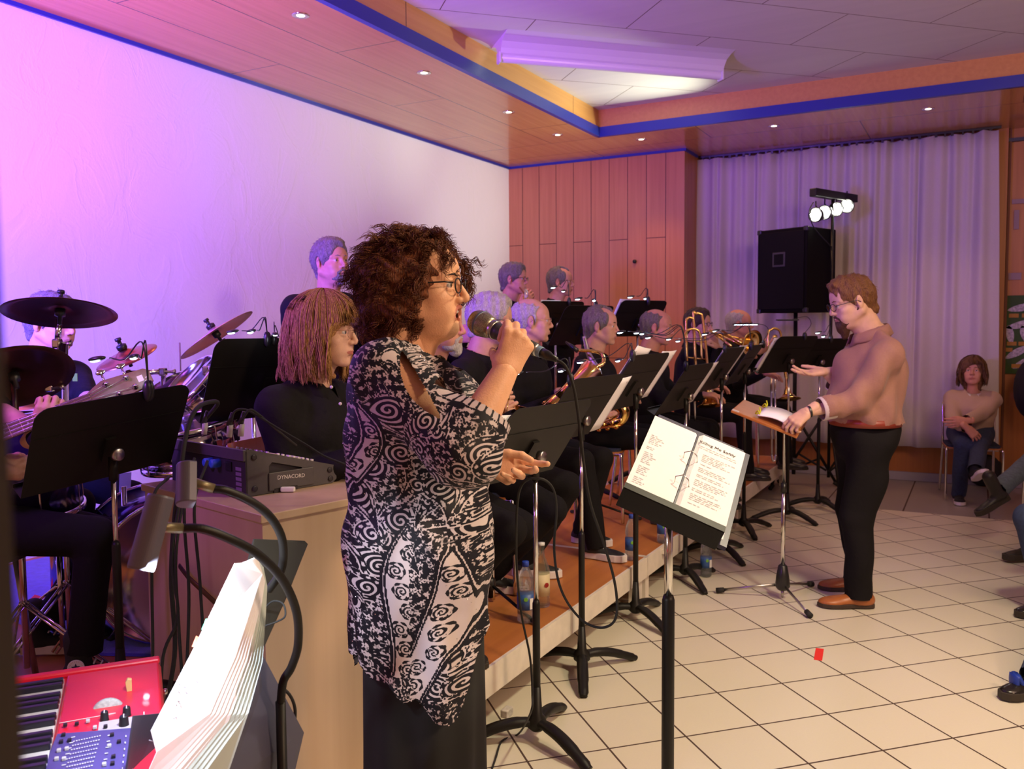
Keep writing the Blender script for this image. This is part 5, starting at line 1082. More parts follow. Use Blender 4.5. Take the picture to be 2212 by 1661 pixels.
singer()
# ---------- blond woman seated behind the mixer
h = PD(704, 716, 3.12); f = (CRh*0.96-CFh*0.05).normalized()
hb = (CRh*0.97-CFh*0.2).normalized()
bt, HMb, ib = seated('blond woman with gold glasses in black shirt seated behind the mixer', h, V(1, 0.1, 0), hb, {'R': (PD(770, 985, 3.02), -UP-P1*0.1, P1, UP, {}), 'L': (PD(800, 985, 3.2), -UP, P1, UP, {})}, skin=SKP, lip=LPF, iris=(0.06, 0.08, 0.1), glasses=GOLDF, brows=BLOND, headkw=dict(fem=1), hd=0.0026, girth=0.98, hs=1.06, shoulder=0.178, bd=0.007, fit=1.2, tilt=0.0, pitch=0.04)
cap(HMb, bt, BLOND, 0.014, -0.12, 0.04); bob(HMb, bt, BLOND, 3000, 5, -0.170, 0.035, 0.032, 0.0013, 0.013, 0.88)
for i, (px, py) in enumerate(((716, 836), (735, 872))):
    MB().lathe([(0, 0.002), (0.0055, 0.0015), (0.006, 0)], 12, M=Matrix.Translation(PD(px, py, 2.98)) @ (-CFh).to_track_quat('Z', 'Y').to_matrix().to_4x4()).build('shirt_button', mat('pearl_button', (0.6, 0.58, 0.55), 0.3), bt, smooth=True)
# ================================================================ MUSIC STANDS, LAMPS, SHEETS
def dirn(deg): a = math.radians(deg); return V(math.cos(a), math.sin(a), 0)
SW, SH = 0.50, 0.335
def desk_frame(base, zk, yaw, tilt, roll=0):
    n = dirn(yaw)                                   # front of the desk faces the player
    t = math.radians(tilt); fn = (n*math.cos(t)+UP*math.sin(t)).normalized(); sx = UP.cross(n).normalized(); sy_ = fn.cross(sx).normalized()
    if sy_.z < 0: sy_ = -sy_
    Rr = Matrix.Rotation(math.radians(roll), 3, fn); sx = Rr @ sx; sy_ = Rr @ sy_
    o = V(base[0], base[1], zk)+fn*0.03+sy_*0.04
    return Matrix(((sx.x, sy_.x, fn.x, o.x), (sx.y, sy_.y, fn.y, o.y), (sx.z, sy_.z, fn.z, o.z), (0, 0, 0, 1)))
def music_stand(base, zk, yaw, label, tilt=34, brot=0, split=0.62, w=SW, hh=SH, group=None, name='music_stand', cat='music stand', legr=0.27, roll=0):
    x, y, z0 = base; t = thing(name, label, cat, (x, y, z0), group)
    M = desk_frame(base, zk, yaw, tilt, roll)
    d = MB().prism(rrect(w, hh, 0.045, 6, (1, 1, 0, 0)), 0.0022, M); d.box((0, -hh/2, 0.028), (w, 0.0022, 0.055), M); d.box((0, -hh/2+0.006, 0.055), (w, 0.014, 0.0022), M)
    d.box((0, 0.055, -0.002), (w*0.96, 0.003, 0.003), M); d.box((0, -0.04, -0.006), (0.035, 0.09, 0.010), M)
    d.build('desk', BLACK, t)
    p = V(x, y, zk); n = dirn(yaw)
    MB().lathe([(0, 0.026), (0.017, 0.026), (0.021, 0.022), (0.021, 0.004), (0.014, 0.0)], 20, M=Matrix.Translation(p-n*0.012) @ (-n).to_track_quat('Z', 'Y').to_matrix().to_4x4()).build('knob', STEEL, t, smooth=True)
    MB().tube([(x, y, zk-0.085), (x, y, zk-0.01)], 0.014, 12).build('tilt_joint', BLACK, t, smooth=True)
    MB().tube([(x, y, z0+(zk-z0)*split-0.03), (x, y, zk-0.07)], 0.0085, 12).build('upper_tube', CHROME, t, smooth=True)
    MB().tube([(x, y, z0+0.10), (x, y, z0+(zk-z0)*split-0.012), (x, y, z0+(zk-z0)*split)], [0.0135, 0.0135, 0.010], 14).build('lower_tube', BLACK, t, smooth=True)
    b = MB(); b.lathe([(0.014, 0.20), (0.020, 0.10), (0.033, 0.085), (0.036, 0.055), (0.02, 0.04)], 18, c=(x, y, z0)); b.build('hub', BLACK, t, smooth=True)
    for k in range(3):
        a = math.radians(brot+120*k); u = V(math.cos(a), math.sin(a), 0); c = V(x, y, z0)
        pts = [c+u*0.01+UP*0.070, c+u*0.07+UP*0.072, c+u*0.14+UP*0.060, c+u*0.21+UP*0.036, c+u*legr+UP*0.012, c+u*(legr+0.008)+UP*0.008]
        MB().tube(bez(pts, 4), [0.017]*4+[0.019]*8+[0.017]*4+[0.013]*3+[0.007]*2, 12, up=UP, sy=1.25).build('leg', BLACK, t, smooth=True)
    return t, M
INK = mat('pale_print_ink', (0.30, 0.28, 0.28), 0.8)
def sheet(M, label, x=0.0, w=0.21, h=0.297, y=None, off=0.006, rot=0.0, curl=0.01, group=None, marks=True, name='sheet_music', cat='sheet music', seed=0, n=1):
    y = -SH/2+h/2+0.005 if y is None else y; N = 8; vs = []; fs = []
    Q = M @ Matrix.Translation((x, y, off)) @ Matrix.Rotation(rot, 4, 'Z')
    for j in range(N+1):
        for i in range(N+1):
            u, v = i/N-0.5, j/N-0.5; vs.append(Q @ V(u*w, v*h, curl*(u*u*2+0.5*max(0, v)**2*2)))
    for j in range(N):
        for i in range(N): a = j*(N+1)+i; fs.append((a, a+1, a+N+2, a+N+1))
    o = obj(name, vs, fs, PAPER, None, True); md = o.modifiers.new('t', 'SOLIDIFY'); md.thickness = 0.0012*n; md.offset = -1
    tag(o, label, cat, group)
    if marks:
        mk = MB(); r = random.Random(seed)
        for s_ in range(9):
            yy = h/2-0.028-s_*0.029
            for l in range(5): mk.box((0, yy-l*0.0018, 0.0006+curl*0.25), (w*0.86, 0.00045, 0.0002), Q)
            for q in range(16): mk.box(((r.random()-0.5)*w*0.8, yy-0.0036+(r.random()-0.5)*0.006, 0.0007+curl*0.25), (0.0028, 0.0020+0.004*r.random(), 0.0002), Q)
        mk.build('printed_staves', INK, o)
    return o
def clip_lamp(clip, heads, label, size=1.0, bar=None, up=None, group=None, clipn=None, lit=1, mid=None, strength=1.0):
    """clamp on the top edge of a desk with bendable necks; heads are small oval LED pods"""
    clip = Vector(clip); t = thing('clip_lamp', label, 'clip lamp', tuple(clip), group)
    b = MB(); u = clipn or CFh
    for s in (-1, 1): b.ball(clip+u*0.010*s*size+UP*0.0, 0.026*size, 12, sc=(0.55, 0.45, 1.15))
    b.build('clip', BLACKP, t, smooth=True)
    for i, hp in enumerate(heads):
        hp = Vector(hp); d = hp-clip; s0 = clip+UP*0.025*size; m_ = clip+d*0.10+UP*(0.060*size+max(0, d.z)*0.75); d2 = V(d.x, d.y, 0); d2 = d2.normalized() if d2.length > 1e-4 else CRh
        b2 = hp-d2*0.035*size+UP*0.004; m2 = clip*0.55+hp*0.45+UP*(0.012*size+max(0, d.z)*0.42)
        if mid and mid[i] is not None: m_, m2 = Vector(mid[i][0]), Vector(mid[i][1])
        MB().tube(bez([s0, m_, m2, b2], 6), 0.0022*size, 7).build('gooseneck', BLACKP, t, smooth=True)
        if bar and bar[i]:
            hd = MB(); R = frame(d2, None, UP); hd.box((0, 0, 0), (bar[i], 0.022, 0.010), Matrix.Translation(hp) @ R); ho = hd.build('lamp_head', BLACKP, t, bevel=0.003)
            MB().box((0, 0, -0.006), (bar[i]*0.86, 0.015, 0.003), Matrix.Translation(hp) @ R).build('led_lens', LEDM if lit else BLACKP, ho)
        else:
            R = frame(d2, None, (UP+d2*0.15)); hm_ = Matrix.Translation(hp) @ R
            ho = MB().ball((0, 0, 0.002), 0.013*size, 12, M=hm_, sc=(2.0, 1.05, 0.55)).build('lamp_head', BLACKP, t, smooth=True)
            MB().ball((0.006*size, 0, -0.0035*size), 0.0095*size, 12, M=hm_, sc=(1.6, 1.0, 0.42)).build('led_lens', LEDM, ho, smooth=True)
        l = bpy.data.lights.new('lamp_glow', 'POINT'); l.energy = 0.16*strength; l.color = (0.75, 0.88, 1.0); l.shadow_soft_size = 0.01
        lo = bpy.data.objects.new('lamp_glow', l); COL.objects.link(lo); lo.location = hp-UP*0.03; setpar(lo, t)
    return t
def zat(x, y, py):
    """height above the point (x, y) that shows at picture row py"""
    d = V(x, y, 0)-CC; f = lambda z: 830.5-FPX*((V(x, y, z)-CC).dot(CU))/((V(x, y, z)-CC).dot(CF))
    lo_, hi_ = -0.5, 4.0
    for _ in range(40):
        m = (lo_+hi_)/2
        if f(m) > py: lo_ = m
        else: hi_ = m
    return lo_
def dep(p): return (Vector(p)-CC).dot(CF)
ST = {}
def S(key, bx, by, knob_y, yaw, label, z0=0.0, **k):
    g = PZ(bx, by, z0); zk = zat(g.x, g.y, knob_y); t, M = music_stand((g.x, g.y, z0), zk, yaw, label, **k); ST[key] = (g, zk, M, dep(V(g.x, g.y, zk))); return M
def SD(key, px, D, ky, yaw, label, z0=0.0, **k):
    g = PD(px, ky, D); t, M = music_stand((g.x, g.y, z0), g.z, yaw, label, **k); ST[key] = (g, g.z, M, D); return M
M1 = S('s1', 1160, 1600, 985, 172, 'black music stand closest to the singer with pale sheets at both ends', brot=-25, split=0.50)
M2 = S('s2', 1257, 1450, 908, 176, 'second music stand from the singer, standing against the stage edge', brot=-65, split=0.56)
M3 = S('s3', 1373, 1340, 846, 178, 'third music stand from the singer, behind the ring binder', brot=-35, split=0.62)
M4 = S('s4', 1480, 1255, 857, 178, 'fourth music stand from the singer, beside the floor bottle', brot=-50, split=0.58)
M5 = S('s5', 1556, 1200, 814, 180, 'fifth music stand from the singer, with a blue-grey sheet', brot=-45, split=0.62)
M6 = S('s6', 1606, 1148, 802, 183, 'sixth music stand from the singer, below the tube lamp', brot=-60, split=0.62)
M7 = S('s7', 1700, 1122, 780, 155, 'black music stand left of the conductor\'s hand', brot=-30, split=0.62)
M8 = S('s8', 1766, 1098, 782, 150, 'farthest music stand, half hidden behind the conductor', brot=-40, split=0.62)
T1 = SD('t1', 1200, 7.0, 702, 158, 'back row music stand in front of the thin-haired trumpeter', z0=EZ, split=0.5)
T2 = SD('t2', 1258, 6.2, 718, 160, 'low back row music stand above the sax player\'s horn', z0=EZ, split=0.5)
T3 = SD('t3', 1377, 6.8, 702, 155, 'back row music stand with a sheet under the wall hook', z0=EZ, split=0.5)
BB = PD(262, 1430, 2.74); MBs = None
g = PZ(264, 1530, EZ); zk = zat(g.x, g.y, 980); tB, MBs = music_stand((g.x, g.y, EZ), zk, 175, 'large black music stand in front of the bass player', brot=40, split=0.66, tilt=33, roll=-7); ST['bass'] = (g, zk, MBs, 2.6)
g2 = PD(584, 845, 3.3); tK, MK = music_stand((g2.x, g2.y, EZ), g2.z, 166, 'black music stand behind the blond woman with four lit lamp heads', brot=20, tilt=24); ST['blond'] = (g2, g2.z, MK, 3.3)
# sheets that stick out past the desks
sheet(M1, 'white sheet sticking out left of the stand closest to the singer', x=0.18, rot=0.02, seed=1); sheet(M1, 'white sheet folded at the middle of the stand closest to the singer', x=-0.04, off=0.010, seed=2)
sheet(M2, 'white sheet sticking out right of the second stand from the singer', x=-0.27, rot=-0.02, seed=3); sheet(M2, 'white sheet standing at the far left of the second stand', x=0.1, off=0.009, seed=4)
sheet(M3, 'white sheet on the third stand from the singer', x=-0.26, y=0.02, seed=5); sheet(M3, 'pale sheet with turned corner rising above the third stand', x=0.14, y=0.05, rot=0.12, off=0.01, seed=15)
sheet(M4, 'long pale sheet on the right end of the fourth stand', x=-0.27, rot=-0.02, y=0.01, seed=6)
sheet(M5, 'blue-grey lit sheet on the fifth stand', x=-0.25, y=0.02, seed=7); sheet(M5, 'second pale sheet behind it on the fifth stand', x=0.10, y=0.0, off=0.012, seed=8)
sheet(M6, 'narrow pale sheet on the right end of the sixth stand', x=-0.24, y=0.02, seed=9)
sheet(M7, 'pale sheet on the stand left of the conductor', x=0.17, y=0.0, seed=10); sheet(T3, 'pale sheet on the back row stand under the wall hook', x=0.16, y=0.02, seed=11); sheet(T1, 'pale sheet on the stand of the thin-haired trumpeter', x=0.12, y=0.02, seed=12)
# clip lamps
def CL(key, clip, heads, label, **k):
    g_, z_, M_, D0 = ST[key]; best = None
    for q in range(-25, 26):
        p = M_ @ V(q/100, SH/2-0.012, 0); d = p-CC; px = 1106+FPX*d.dot(CR)/d.dot(CF)
        if best is None or abs(px-clip[0]) < best[0]: best = (abs(px-clip[0]), p)
    c = best[1]; D0 = dep(c)
    return clip_lamp(c+UP*0.008, [PD(a[0], a[1], D0+(a[2] if len(a) > 2 else 0)) for a in heads], label, **k)
CL('bass', (322, 826), [(210, 776), (290, 771, 0.08)], 'clip lamp with two glowing heads on the bass player\'s stand', size=1.15)
CL('blond', (575, 746), [(503, 717), (543, 716, 0.05)], 'clip lamp with two lit heads left of the blond woman', size=0.95)
CL('blond', (592, 748), [(594, 722, -0.12), (613, 730, 0.05)], 'clip lamp touching the blond woman\'s hair', size=0.8)
CL('s2', (1214, 858), [(1117, 806), (1212, 800, 0.1)], 'clip lamp with a long neck under the microphone hand', size=1.0)
CL('s3', (1330, 818), [(1256, 781), (1336, 778, 0.1)], 'clip lamp reaching over the saxophone bell', size=1.0)
CL('s4', (1420, 772), [(1342, 717), (1377, 718, 0.1)], 'clip lamp with flat heads beside the dark-haired saxophonist\'s face', size=1.0)
CL('s4', (1443, 760), [(1388, 720, 0.3), (1402, 728, -0.1)], 'clip lamp on the fourth stand, right of its neighbour', size=1.0)
CL('s5', (1500, 742), [(1446, 732), (1466, 736, 0.15)], 'small clip lamp left of the upright trombone slide', size=0.9)
CL('s6', (1597, 742), [(1524, 721), (1547, 714, 0.1)], 'clip lamp in front of the young trombonist\'s chin', size=1.1)
CL('s6', (1650, 742), [(1611, 700)], 'clip lamp with a bright tube head before the white-haired trombonist', bar=[0.19], size=1.0, mid=[(PD(1660, 715, ST['s6'][3]), PD(1650, 702, ST['s6'][3]))])
CL('s7', (1738, 728), [(1701, 691)], 'dark tube lamp arching over the stand by the loudspeaker', bar=[0.17], lit=0, size=1.0, mid=[(PD(1752, 700, ST['s7'][3]), PD(1742, 684, ST['s7'][3]))], strength=0)
CL('s8', (1795, 738), [(1768, 718), (1779, 726, 0.1)], 'clip lamp with two lit heads under the loudspeaker', size=1.1)
CL('t1', (1230, 648), [(1197, 620, 0.0), (1217, 628, -0.2)], 'clip lamp in front of the thin-haired trumpeter\'s throat', size=1.2)
CL('t2', (1287, 676), [(1250, 645), (1283, 648, 0.3)], 'clip lamp on the low back row stand', size=1.2)
CL('t3', (1400, 657), [(1363, 641), (1394, 644, 0.1)], 'clip lamp on the back row stand under the wall hook', size=1.2)
# ---------- the lyric stand in front of the singer with its open ring binder
tl, tr_, bl_, br = PD(1443, 922, 2.28), PD(1655, 966, 2.36), PD(1278, 1082, 1.98), PD(1494, 1180, 1.94)
ex = (br-bl_).normalized(); ey = ((tl-bl_)-(tl-bl_).dot(ex)*ex).normalized(); ez = ex.cross(ey); O_ = (tl+tr_+bl_+br)/4
ML = Matrix(((ex.x, ey.x, ez.x, O_.x), (ex.y, ey.y, ez.y, O_.y), (ex.z, ey.z, ez.z, O_.z), (0, 0, 0, 1))); wL_, hL_ = (br-bl_).length, (tl-bl_).dot(ey)
sx_ = PD(1444, 1230, 2.12); lt = thing('music_stand', 'black lyric stand in front of the singer holding an open ring binder', 'music stand', (sx_.x, sx_.y, 0))
d = MB().prism(rrect(wL_, hL_, 0.04, 6, (1, 1, 0, 0)), 0.003, ML); d.box((0, -hL_/2, 0.025), (wL_, 0.003, 0.055), ML); d.box((0, -hL_/2+0.01, 0.054), (wL_, 0.020, 0.0025), ML); d.build('desk', BLACK, lt)
zt = (ML @ V(0, -0.05, -0.02)).z; MB().tube([(sx_.x, sx_.y, zt-0.04), ML @ V(0, -0.02, -0.012)], 0.013, 12).build('tilt_joint', BLACK, lt, smooth=True)
zs = zat(sx_.x, sx_.y, 1285); MB().tube([(sx_.x, sx_.y, zs-0.02), (sx_.x, sx_.y, zt-0.02)], 0.0105, 16).build('upper_tube', CHROME, lt, smooth=True)
MB().tube([(sx_.x, sx_.y, 0.08), (sx_.x, sx_.y, zs-0.012), (sx_.x, sx_.y, zs)], [0.0155, 0.0155, 0.012], 16).build('lower_tube', BLACK, lt, smooth=True)
MB().lathe([(0.015, 0.20), (0.022, 0.10), (0.034, 0.085), (0.036, 0.055), (0.02, 0.04)], 18, c=(sx_.x, sx_.y, 0)).build('hub', BLACK, lt, smooth=True)
for k in range(3):
    a = math.radians(40+120*k); u = V(math.cos(a), math.sin(a), 0); c = V(sx_.x, sx_.y, 0)
    MB().tube(bez([c+u*0.01+UP*0.07, c+u*0.14+UP*0.06, c+u*0.27+UP*0.012], 6), 0.016, 12, up=UP).build('leg', BLACK, lt, smooth=True)
bd = thing('ring_binder', 'open dark blue ring binder with song lyrics on the singer\'s stand', 'ring binder', tuple(O_)); NAVY = mat('navy_binder_board', (0.02, 0.014, 0.06), 0.4)
MB().box((0.006, 0.004, 0.009), (wL_*0.985, hL_*0.97, 0.005), ML).build('cover', NAVY, bd, bevel=0.002)
MB().box((wL_/2+0.004, -0.0, 0.004), (0.034, hL_*0.96, 0.012), ML).build('cover_edge', NAVY, bd)
pw, ph = wL_*0.47, hL_*0.90
def page(x, thick, name, lab, z0):
    o = MB()
    for k in range(thick): o.box((x+0.0012*k*(1 if x > 0 else -1), -0.006+0.001*(k % 2), z0+0.0011*k), (pw, ph, 0.0008), ML)
    return o.build(name, PAPER, bd)
lp_ = page(-pw/2-0.002, 5, 'left_page', 0, 0.013); rp_ = page(pw/2+0.004, 9, 'right_page', 0, 0.013)
tm = mat('black_print', (0.06, 0.05, 0.05), 0.8); zz = 0.013+0.0011*9+0.0006
text('printed_title', 'Killing Me Softly', 0.0150, tm, ML @ Matrix.Translation((pw*0.50, ph*0.385, zz)), rp_, 0.0002)
rr_ = random.Random(2); tx = MB(); yy = ph*0.335
def line(xc, y_, w_, zb, s=0.0032, cen=True):
    x_ = xc-w_/2 if cen else xc
    while w_ > 0:
        q = min(w_, 0.005+0.012*rr_.random()); tx.box((x_+q/2, y_, zb), (q, s*0.5, 0.0002), ML); x_ += q+0.003; w_ -= q+0.003
line(pw*0.52, yy, 0.10, zz); line(pw*0.54, yy-0.008, 0.10, zz); yy -= 0.03
for blk in (5, 1, 3, 2, 4, 2, 4, 1):
    for l in range(blk): line(pw*0.24, yy, 0.055+0.030*rr_.random() if blk > 1 else 0.030, zz, cen=False); yy -= 0.0068
    yy -= 0.0085
tx.build('printed_lyrics', mat('faint_grey_print', (0.50, 0.47, 0.50), 0.8), rp_)
tx = MB(); yy = ph*0.24; zl = 0.013+0.0011*5+0.0006
for blk in (6, 2, 7, 5, 4):
    for l in range(blk): line(-pw*0.96, yy, 0.018+0.02*rr_.random(), zl, cen=False); yy -= 0.0072
    yy -= 0.010
tx.build('printed_lyrics', mat('faint_grey_print', (0.50, 0.47, 0.50), 0.8), lp_)
for yv in (0.05, -0.055):
    MB().tube([ML @ V(-0.016, yv-0.006, 0.02), ML @ V(-0.019, yv, 0.034), ML @ V(-0.004, yv+0.003, 0.045), ML @ V(0.012, yv+0.002, 0.038), ML @ V(0.020, yv-0.002, 0.022)], 0.0013, 8).build('binder_ring', CHROME, bd, smooth=True)
MB().box((0.001, 0, 0.014), (0.004, ph, 0.004), ML).build('binder_spine_shadow_gap', NAVY, bd)  # narrow navy strip along the spine between the two pages
# ---------- the conductor's wooden stand
ct, cl_ = PZ(1690, 1295, 0), None
tcs = thing('music_stand', 'conductor\'s stand with a wooden tray on a chrome tripod', 'music stand', (ct.x, ct.y, 0))
Dt = 4.42; a_, b_, c_, d_ = PD(1579, 888, Dt+0.02), PD(1722, 945, Dt-0.10), PD(1620, 868, Dt+0.36), PD(1748, 905, Dt+0.18)
ex = (b_-a_).normalized(); ey = ((c_-a_)-(c_-a_).dot(ex)*ex).normalized(); ez = ex.cross(ey); 
if ez.z < 0: ez = -ez
wt, dt_ = (b_-a_).length*1.0, 0.36; Oc = a_+ex*wt/2+ey*dt_/2; MC = Matrix(((ex.x, ey.x, ez.x, Oc.x), (ex.y, ey.y, ez.y, Oc.y), (ex.z, ey.z, ez.z, Oc.z), (0, 0, 0, 1)))
OW = wood('orange_brown_tray_wood', (0.48, 0.18, 0.04), (0.38, 0.12, 0.025), 0.35, 'X', coat=0.2)
MB().box((0, 0, 0), (wt, dt_, 0.014), MC).build('tray', OW, tcs, bevel=0.003)
MB().box((wt/2-0.006, 0, 0.03), (0.014, dt_, 0.05), MC).build('tray_lip', OW, tcs, bevel=0.003)
for yv in (-dt_/2+0.012,): MB().box((-wt/2+0.02, yv, 0.0085), (0.035, 0.02, 0.004), MC).build('white_corner_tape', mat('worn_white_plate', (0.6, 0.56, 0.5), 0.6), tcs)
top = MC @ V(0.02, 0, -0.008)
MB().tube([(ct.x, ct.y, 0.16), (ct.x, ct.y, 0.62)], 0.0115, 14).build('lower_tube', CHROME, tcs, smooth=True); MB().tube([(ct.x, ct.y, 0.58), (ct.x, ct.y, top.z-0.04), top], 0.008, 14).build('upper_tube', CHROME, tcs, smooth=True)
MB().tube([(ct.x, ct.y, 0.585), (ct.x, ct.y, 0.635)], 0.016, 12).build('clamp_ring', BLACKP, tcs, smooth=True)
MB().lathe([(0.013, 0.195), (0.024, 0.185), (0.034, 0.13), (0.040, 0.075), (0.026, 0.055), (0.012, 0.05)], 16, c=(ct.x, ct.y, 0)).build('tripod_hub', BLACKP, tcs, smooth=True)
MB().tube([(ct.x, ct.y, 0.055), (ct.x, ct.y, 0.012)], [0.010, 0.006], 10).build('centre_post', STEEL, tcs, smooth=True)
for (px, py) in ((1552, 1282), (1752, 1268), (1748, 1335)):
    e = PZ(px, py, 0.0); e = V(e.x, e.y, 0.018); s0 = V(ct.x, ct.y, 0.085); lg = MB().tube([s0, e], 0.0085, 10, sy=0.6).build('leg', STEEL, tcs, smooth=True); dd = (e-s0).normalized()
    MB().tube([e-dd*0.03, e+dd*0.012], [0.014, 0.016], 12).build('rubber_foot', RUBBER, lg, smooth=True)
sc_ = thing('score', 'open white score lying on the conductor\'s wooden tray', 'sheet music', tuple(Oc)); vs = []; fs = []; N = 12
for j in range(2):
    for i in range(N+1): u = i/N; vs.append(MC @ V(-wt*0.13+u*wt*0.60, -dt_*0.40+j*dt_*0.80, 0.012+0.022*math.sin(u*PI)**1.0+0.008*(1-u)))
for i in range(N): fs.append((i, i+1, N+2+i, N+1+i))
o = obj('pages', vs, fs, PAPER, sc_, True); md = o.modifiers.new('t', 'SOLIDIFY'); md.thickness = 0.006; md.offset = 1
for yv in (-0.13, 0.10):
    MB().tube(bez([MC @ V(-wt*0.10, yv, 0.02), MC @ V(-wt*0.15, yv-0.01, 0.045), MC @ V(-wt*0.18, yv+0.02, 0.02), MC @ V(-wt*0.12, yv+0.015, 0.035), MC @ V(-wt*0.16, yv+0.035, 0.055)], 5), 0.0035, 6).build('ribbon', mat('neon_yellow_ribbon', (0.62, 0.70, 0.02), 0.6), sc_, smooth=True)
# ================================================================ BOTTLES
BW = mat('clear_bottle_plastic', (0.75, 0.85, 0.92), 0.06, trans=0.9, alpha=0.55, spec=0.7); BLB = mat('blue_bottle_label', (0.03, 0.09, 0.30), 0.45, noise=0.2, nscale=60); CAPB = mat('blue_bottle_cap', (0.02, 0.06, 0.42), 0.4)
def bottle(p, label, hgt=0.235, r=0.033, mi=0):
    t = thing('water_bottle', label, 'bottle', tuple(p), 'plastic water bottles around the stage'); k = hgt/0.235; c = tuple(p)
    MB().lathe([(0.0, 0.004*k), (r*0.7, 0.0), (r, 0.008*k), (r*0.97, 0.03*k), (r, 0.05*k), (r, 0.12*k), (r*0.90, 0.128*k), (r, 0.140*k), (r*0.92, 0.175*k), (r*0.62, 0.203*k), (0.013, 0.215*k), (0.012, 0.226*k)], 28, c=c).build('body', BW, t, smooth=True)
    MB().lathe([(0.0145, 0.220*k), (0.0145, 0.238*k), (0.0135, 0.240*k), (0, 0.240*k)], 20, c=c).build('cap', CAPB, t, smooth=True)
    lb = MB().lathe([(r+0.0006, 0.055*k), (r+0.0006, 0.115*k)], 28, c=c).build('label_sleeve', BLB, t, smooth=True)
    tc = -CFh; pc = Vector(p)+tc*(r+0.001)+UP*0.098*k; MB().lathe([(0, 0.001), (0.008, 0.001), (0.009, 0)], 12, M=Matrix.Translation(pc) @ tc.to_track_quat('Z', 'Y').to_matrix().to_4x4()).build('label_tree_mark', mat('leaf_green_print', (0.15, 0.40, 0.03), 0.5), lb)
    MB().box(Vector(p)+(CRh*0.6-CFh*0.8)*(r+0.001)+UP*0.08*k, (0.004, 0.016, 0.045), R=frame(-CFh*0.8+CRh*0.6, None, UP).to_3x3()).build('label_white_panel', mat('white_label', (0.7, 0.7, 0.7), 0.5), lb)
    MB().lathe([(0.0, 0.006*k), (r*0.94, 0.008*k), (r*0.94, 0.07*k), (0, 0.07*k)], 20, c=c).build('water', mat('clear_water', (0.6, 0.75, 0.85), 0.02, trans=0.95, alpha=0.35), t, smooth=True)
pb = PZ(1136, 1343, EZ); bottle((pb.x, pb.y, EZ), 'water bottle with blue label on the stage corner beside the singer', 0.25, 0.036)
pb = PZ(1364, 1209, EZ); bottle((pb.x, pb.y, EZ), 'water bottle on the stage in front of the white-soled sneaker', 0.235)
pb = PZ(1525, 1245, 0); bottle((pb.x, pb.y, 0), 'water bottle standing on the floor tiles beside the fourth stand', 0.245)
pb = PZ(1432, 1172, EZ); bottle((pb.x, pb.y, EZ), 'water bottle half hidden behind the lyric stand\'s desk', 0.235)
pb = PZ(1170, 1308, EZ); t = thing('glass_bottle', 'glass bottle with cream label half hidden behind the stand tube', 'bottle', (pb.x, pb.y, EZ)); c = (pb.x, pb.y, EZ)
MB().lathe([(0, 0.003), (0.034, 0.0), (0.036, 0.01), (0.036, 0.16), (0.028, 0.19), (0.014, 0.225), (0.0135, 0.265), (0.0145, 0.275)], 28, c=c).build('body', mat('greenish_glass', (0.55, 0.62, 0.50), 0.05, trans=0.9, alpha=0.5), t, smooth=True)
MB().lathe([(0.0366, 0.05), (0.0366, 0.145)], 28, c=c).build('label_sleeve', mat('cream_label', (0.62, 0.52, 0.32), 0.6), t, smooth=True)
MB().lathe([(0.0155, 0.268), (0.0155, 0.280), (0, 0.282)], 18, c=c).build('cap', mat('white_label', (0.7, 0.7, 0.7), 0.5), t, smooth=True)
MB().lathe([(0.006, 0.001), (0.011, 0.001)], 16, M=Matrix.Translation(Vector(c)+(CRh*0.55-CFh*0.83)*0.038+UP*0.10) @ (CRh*0.55-CFh*0.83).to_track_quat('Z', 'Y').to_matrix().to_4x4()).build('red_ring_mark', mat('red_print', (0.5, 0.03, 0.03), 0.6), t)
# small tripod instrument stand on the stage beside the bottles
def horn_stand(c, label, r=0.26, h=0.30, rot=0):
    t = thing('instrument_stand', label, 'instrument stand', tuple(c)); c = Vector(c)
    MB().tube([c+UP*0.05, c+UP*h], 0.012, 10).build('post', BLACK, t, smooth=True); MB().lathe([(0.012, 0.14), (0.022, 0.13), (0.022, 0.09), (0.012, 0.08)], 14, c=tuple(c)).build('hub', BLACKP, t, smooth=True)
    for k in range(3):
        a = math.radians(rot+120*k); u = V(math.cos(a), math.sin(a), 0); lg = MB().tube([c+UP*0.11, c+u*r+UP*0.012], 0.007, 8).build('leg', BLACK, t, smooth=True); MB().tube([c+u*(r-0.02)+UP*0.016, c+u*(r+0.01)+UP*0.010], 0.010, 8).build('rubber_foot', RUBBER, lg, smooth=True)
    MB().tube([c+UP*h+CRh*0.05, c+UP*(h-0.04), c+UP*h-CRh*0.05], 0.007, 8).build('cradle', RUBBER, t, smooth=True)
pb = PZ(1060, 1315, EZ); horn_stand((pb.x, pb.y, EZ), 'small black tripod beside the singer\'s tunic on the stage', 0.28, 0.25, -20)
pb = PZ(1290, 1125, EZ); horn_stand((pb.x, pb.y, EZ), 'small black tripod between the saxophonists\' feet', 0.27, 0.35, 30)
pb = PZ(1530, 1010, EZ); horn_stand((pb.x-0.2, pb.y, EZ), 'small black tripod stand under the trombone players', 0.27, 0.35, 10)
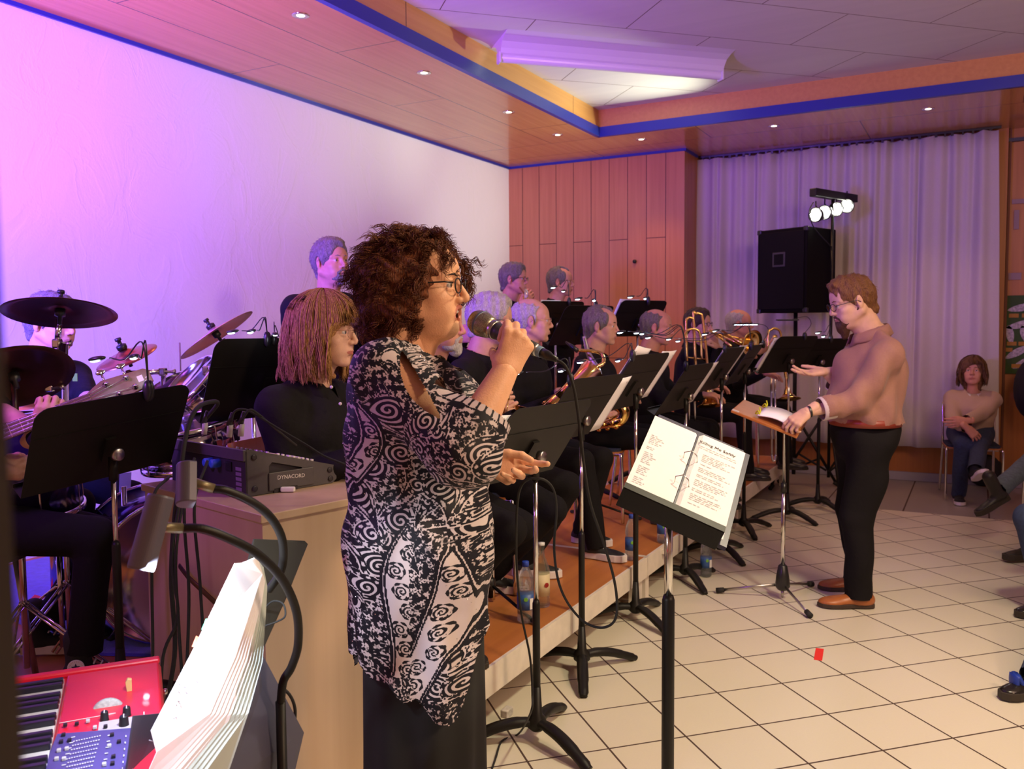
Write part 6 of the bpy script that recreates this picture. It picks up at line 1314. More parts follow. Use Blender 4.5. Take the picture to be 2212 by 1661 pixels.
# ================================================================ CABINET, MIXER, KEYBOARD
CABW = wood('pale_beech_laminate', (0.56, 0.40, 0.27), (0.49, 0.34, 0.22), 0.35, 'Z', scale=0.5)
ca, cb_ = PZ(565, 1112, 0.95), PZ(310, 1045, 0.95); u = (cb_-ca).normalized(); v = V(-u.y, u.x, 0)
if v.dot(CFh) < 0: v = -v
cw, cdp = 0.76, 0.50; v = (v*0.9+V(-0.13, 1, 0)*0.1).normalized(); Mc = Matrix(((u.x, v.x, 0, ca.x), (u.y, v.y, 0, ca.y), (0, 0, 1, 0), (0, 0, 0, 1)))
t = thing('cabinet', 'pale beech cabinet carrying the mixer, left of the singer', 'cabinet', (ca.x, ca.y, 0))
MB().box((cw/2, cdp/2, 0.466), (cw-0.008, cdp-0.008, 0.925), Mc).build('body', CABW, t); MB().box((cw/2, cdp/2, 0.938), (cw+0.012, cdp+0.012, 0.024), Mc).build('cabinet_top', CABW, t, bevel=0.003)
for (px, x_) in ((0, 0),): MB().tube([Mc @ V(cw*0.62, -0.02, 0.72), Mc @ V(cw*0.52, -0.03, 0.70), Mc @ V(cw*0.30, -0.03, 0.655)], 0.010, 10, sy=0.4).build('door_handle', mat('brown_metal_handle', (0.10, 0.05, 0.03), 0.4, 0.6), t, smooth=True)
# ---- mixer: wedge-shaped body with side cheek
A_, B_, C_ = PZ(535, 1073, 0.952), PZ(727, 1041, 0.952), PZ(335, 1042, 0.952); ex = (B_-A_).normalized(); ey = (C_-A_)-(C_-A_).dot(ex)*ex; ey.normalize(); Lm, Wm = (B_-A_).length, (C_-A_).dot(ey)
Mm = Matrix(((ex.x, ey.x, 0, A_.x), (ex.y, ey.y, 0, A_.y), (0, 0, 1, A_.z), (0, 0, 0, 1)))
if ex.cross(ey).z < 0: Mm = Mm @ Matrix.Diagonal((1, 1, 1, 1))
mg = mat('grey_mixer_metal', (0.085, 0.078, 0.080), 0.5, 0.3, noise=0.05, nscale=60); md_ = mat('dark_mixer_metal', (0.022, 0.018, 0.022), 0.5)
t = thing('mixing_console', 'grey wedge-shaped mixer with white knobs on the beech cabinet', 'audio mixer', tuple(A_)); h0, h1 = 0.150, 0.058
def wedge(mb, x0, x1, y0, y1, z0, inset=0.0, M=Mm):
    hz = lambda x: h0+(h1-h0)*x/Lm-inset
    vs = [(x0, y0, z0), (x1, y0, z0), (x1, y1, z0), (x0, y1, z0), (x0, y0, hz(x0)), (x1, y0, hz(x1)), (x1, y1, hz(x1)), (x0, y1, hz(x0))]
    return mb.add(vs, [(3, 2, 1, 0), (4, 5, 6, 7), (0, 1, 5, 4), (1, 2, 6, 5), (2, 3, 7, 6), (3, 0, 4, 7)], 0, M)
wedge(MB(), 0.02, Lm-0.01, 0.012, Wm, 0.012, 0.012).build('body', md_, t)
# side cheek with the long grip cut-out
hz = lambda x: h0+(h1-h0)*x/Lm
outer = [(0.0, 0.0), (Lm*0.95, 0.0), (Lm, 0.012), (Lm, hz(Lm)), (0.0, h0)]
hx0, hx1 = Lm*0.23, Lm*0.62; hole = [(hx0, hz(hx0)-0.042), (hx0+0.012, hz(hx0)-0.030), (hx1-0.010, hz(hx1)-0.024), (hx1, hz(hx1)-0.034), (hx1, hz(hx1)-0.058), (hx1-0.012, hz(hx1)-0.068), (hx0+0.012, hz(hx0)-0.092), (hx0, hz(hx0)-0.080)]
b2 = bmesh.new(); 
def loop(pts): vs = [b2.verts.new((x, 0, z)) for x, z in pts]; return [b2.edges.new((vs[i], vs[(i+1) % len(vs)])) for i in range(len(vs))]
e_ = loop(outer)+loop(hole); bmesh.ops.triangle_fill(b2, edges=e_, use_beauty=True); r_ = bmesh.ops.extrude_face_region(b2, geom=b2.faces[:]); bmesh.ops.translate(b2, verts=[q for q in r_['geom'] if isinstance(q, bmesh.types.BMVert)], vec=(0, 0.012, 0)); b2.transform(Mm); bmesh.ops.recalc_face_normals(b2, faces=b2.faces)
me_ = bpy.data.meshes.new('side_panel'); b2.to_mesh(me_); b2.free(); me_.materials.append(mg); sp_ = bpy.data.objects.new('side_panel', me_); COL.objects.link(sp_); setpar(sp_, t)
MB().box((Lm*0.47, -0.003, 0.036), (Lm*0.50, 0.006, 0.058), Mm).build('grip_plate', mg, sp_, bevel=0.002)
MB().box((Lm*0.40, -0.004, 0.006), (Lm*0.26, 0.004, 0.014), Mm).build('grip_recess', md_, sp_)
MX = Mm @ Matrix.Rotation(PI/2, 4, 'X'); flipx = (Mm @ V(1, 0, 0)-Mm @ V(0, 0, 0)).dot(CR) > 0
text('brand_lettering', 'DYNACORD', 0.0185, mat('pale_print', (0.62, 0.58, 0.58), 0.6), Mm @ Matrix.Translation((Lm*0.46, -0.0068, 0.044)) @ Matrix.Rotation(PI/2, 4, 'X') @ Matrix.Rotation(math.radians(-3), 4, 'Z'), sp_, 0.0003)
for (x_, z_) in ((0.025, h0-0.028), (0.025, 0.022), (Lm-0.028, hz(Lm)-0.012), (Lm-0.026, 0.016)):
    q = MB().lathe([(0.0095, 0), (0.0095, 0.003), (0.006, 0.004)], 14, M=Mm @ Matrix.Translation((x_, -0.001, z_)) @ Matrix.Rotation(PI/2, 4, 'X')); q.build('screw', md_, sp_, smooth=True)
# rear panel with sockets faces left
MB().box((-0.002, Wm/2, h0/2-0.004), (0.006, Wm, h0-0.008), Mm).build('rear_panel', md_, t); MB().box((-0.006, Wm/2, h0-0.020), (0.012, Wm, 0.036), Mm).build('rear_top_rail', mg, t, bevel=0.002)
for k, y_ in enumerate((0.33, 0.42)):
    MB().lathe([(0.013, 0), (0.0145, 0.002), (0.0145, 0.028), (0.011, 0.032), (0.0, 0.032)], 18, M=Mm @ Matrix.Translation((-0.004, Wm*y_, 0.092)) @ Matrix.Rotation(-PI/2, 4, 'Y')).build('blue_plug', mat('sky_blue_plug', (0.03, 0.13, 0.55), 0.4), t, smooth=True)
MB().box((-0.006, Wm*0.20, 0.088), (0.006, 0.035, 0.030), Mm).build('dark_socket', BLACKP, t)
g_ = MB()
for k in range(5): g_.box((-0.0055, Wm*0.085, 0.020+0.016*k), (0.001, Wm*0.07, 0.011), Mm)
g_.build('printed_labels', mat('dim_purple_print', (0.16, 0.12, 0.18), 0.7), t)
# knobs and faders on the sloping top
slope = math.atan2(h1-h0, Lm); KN = mat('white_knob', (0.62, 0.58, 0.56), 0.4); KT = Matrix.Rotation(-slope, 4, 'Y')
for j in range(7):
    for i in range(9):
        x_ = Lm*0.50+i*Lm*0.052; y_ = 0.03+j*Wm/7.5
        if x_ > Lm*0.96: continue
        k_ = MB().lathe([(0.0068, 0), (0.0060, 0.004 if i > 5 else 0.016), (0.0052, 0.006 if i > 5 else 0.018), (0, 0.006 if i > 5 else 0.018)], 8, M=Mm @ Matrix.Translation((x_, y_, hz(x_)-0.012)) @ KT)
        k_.build('fader_cap' if i > 5 else 'knob', KN, t, smooth=False)
sk_ = MB(); r = random.Random(4)
for j in range(14):
    for i in range(6): sk_.lathe([(0.004, 0), (0.0035, 0.007), (0, 0.007)], 6, M=Mm @ Matrix.Translation((0.02+i*Lm*0.07, 0.03+j*Wm/14.5, hz(0.02+i*Lm*0.07)-0.012)) @ KT)
tag(sk_.build('small_knobs', mat('tan_knob', (0.42, 0.33, 0.25), 0.5), t), kind='stuff')
MB().box((Lm*0.30, 0.05, hz(Lm*0.30)-0.006), (Lm*0.16, 0.045, 0.005), Mm @ Matrix.Identity(4)).build('paper_strip', mat('tan_tape', (0.40, 0.33, 0.24), 0.7), t)
# plugs and cables rising from the mixer
def cable(pts, label, r=0.0035, m=None, n=7, parent=None, group='cables hanging from the mixer'):
    o = MB().tube(bez(pts, n), r, 8).build('cable', m or RUBBER, None, smooth=True); return tag(o, label, 'cable', None)
for (px, py, D0) in ((495, 936, 2.50), (520, 934, 2.48), (441, 930, 2.62)):
    p0 = PD(px, py+8, D0); MB().tube([p0, p0+UP*0.035+CRh*0.004], 0.0085, 12).build('jack_plug', mat('pale_grey_plug', (0.45, 0.42, 0.42), 0.5), t, smooth=True); MB().tube([p0+UP*0.033, p0+UP*0.07+CRh*0.012], [0.0085, 0.0055], 12).build('plug_boot', BLACKP, t, smooth=True)
cable([PD(499, 912, 2.49), PD(506, 890, 2.49), PD(524, 884, 2.50), PD(548, 893, 2.51), PD(600, 925, 2.53), PD(660, 960, 2.55), PD(700, 985, 2.56), PD(745, 1003, 2.57)], 'black cable from the mixer\'s right plug passing behind the singer')
cable([PD(523, 908, 2.47), PD(538, 886, 2.47), PD(556, 893, 2.5), PD(600, 930, 2.6), PD(640, 962, 2.75)], 'black cable arching from the middle plug towards the blond woman')
cable([PD(445, 904, 2.62), PD(470, 872, 2.6), PD(455, 868, 2.55), PD(430, 878, 2.45), PD(412, 905, 2.40), PD(398, 960, 2.36), PD(388, 1040, 2.33), PD(377, 1120, 2.32), PD(370, 1250, 2.32), PD(378, 1400, 2.33), PD(360, 1520, 2.36)], 'thick black cable looping high over the mixer\'s left end', r=0.0065)
for i, (a, b, c, d, lb) in enumerate((((420, 990), (398, 1100), (408, 1280), (402, 1480), 'black cable hanging from the left blue plug'), ((448, 996), (420, 1090), (432, 1260), (440, 1420), 'black cable hanging from the right blue plug'), ((365, 1030), (330, 1080), (328, 1250), (330, 1412), 'leftmost black cable hanging down the cabinet side'), ((395, 1040), (372, 1200), (384, 1330), (352, 1420), 'thin black cable crossing to the left over the cabinet'), ((400, 1050), (380, 1200), (386, 1350), (394, 1500), 'straight black cable between two hanging cables'))):
    cable([PD(*a, 2.36), PD(*b, 2.26), PD(*c, 2.25), PD(*d, 2.26), PD(d[0]-5, d[1]+160, 2.27)], lb, r=0.0042)
pb = PZ(622, 1058, 0.958); er = thing('whiteboard_eraser', 'small white plastic clip lying on the cabinet at the mixer', 'clip', (pb.x, pb.y, 0.951)); MB().box((0, 0, 0.009), (0.046, 0.018, 0.016), Matrix.Translation((pb.x, pb.y, 0.951)) @ Matrix.Rotation(0.5, 4, 'Z')).build('clip_body', mat('white_plastic', (0.7, 0.68, 0.65), 0.4), er, bevel=0.004); er.name = 'plastic_clip'
# ---- red keyboard
KZ = 0.80; a_, b_ = PZ(52, 1478, KZ), PZ(345, 1424, KZ); wx = Matrix.Rotation(math.radians(-6.5), 3, 'Z') @ (b_-a_).normalized(); ly = V(wx.y, -wx.x, 0)
if ly.dot(CFh) > 0: ly = -ly
Mk = Matrix(((wx.x, ly.x, 0, b_.x), (wx.y, ly.y, 0, b_.y), (0, 0, -1 if wx.cross(ly).z < 0 else 1, KZ), (0, 0, 0, 1)))
Mk = Matrix(((wx.x, ly.x, 0, b_.x), (wx.y, ly.y, 0, b_.y), (0, 0, 1, KZ), (0, 0, 0, 1)))   # x across the keys (negative towards the player), y along the keys towards the camera
RED = mat('glossy_red_keyboard', (0.72, 0.016, 0.040), 0.35, coat=0.2, noise=0.02, nscale=200)
t = thing('stage_keyboard', 'red stage keyboard seen from its bass end in the lower left corner', 'keyboard', (b_.x, b_.y, 0))
Wk = 0.34; kb = MB().box((-Wk/2+0.002, 0.60, -0.045), (Wk, 1.21, 0.085), Mk).build('case', RED, t, bevel=0.012)
MB().box((-0.085, 0.61, 0.0015), (0.165, 1.16, 0.010), Mk).build('top_panel', RED, t, bevel=0.004)
MB().box((-Wk/2+0.01, 0.012, 0.004), (Wk-0.02, 0.020, 0.012), Mk).build('end_cheek', RED, t, bevel=0.004)
dv = -0.170; wk = MB(); nk = 28; kw_ = 0.0235
for k in range(nk): o_ = MB().box((dv-0.075, 0.055+k*kw_+kw_/2, 0.004), (0.148, kw_-0.0012, 0.012), Mk).build('white_key', mat('white_key_plastic', (0.72, 0.70, 0.70), 0.3), t, bevel=0.001)
pat = [0, 1, 3, 4, 5]
for o8 in range(4):
    for q in pat:
        k = o8*7+q
        if k+1 < nk: MB().box((dv-0.048, 0.055+(k+1)*kw_, 0.014), (0.095, 0.0125, 0.012), Mk).build('black_key', mat('black_key_plastic', (0.012, 0.010, 0.02), 0.35), t, bevel=0.002)
# pitch stick, modulation wheel
q0 = Mk.inverted() @ PZ(279, 1492, KZ+0.006); MB().prism([(-0.004, 0), (-0.006, 0.018), (-0.002, 0.024), (0.005, 0.022), (0.005, 0)], 0.010, Mk @ Matrix.Translation((q0.x, q0.y, 0.006)) @ Matrix.Rotation(PI/2, 4, 'X')).build('pitch_stick', mat('blond_wood_stick', (0.62, 0.42, 0.17), 0.5), t, bevel=0.001)
q1 = Mk.inverted() @ PZ(233, 1525, KZ+0.006); rot_ = Matrix.Rotation(math.radians(0), 4, 'Z')
MB().lathe([(0.0, -0.006), (0.026, -0.006), (0.028, -0.003), (0.028, 0.003), (0.026, 0.006), (0, 0.006)], 36, M=Mk @ Matrix.Translation((q1.x, q1.y, -0.008)) @ Matrix.Rotation(PI/2, 4, 'X')).build('modulation_wheel', mat('grey_stone_wheel', (0.45, 0.44, 0.43), 0.7, noise=0.2, nscale=200), t, smooth=True)
def knob(px, py, r=0.007, hh=0.016, m=None):
    q = Mk.inverted() @ PZ(px, py, KZ+0.006); MB().lathe([(r*1.15, 0), (r, 0.002), (r*0.86, hh*0.9), (r*0.75, hh), (0, hh)], 16, M=Mk @ Matrix.Translation((q.x, q.y, 0.006))).build('rotary_knob', m or mat('black_knob', (0.015, 0.013, 0.018), 0.4), t, smooth=True)
    MB().box((q.x, q.y, 0.006+hh), (0.0016, r*1.6, 0.001), Mk).build('pointer_line', mat('white_print', (0.7, 0.7, 0.7), 0.6), t)
knob(226, 1556); knob(274, 1546); knob(268, 1568, 0.008, 0.018)
# printed control field: violet ground, white rim, buttons, led rows
def field(pts, z, name, m): 
    P_ = [PZ(x, y, KZ+z) for x, y in pts]; o = MB().add(P_+[p-UP*0.001 for p in P_], [(0, 1, 2, 3), (7, 6, 5, 4), (0, 4, 5, 1), (1, 5, 6, 2), (2, 6, 7, 3), (3, 7, 4, 0)]); return o.build(name, m, t)
field([(214, 1560), (300, 1545), (285, 1680), (196, 1700)], 0.0075, 'pale_panel_print', mat('pale_lilac_print', (0.50, 0.45, 0.52), 0.5))
field([(124, 1585), (285, 1572), (262, 1740), (52, 1760)], 0.0085, 'violet_panel_print', mat('violet_blue_print', (0.075, 0.06, 0.24), 0.45))
fl_ = MB(); 
def barp(px, py, w, l, z=0.0105): q = Mk.inverted() @ PZ(px, py, KZ+z); fl_.box((q.x, q.y, z), (w, l, 0.0008), Mk)
for i in range(8):
    for s_ in range(11): barp(160+s_*5.6-i*2.5, 1601+i*9.2-s_*1.2, 0.0022, 0.0022)
for i in range(7): barp(158-i*4, 1592+i*12, 0.006, 0.0016); barp(236-i*2, 1588+i*13, 0.005, 0.002); barp(272-i*1.5, 1590+i*14, 0.0015, 0.006)
barp(168, 1560, 0.0008, 0.10) if False else None
fl_.build('panel_lettering', mat('white_print', (0.7, 0.7, 0.7), 0.6), t)
ln = MB()
for (a, b) in (((128, 1562), (250, 1540)),):
    p, q = PZ(*a, KZ+0.008), PZ(*b, KZ+0.008); ln.tube([p, q], 0.0006, 5)
ln.build('panel_line', mat('white_print', (0.7, 0.7, 0.7), 0.6), t)
for (px, py, c_) in ((141, 1567, 0), (166, 1564, 0), (190, 1558, 1), (205, 1572, 1), (137, 1588, 0), (132, 1603, 0), (150, 1600, 0), (127, 1622, 1), (144, 1618, 1), (122, 1640, 1), (138, 1640, 1), (228, 1570, 0), (242, 1588, 0), (236, 1612, 1), (257, 1603, 0), (225, 1652, 1), (245, 1635, 0), (243, 1650, 0)):
    q = Mk.inverted() @ PZ(px, py, KZ+0.010); MB().box((q.x, q.y, 0.011), (0.0062, 0.0072, 0.005), Mk).build('panel_button', mat('grey_button', (0.5, 0.48, 0.5), 0.5) if c_ else mat('black_knob', (0.015, 0.013, 0.018), 0.4), t, bevel=0.001)
text('model_number', '1', 0.020, mat('white_print', (0.7, 0.7, 0.7), 0.6), Matrix.Translation(PZ(311, 1541, KZ+0.0078)) @ Matrix(((wx.x, -wx.y, 0, 0), (wx.y, wx.x, 0, 0), (0, 0, 1, 0), (0, 0, 0, 1))), t, 0.0002)
for yv in (0.06, 1.15):
    for xv in (-0.03, -0.30): MB().tube([Mk @ V(xv, yv, -0.088), V((Mk @ V(xv, yv, 0)).x, (Mk @ V(xv, yv, 0)).y, 0.0)], 0.014, 10).build('stand_leg', BLACK, t, smooth=True)
for yv in (0.1, 0.2): MB().lathe([(0.006, 0), (0.006, 0.008), (0.003, 0.009)], 10, M=Mk @ Matrix.Translation((0.002, yv, -0.03)) @ Matrix.Rotation(PI/2, 4, 'Y')).build('jack_socket', CHROME, t, smooth=True)
# ---- keyboard player's stand with thick folder, and the two-headed gooseneck lamp
DK = 1.45; t = thing('music_stand', 'black metal stand behind the brightly lit folder at the lower left', 'music stand', tuple(V(PD(600, 1500, 1.6).x, PD(600, 1500, 1.6).y, 0)))
def plate(pts, th, name, m, par, smooth=False):
    P_ = [Vector(p) for p in pts]; n = (P_[1]-P_[0]).cross(P_[-1]-P_[0]).normalized(); k = len(P_); o = MB().add([p+n*th/2 for p in P_]+[p-n*th/2 for p in P_], [tuple(range(k)), tuple(range(2*k-1, k-1, -1))]+[(i, k+i, k+(i+1) % k, (i+1) % k) for i in range(k)]); return o.build(name, m, par)
plate([PD(548, 1164, 1.62), PD(657, 1168, 1.74), PD(664, 1175, 1.745), PD(618, 1290, 1.70), PD(572, 1392, 1.62), PD(500, 1560, 1.55), PD(420, 1640, 1.50)], 0.003, 'desk', mat('dark_green_black_metal', (0.018, 0.018, 0.014), 0.5), t)
pb = PD(560, 1560, 1.62); MB().tube([(pb.x, pb.y, 0.0), (pb.x, pb.y, pb.z)], 0.013, 12).build('pole', BLACK, t, smooth=True)
plate([PD(288, 1546, 1.32), PD(352, 1540, 1.42), PD(340, 1700, 1.40), PD(265, 1720, 1.30)], 0.003, 'side_wing', mat('dark_slate_board', (0.05, 0.045, 0.07), 0.6), t)
t = thing('lyric_folder', 'thick folder of overexposed white sheets lit by the gooseneck lamp', 'folder', tuple(PD(450, 1500, 1.42)))
for i in range(10):
    o_ = 0.005*i; e_ = i*3.4
    pts = [(545+i*2.6, 1203+abs(i-3)*3.5, 1.44), (507+i*3, 1217+i*0.6, 1.40), (419+i*4, 1400+i*2, 1.36), (326+i*8, 1578+i*5, 1.31), (338+i*8, 1625, 1.30), (305+i*13, 1700, 1.285), (392+i*10, 1700, 1.33), (455+i*9, 1540, 1.36), (508+i*6.5, 1420+i*1.0, 1.40), (548+i*2.8, 1310+i*3, 1.44), (566+i*1.2, 1240+i*3, 1.45)]
    plate([PD(x, y, d_+o_) for x, y, d_ in pts], 0.0012, 'page', PAPER if i < 6 else mat('clear_sleeve_edge', (0.62, 0.72, 0.70), 0.2, alpha=0.8), t)
for (px, py, c_) in ((441, 1348, (0.05, 0.6, 0.25)), (420, 1385, (0.8, 0.10, 0.03))): plate([PD(px-6, py+12, 1.375), PD(px+4, py-12, 1.385), PD(px+10, py-8, 1.385), PD(px+2, py+14, 1.375)], 0.0006, 'index_tab', mat('tab_%d' % px, c_, 0.5), t)
plate([PD(556, 1396, 1.52), PD(655, 1582, 1.60), PD(632, 1680, 1.60), PD(590, 1740, 1.55), PD(430, 1740, 1.40)], 0.004, 'back_cover', mat('blue_grey_cover', (0.075, 0.075, 0.12), 0.5), t)
ink = MB(); r = random.Random(9)
for i in range(46):
    k = r.random(); px, py = 345+70*(1-k)+r.random()*35-40*k*0, 1440+190*k; px = 405-120*k*0.8+r.random()*38; ink.box(PD(px, py, 1.318+0.03*(1-k)-0.006), (0.006*r.random()+0.002, 0.001, 0.0012))
ink.build('handwriting', mat('grey_pen_ink', (0.30, 0.28, 0.34), 0.8), t)
t = thing('gooseneck_lamp', 'two-headed gooseneck stand lamp shining on the white folder', 'lamp', tuple(PD(615, 1480, 1.5)))
GN = mat('black_gooseneck_hose', (0.018, 0.016, 0.014), 0.45, 0.3); nt = GN.node_tree; b = nt.nodes['Principled BSDF']
def goose(pts, name):
    p = bez(pts, 16); L = 0; rr = []
    for i in range(len(p)): rr.append(0.0068+0.0012*(i % 2))
    # resample finely for the ribbing
    q = []; 
    for i in range(len(p)-1):
        for k in range(3): q.append(p[i].lerp(p[i+1], k/3))
    MB().tube(q, [0.0062+0.0013*(i % 2) for i in range(len(q))], 12).build(name, GN, t, smooth=True)
goose([PD(392, 1141, 1.30), PD(440, 1143, 1.31), PD(505, 1168, 1.34), PD(560, 1200, 1.38), PD(610, 1252, 1.42), PD(640, 1320, 1.46), PD(644, 1390, 1.49), PD(630, 1440, 1.50), PD(612, 1472, 1.51), PD(606, 1520, 1.53)], 'gooseneck')
goose([PD(462, 1056, 1.40), PD(490, 1060, 1.41), PD(545, 1085, 1.44), PD(585, 1118, 1.47), PD(608, 1160, 1.50), PD(612, 1205, 1.52), PD(604, 1240, 1.53), PD(580, 1275, 1.54)], 'gooseneck')
LH = mat('satin_grey_lamp_head', (0.15, 0.14, 0.18), 0.42, 0.5)
def lhead(top, bot, r, stem):
    top, bot = Vector(top), Vector(bot); z = (bot-top).normalized(); L = (bot-top).length; y = (Vector(stem)-(top+bot)/2); y = (y-y.dot(z)*z).normalized(); x = y.cross(z); M = Matrix(((x.x, y.x, z.x, top.x), (x.y, y.y, z.y, top.y), (x.z, y.z, z.z, top.z), (0, 0, 0, 1)))
    vs = []; fs = []; n = 20
    for z_ in (0, L*0.03, L*0.97, L):
        k = 0.93 if z_ in (0, L) else 1
        for i in range(n+1): a = PI*i/n; vs.append((r*k*math.cos(a), -r*0.15-r*1.0*k*math.sin(a)*1.0+0.0, z_))
        vs.append((-r*k*0.9, r*0.45*k, z_)); vs.append((r*k*0.9, r*0.45*k, z_))
    m_ = n+3
    for j in range(3):
        for i in range(m_): fs.append((j*m_+i, j*m_+(i+1) % m_, (j+1)*m_+(i+1) % m_, (j+1)*m_+i))
    fs.append(tuple(range(m_-1, -1, -1))); fs.append(tuple(3*m_+i for i in range(m_)))
    o = MB().add(vs, fs, 0, M).build('lamp_head', LH, t, smooth=False)
    MB().tube([M @ V(0, 0.0, L*0.42), stem], 0.008, 12).build('head_stem', mat('brass_grey_joint', (0.22, 0.18, 0.10), 0.4, 0.6), t, smooth=True)
    return M, L
h1_ = lhead(PD(352, 1072, 1.28), PD(308, 1232, 1.25), 0.0195, PD(392, 1141, 1.30)); h2_ = lhead(PD(410, 1003, 1.40), PD(409, 1090, 1.37), 0.0180, PD(462, 1056, 1.40))
MB().tube([PD(606, 1515, 1.53), PD(606, 1515, 1.53)-UP*0.5], 0.009, 10).build('lamp_pole', BLACK, t, smooth=True)
s_ = spot('folder_light', tuple(PD(316, 1226, 1.235)), tuple(PD(470, 1430, 1.40)), (0.80, 0.88, 1.0), 16, 125, 0.012, 0.5)
s_ = spot('folder_light_upper', tuple(PD(411, 1096, 1.345)), tuple(PD(520, 1300, 1.42)), (0.80, 0.88, 1.0), 12, 120, 0.012, 0.5)
# a thin dark cable behind the folder
cable([PD(572, 1352, 1.60), PD(600, 1342, 1.61), PD(616, 1330, 1.61), PD(612, 1305, 1.62), PD(592, 1298, 1.62), PD(575, 1310, 1.62), PD(560, 1330, 1.62)], 'thin black cable loop on the small black desk behind the folder', r=0.0018)
cable([PD(600, 1480, 1.56), PD(625, 1500, 1.58), PD(637, 1530, 1.6), PD(636, 1570, 1.62)], 'short dark cable at the foot of the gooseneck lamp', r=0.003)
# ---- dark post right beside the camera, at the left edge
a_ = PD(-112, 830, 0.22); st('trim_8', MB().box((a_.x-0.10*CRh.x-0.0, a_.y-0.10*CRh.y, CZ/2), (0.2, 0.05, CZ), R=Matrix.Rotation(math.atan2(CRh.y, CRh.x), 3, 'Z')), mat('dark_brown_post', (0.035, 0.018, 0.008), 0.7))
# ================================================================ LOUDSPEAKER, LED BAR, POSTER, CHAIRS
tcam = V(0.168, -0.986, 0); crr = V(0.986, 0.168, 0); nf = (tcam*math.cos(0.56)-crr*math.sin(0.56)).normalized(); ns = V(-nf.y, nf.x, 0)
if ns.dot(crr) < 0: ns = -ns
cn = PD(1743, 582, 7.6); wS, dS = 0.51, 0.47; Zt, Zb = zat(cn.x, cn.y, 488), zat(cn.x, cn.y, 674); cS = V(cn.x, cn.y, (Zt+Zb)/2)-ns*wS/2-nf*dS/2
MS = Matrix(((ns.x, nf.x, 0, cS.x), (ns.y, nf.y, 0, cS.y), (0, 0, 1, cS.z), (0, 0, 0, 1))); HS = Zt-Zb
t = thing('loudspeaker', 'large black loudspeaker on a stand in front of the curtain', 'loudspeaker', tuple(cS)); BC = mat('black_speaker_carpet', (0.006, 0.005, 0.006), 0.9, bump=0.3, bscale=300, spec=0.1)
MB().box((0, 0, 0), (wS, dS, HS), MS).build('cabinet', BC, t, bevel=0.012)
MB().box((0, dS/2+0.006, 0), (wS-0.05, 0.012, HS-0.06), MS).build('grille', mat('black_speaker_grille', (0.005, 0.004, 0.005), 0.7, spec=0.12), t, bevel=0.004)
MB().box((-0.02, dS/2+0.014, 0.10), (0.13, 0.006, 0.13), MS).build('horn_frame', mat('dark_horn_frame', (0.035, 0.028, 0.035), 0.5), t, bevel=0.003); MB().box((-0.02, dS/2+0.018, 0.10), (0.095, 0.004, 0.095), MS).build('horn_opening', mat('black_speaker_grille', (0.005, 0.004, 0.005), 0.7, spec=0.12), t)
for sx in (-1, 1):
    for sz in (-1, 1): MB().box((sx*(wS/2-0.018), dS/2-0.012, sz*(HS/2-0.018)), (0.045, 0.035, 0.045), MS).build('corner_guard', BLACKP, t, bevel=0.008)
def tripod(c, ztop, label, r=0.42, rp=0.018, hub=0.62, rot=10, name='speaker_stand', cat='speaker stand'):
    t = thing(name, label, cat, (c.x, c.y, 0)); MB().tube([(c.x, c.y, 0.10), (c.x, c.y, ztop)], rp, 14).build('pole', BLACK, t, smooth=True); MB().tube([(c.x, c.y, hub-0.05), (c.x, c.y, hub+0.07)], rp*1.9, 14).build('collar', BLACKP, t, smooth=True)
    for k in range(3):
        a = math.radians(rot+120*k); u = V(math.cos(a), math.sin(a), 0); b0 = V(c.x, c.y, 0); lg = MB().tube([b0+UP*hub+u*0.03, b0+u*r+UP*0.02], 0.013, 8).build('leg', BLACK, t, smooth=True); MB().tube([b0+UP*0.16+u*0.02, b0+u*r*0.62+UP*hub*0.42], 0.010, 8).build('brace', BLACK, t, smooth=True)
        MB().tube([b0+u*(r-0.03)+UP*0.04, b0+u*(r+0.02)+UP*0.012], 0.018, 8).build('rubber_foot', RUBBER, lg, smooth=True)
    return t
tripod(V(cS.x, cS.y, 0), Zb, 'black tripod stand carrying the large loudspeaker', 0.38)
pl = PD(1797, 560, 7.75); ztop = zat(pl.x, pl.y, 432); tripod(V(pl.x, pl.y, 0), ztop, 'thin black tripod stand of the LED light bar behind the conductor', 0.45, 0.014, 0.70, 50, 'light_stand', 'light stand')
a_, b_ = PD(1757, 437, 7.55), PD(1845, 409, 7.95); dbar = (b_-a_).normalized(); t = thing('led_light_bar', 'black light bar with four bright LED spotlights above the loudspeaker', 'stage light', tuple((a_+b_)/2))
MB().box((a_+b_)/2, ((b_-a_).length, 0.07, 0.07), R=frame(dbar, None, UP).to_3x3()).build('crossbar', BLACK, t, bevel=0.006)
nl_ = V(-dbar.y, dbar.x, 0).normalized(); nl_ = nl_ if nl_.dot(CFh) < 0 else -nl_
MB().tube([V(pl.x, pl.y, ztop-0.02), ((a_+b_)/2)+dbar*0.02], 0.014, 10).build('bar_mount', BLACK, t, smooth=True)
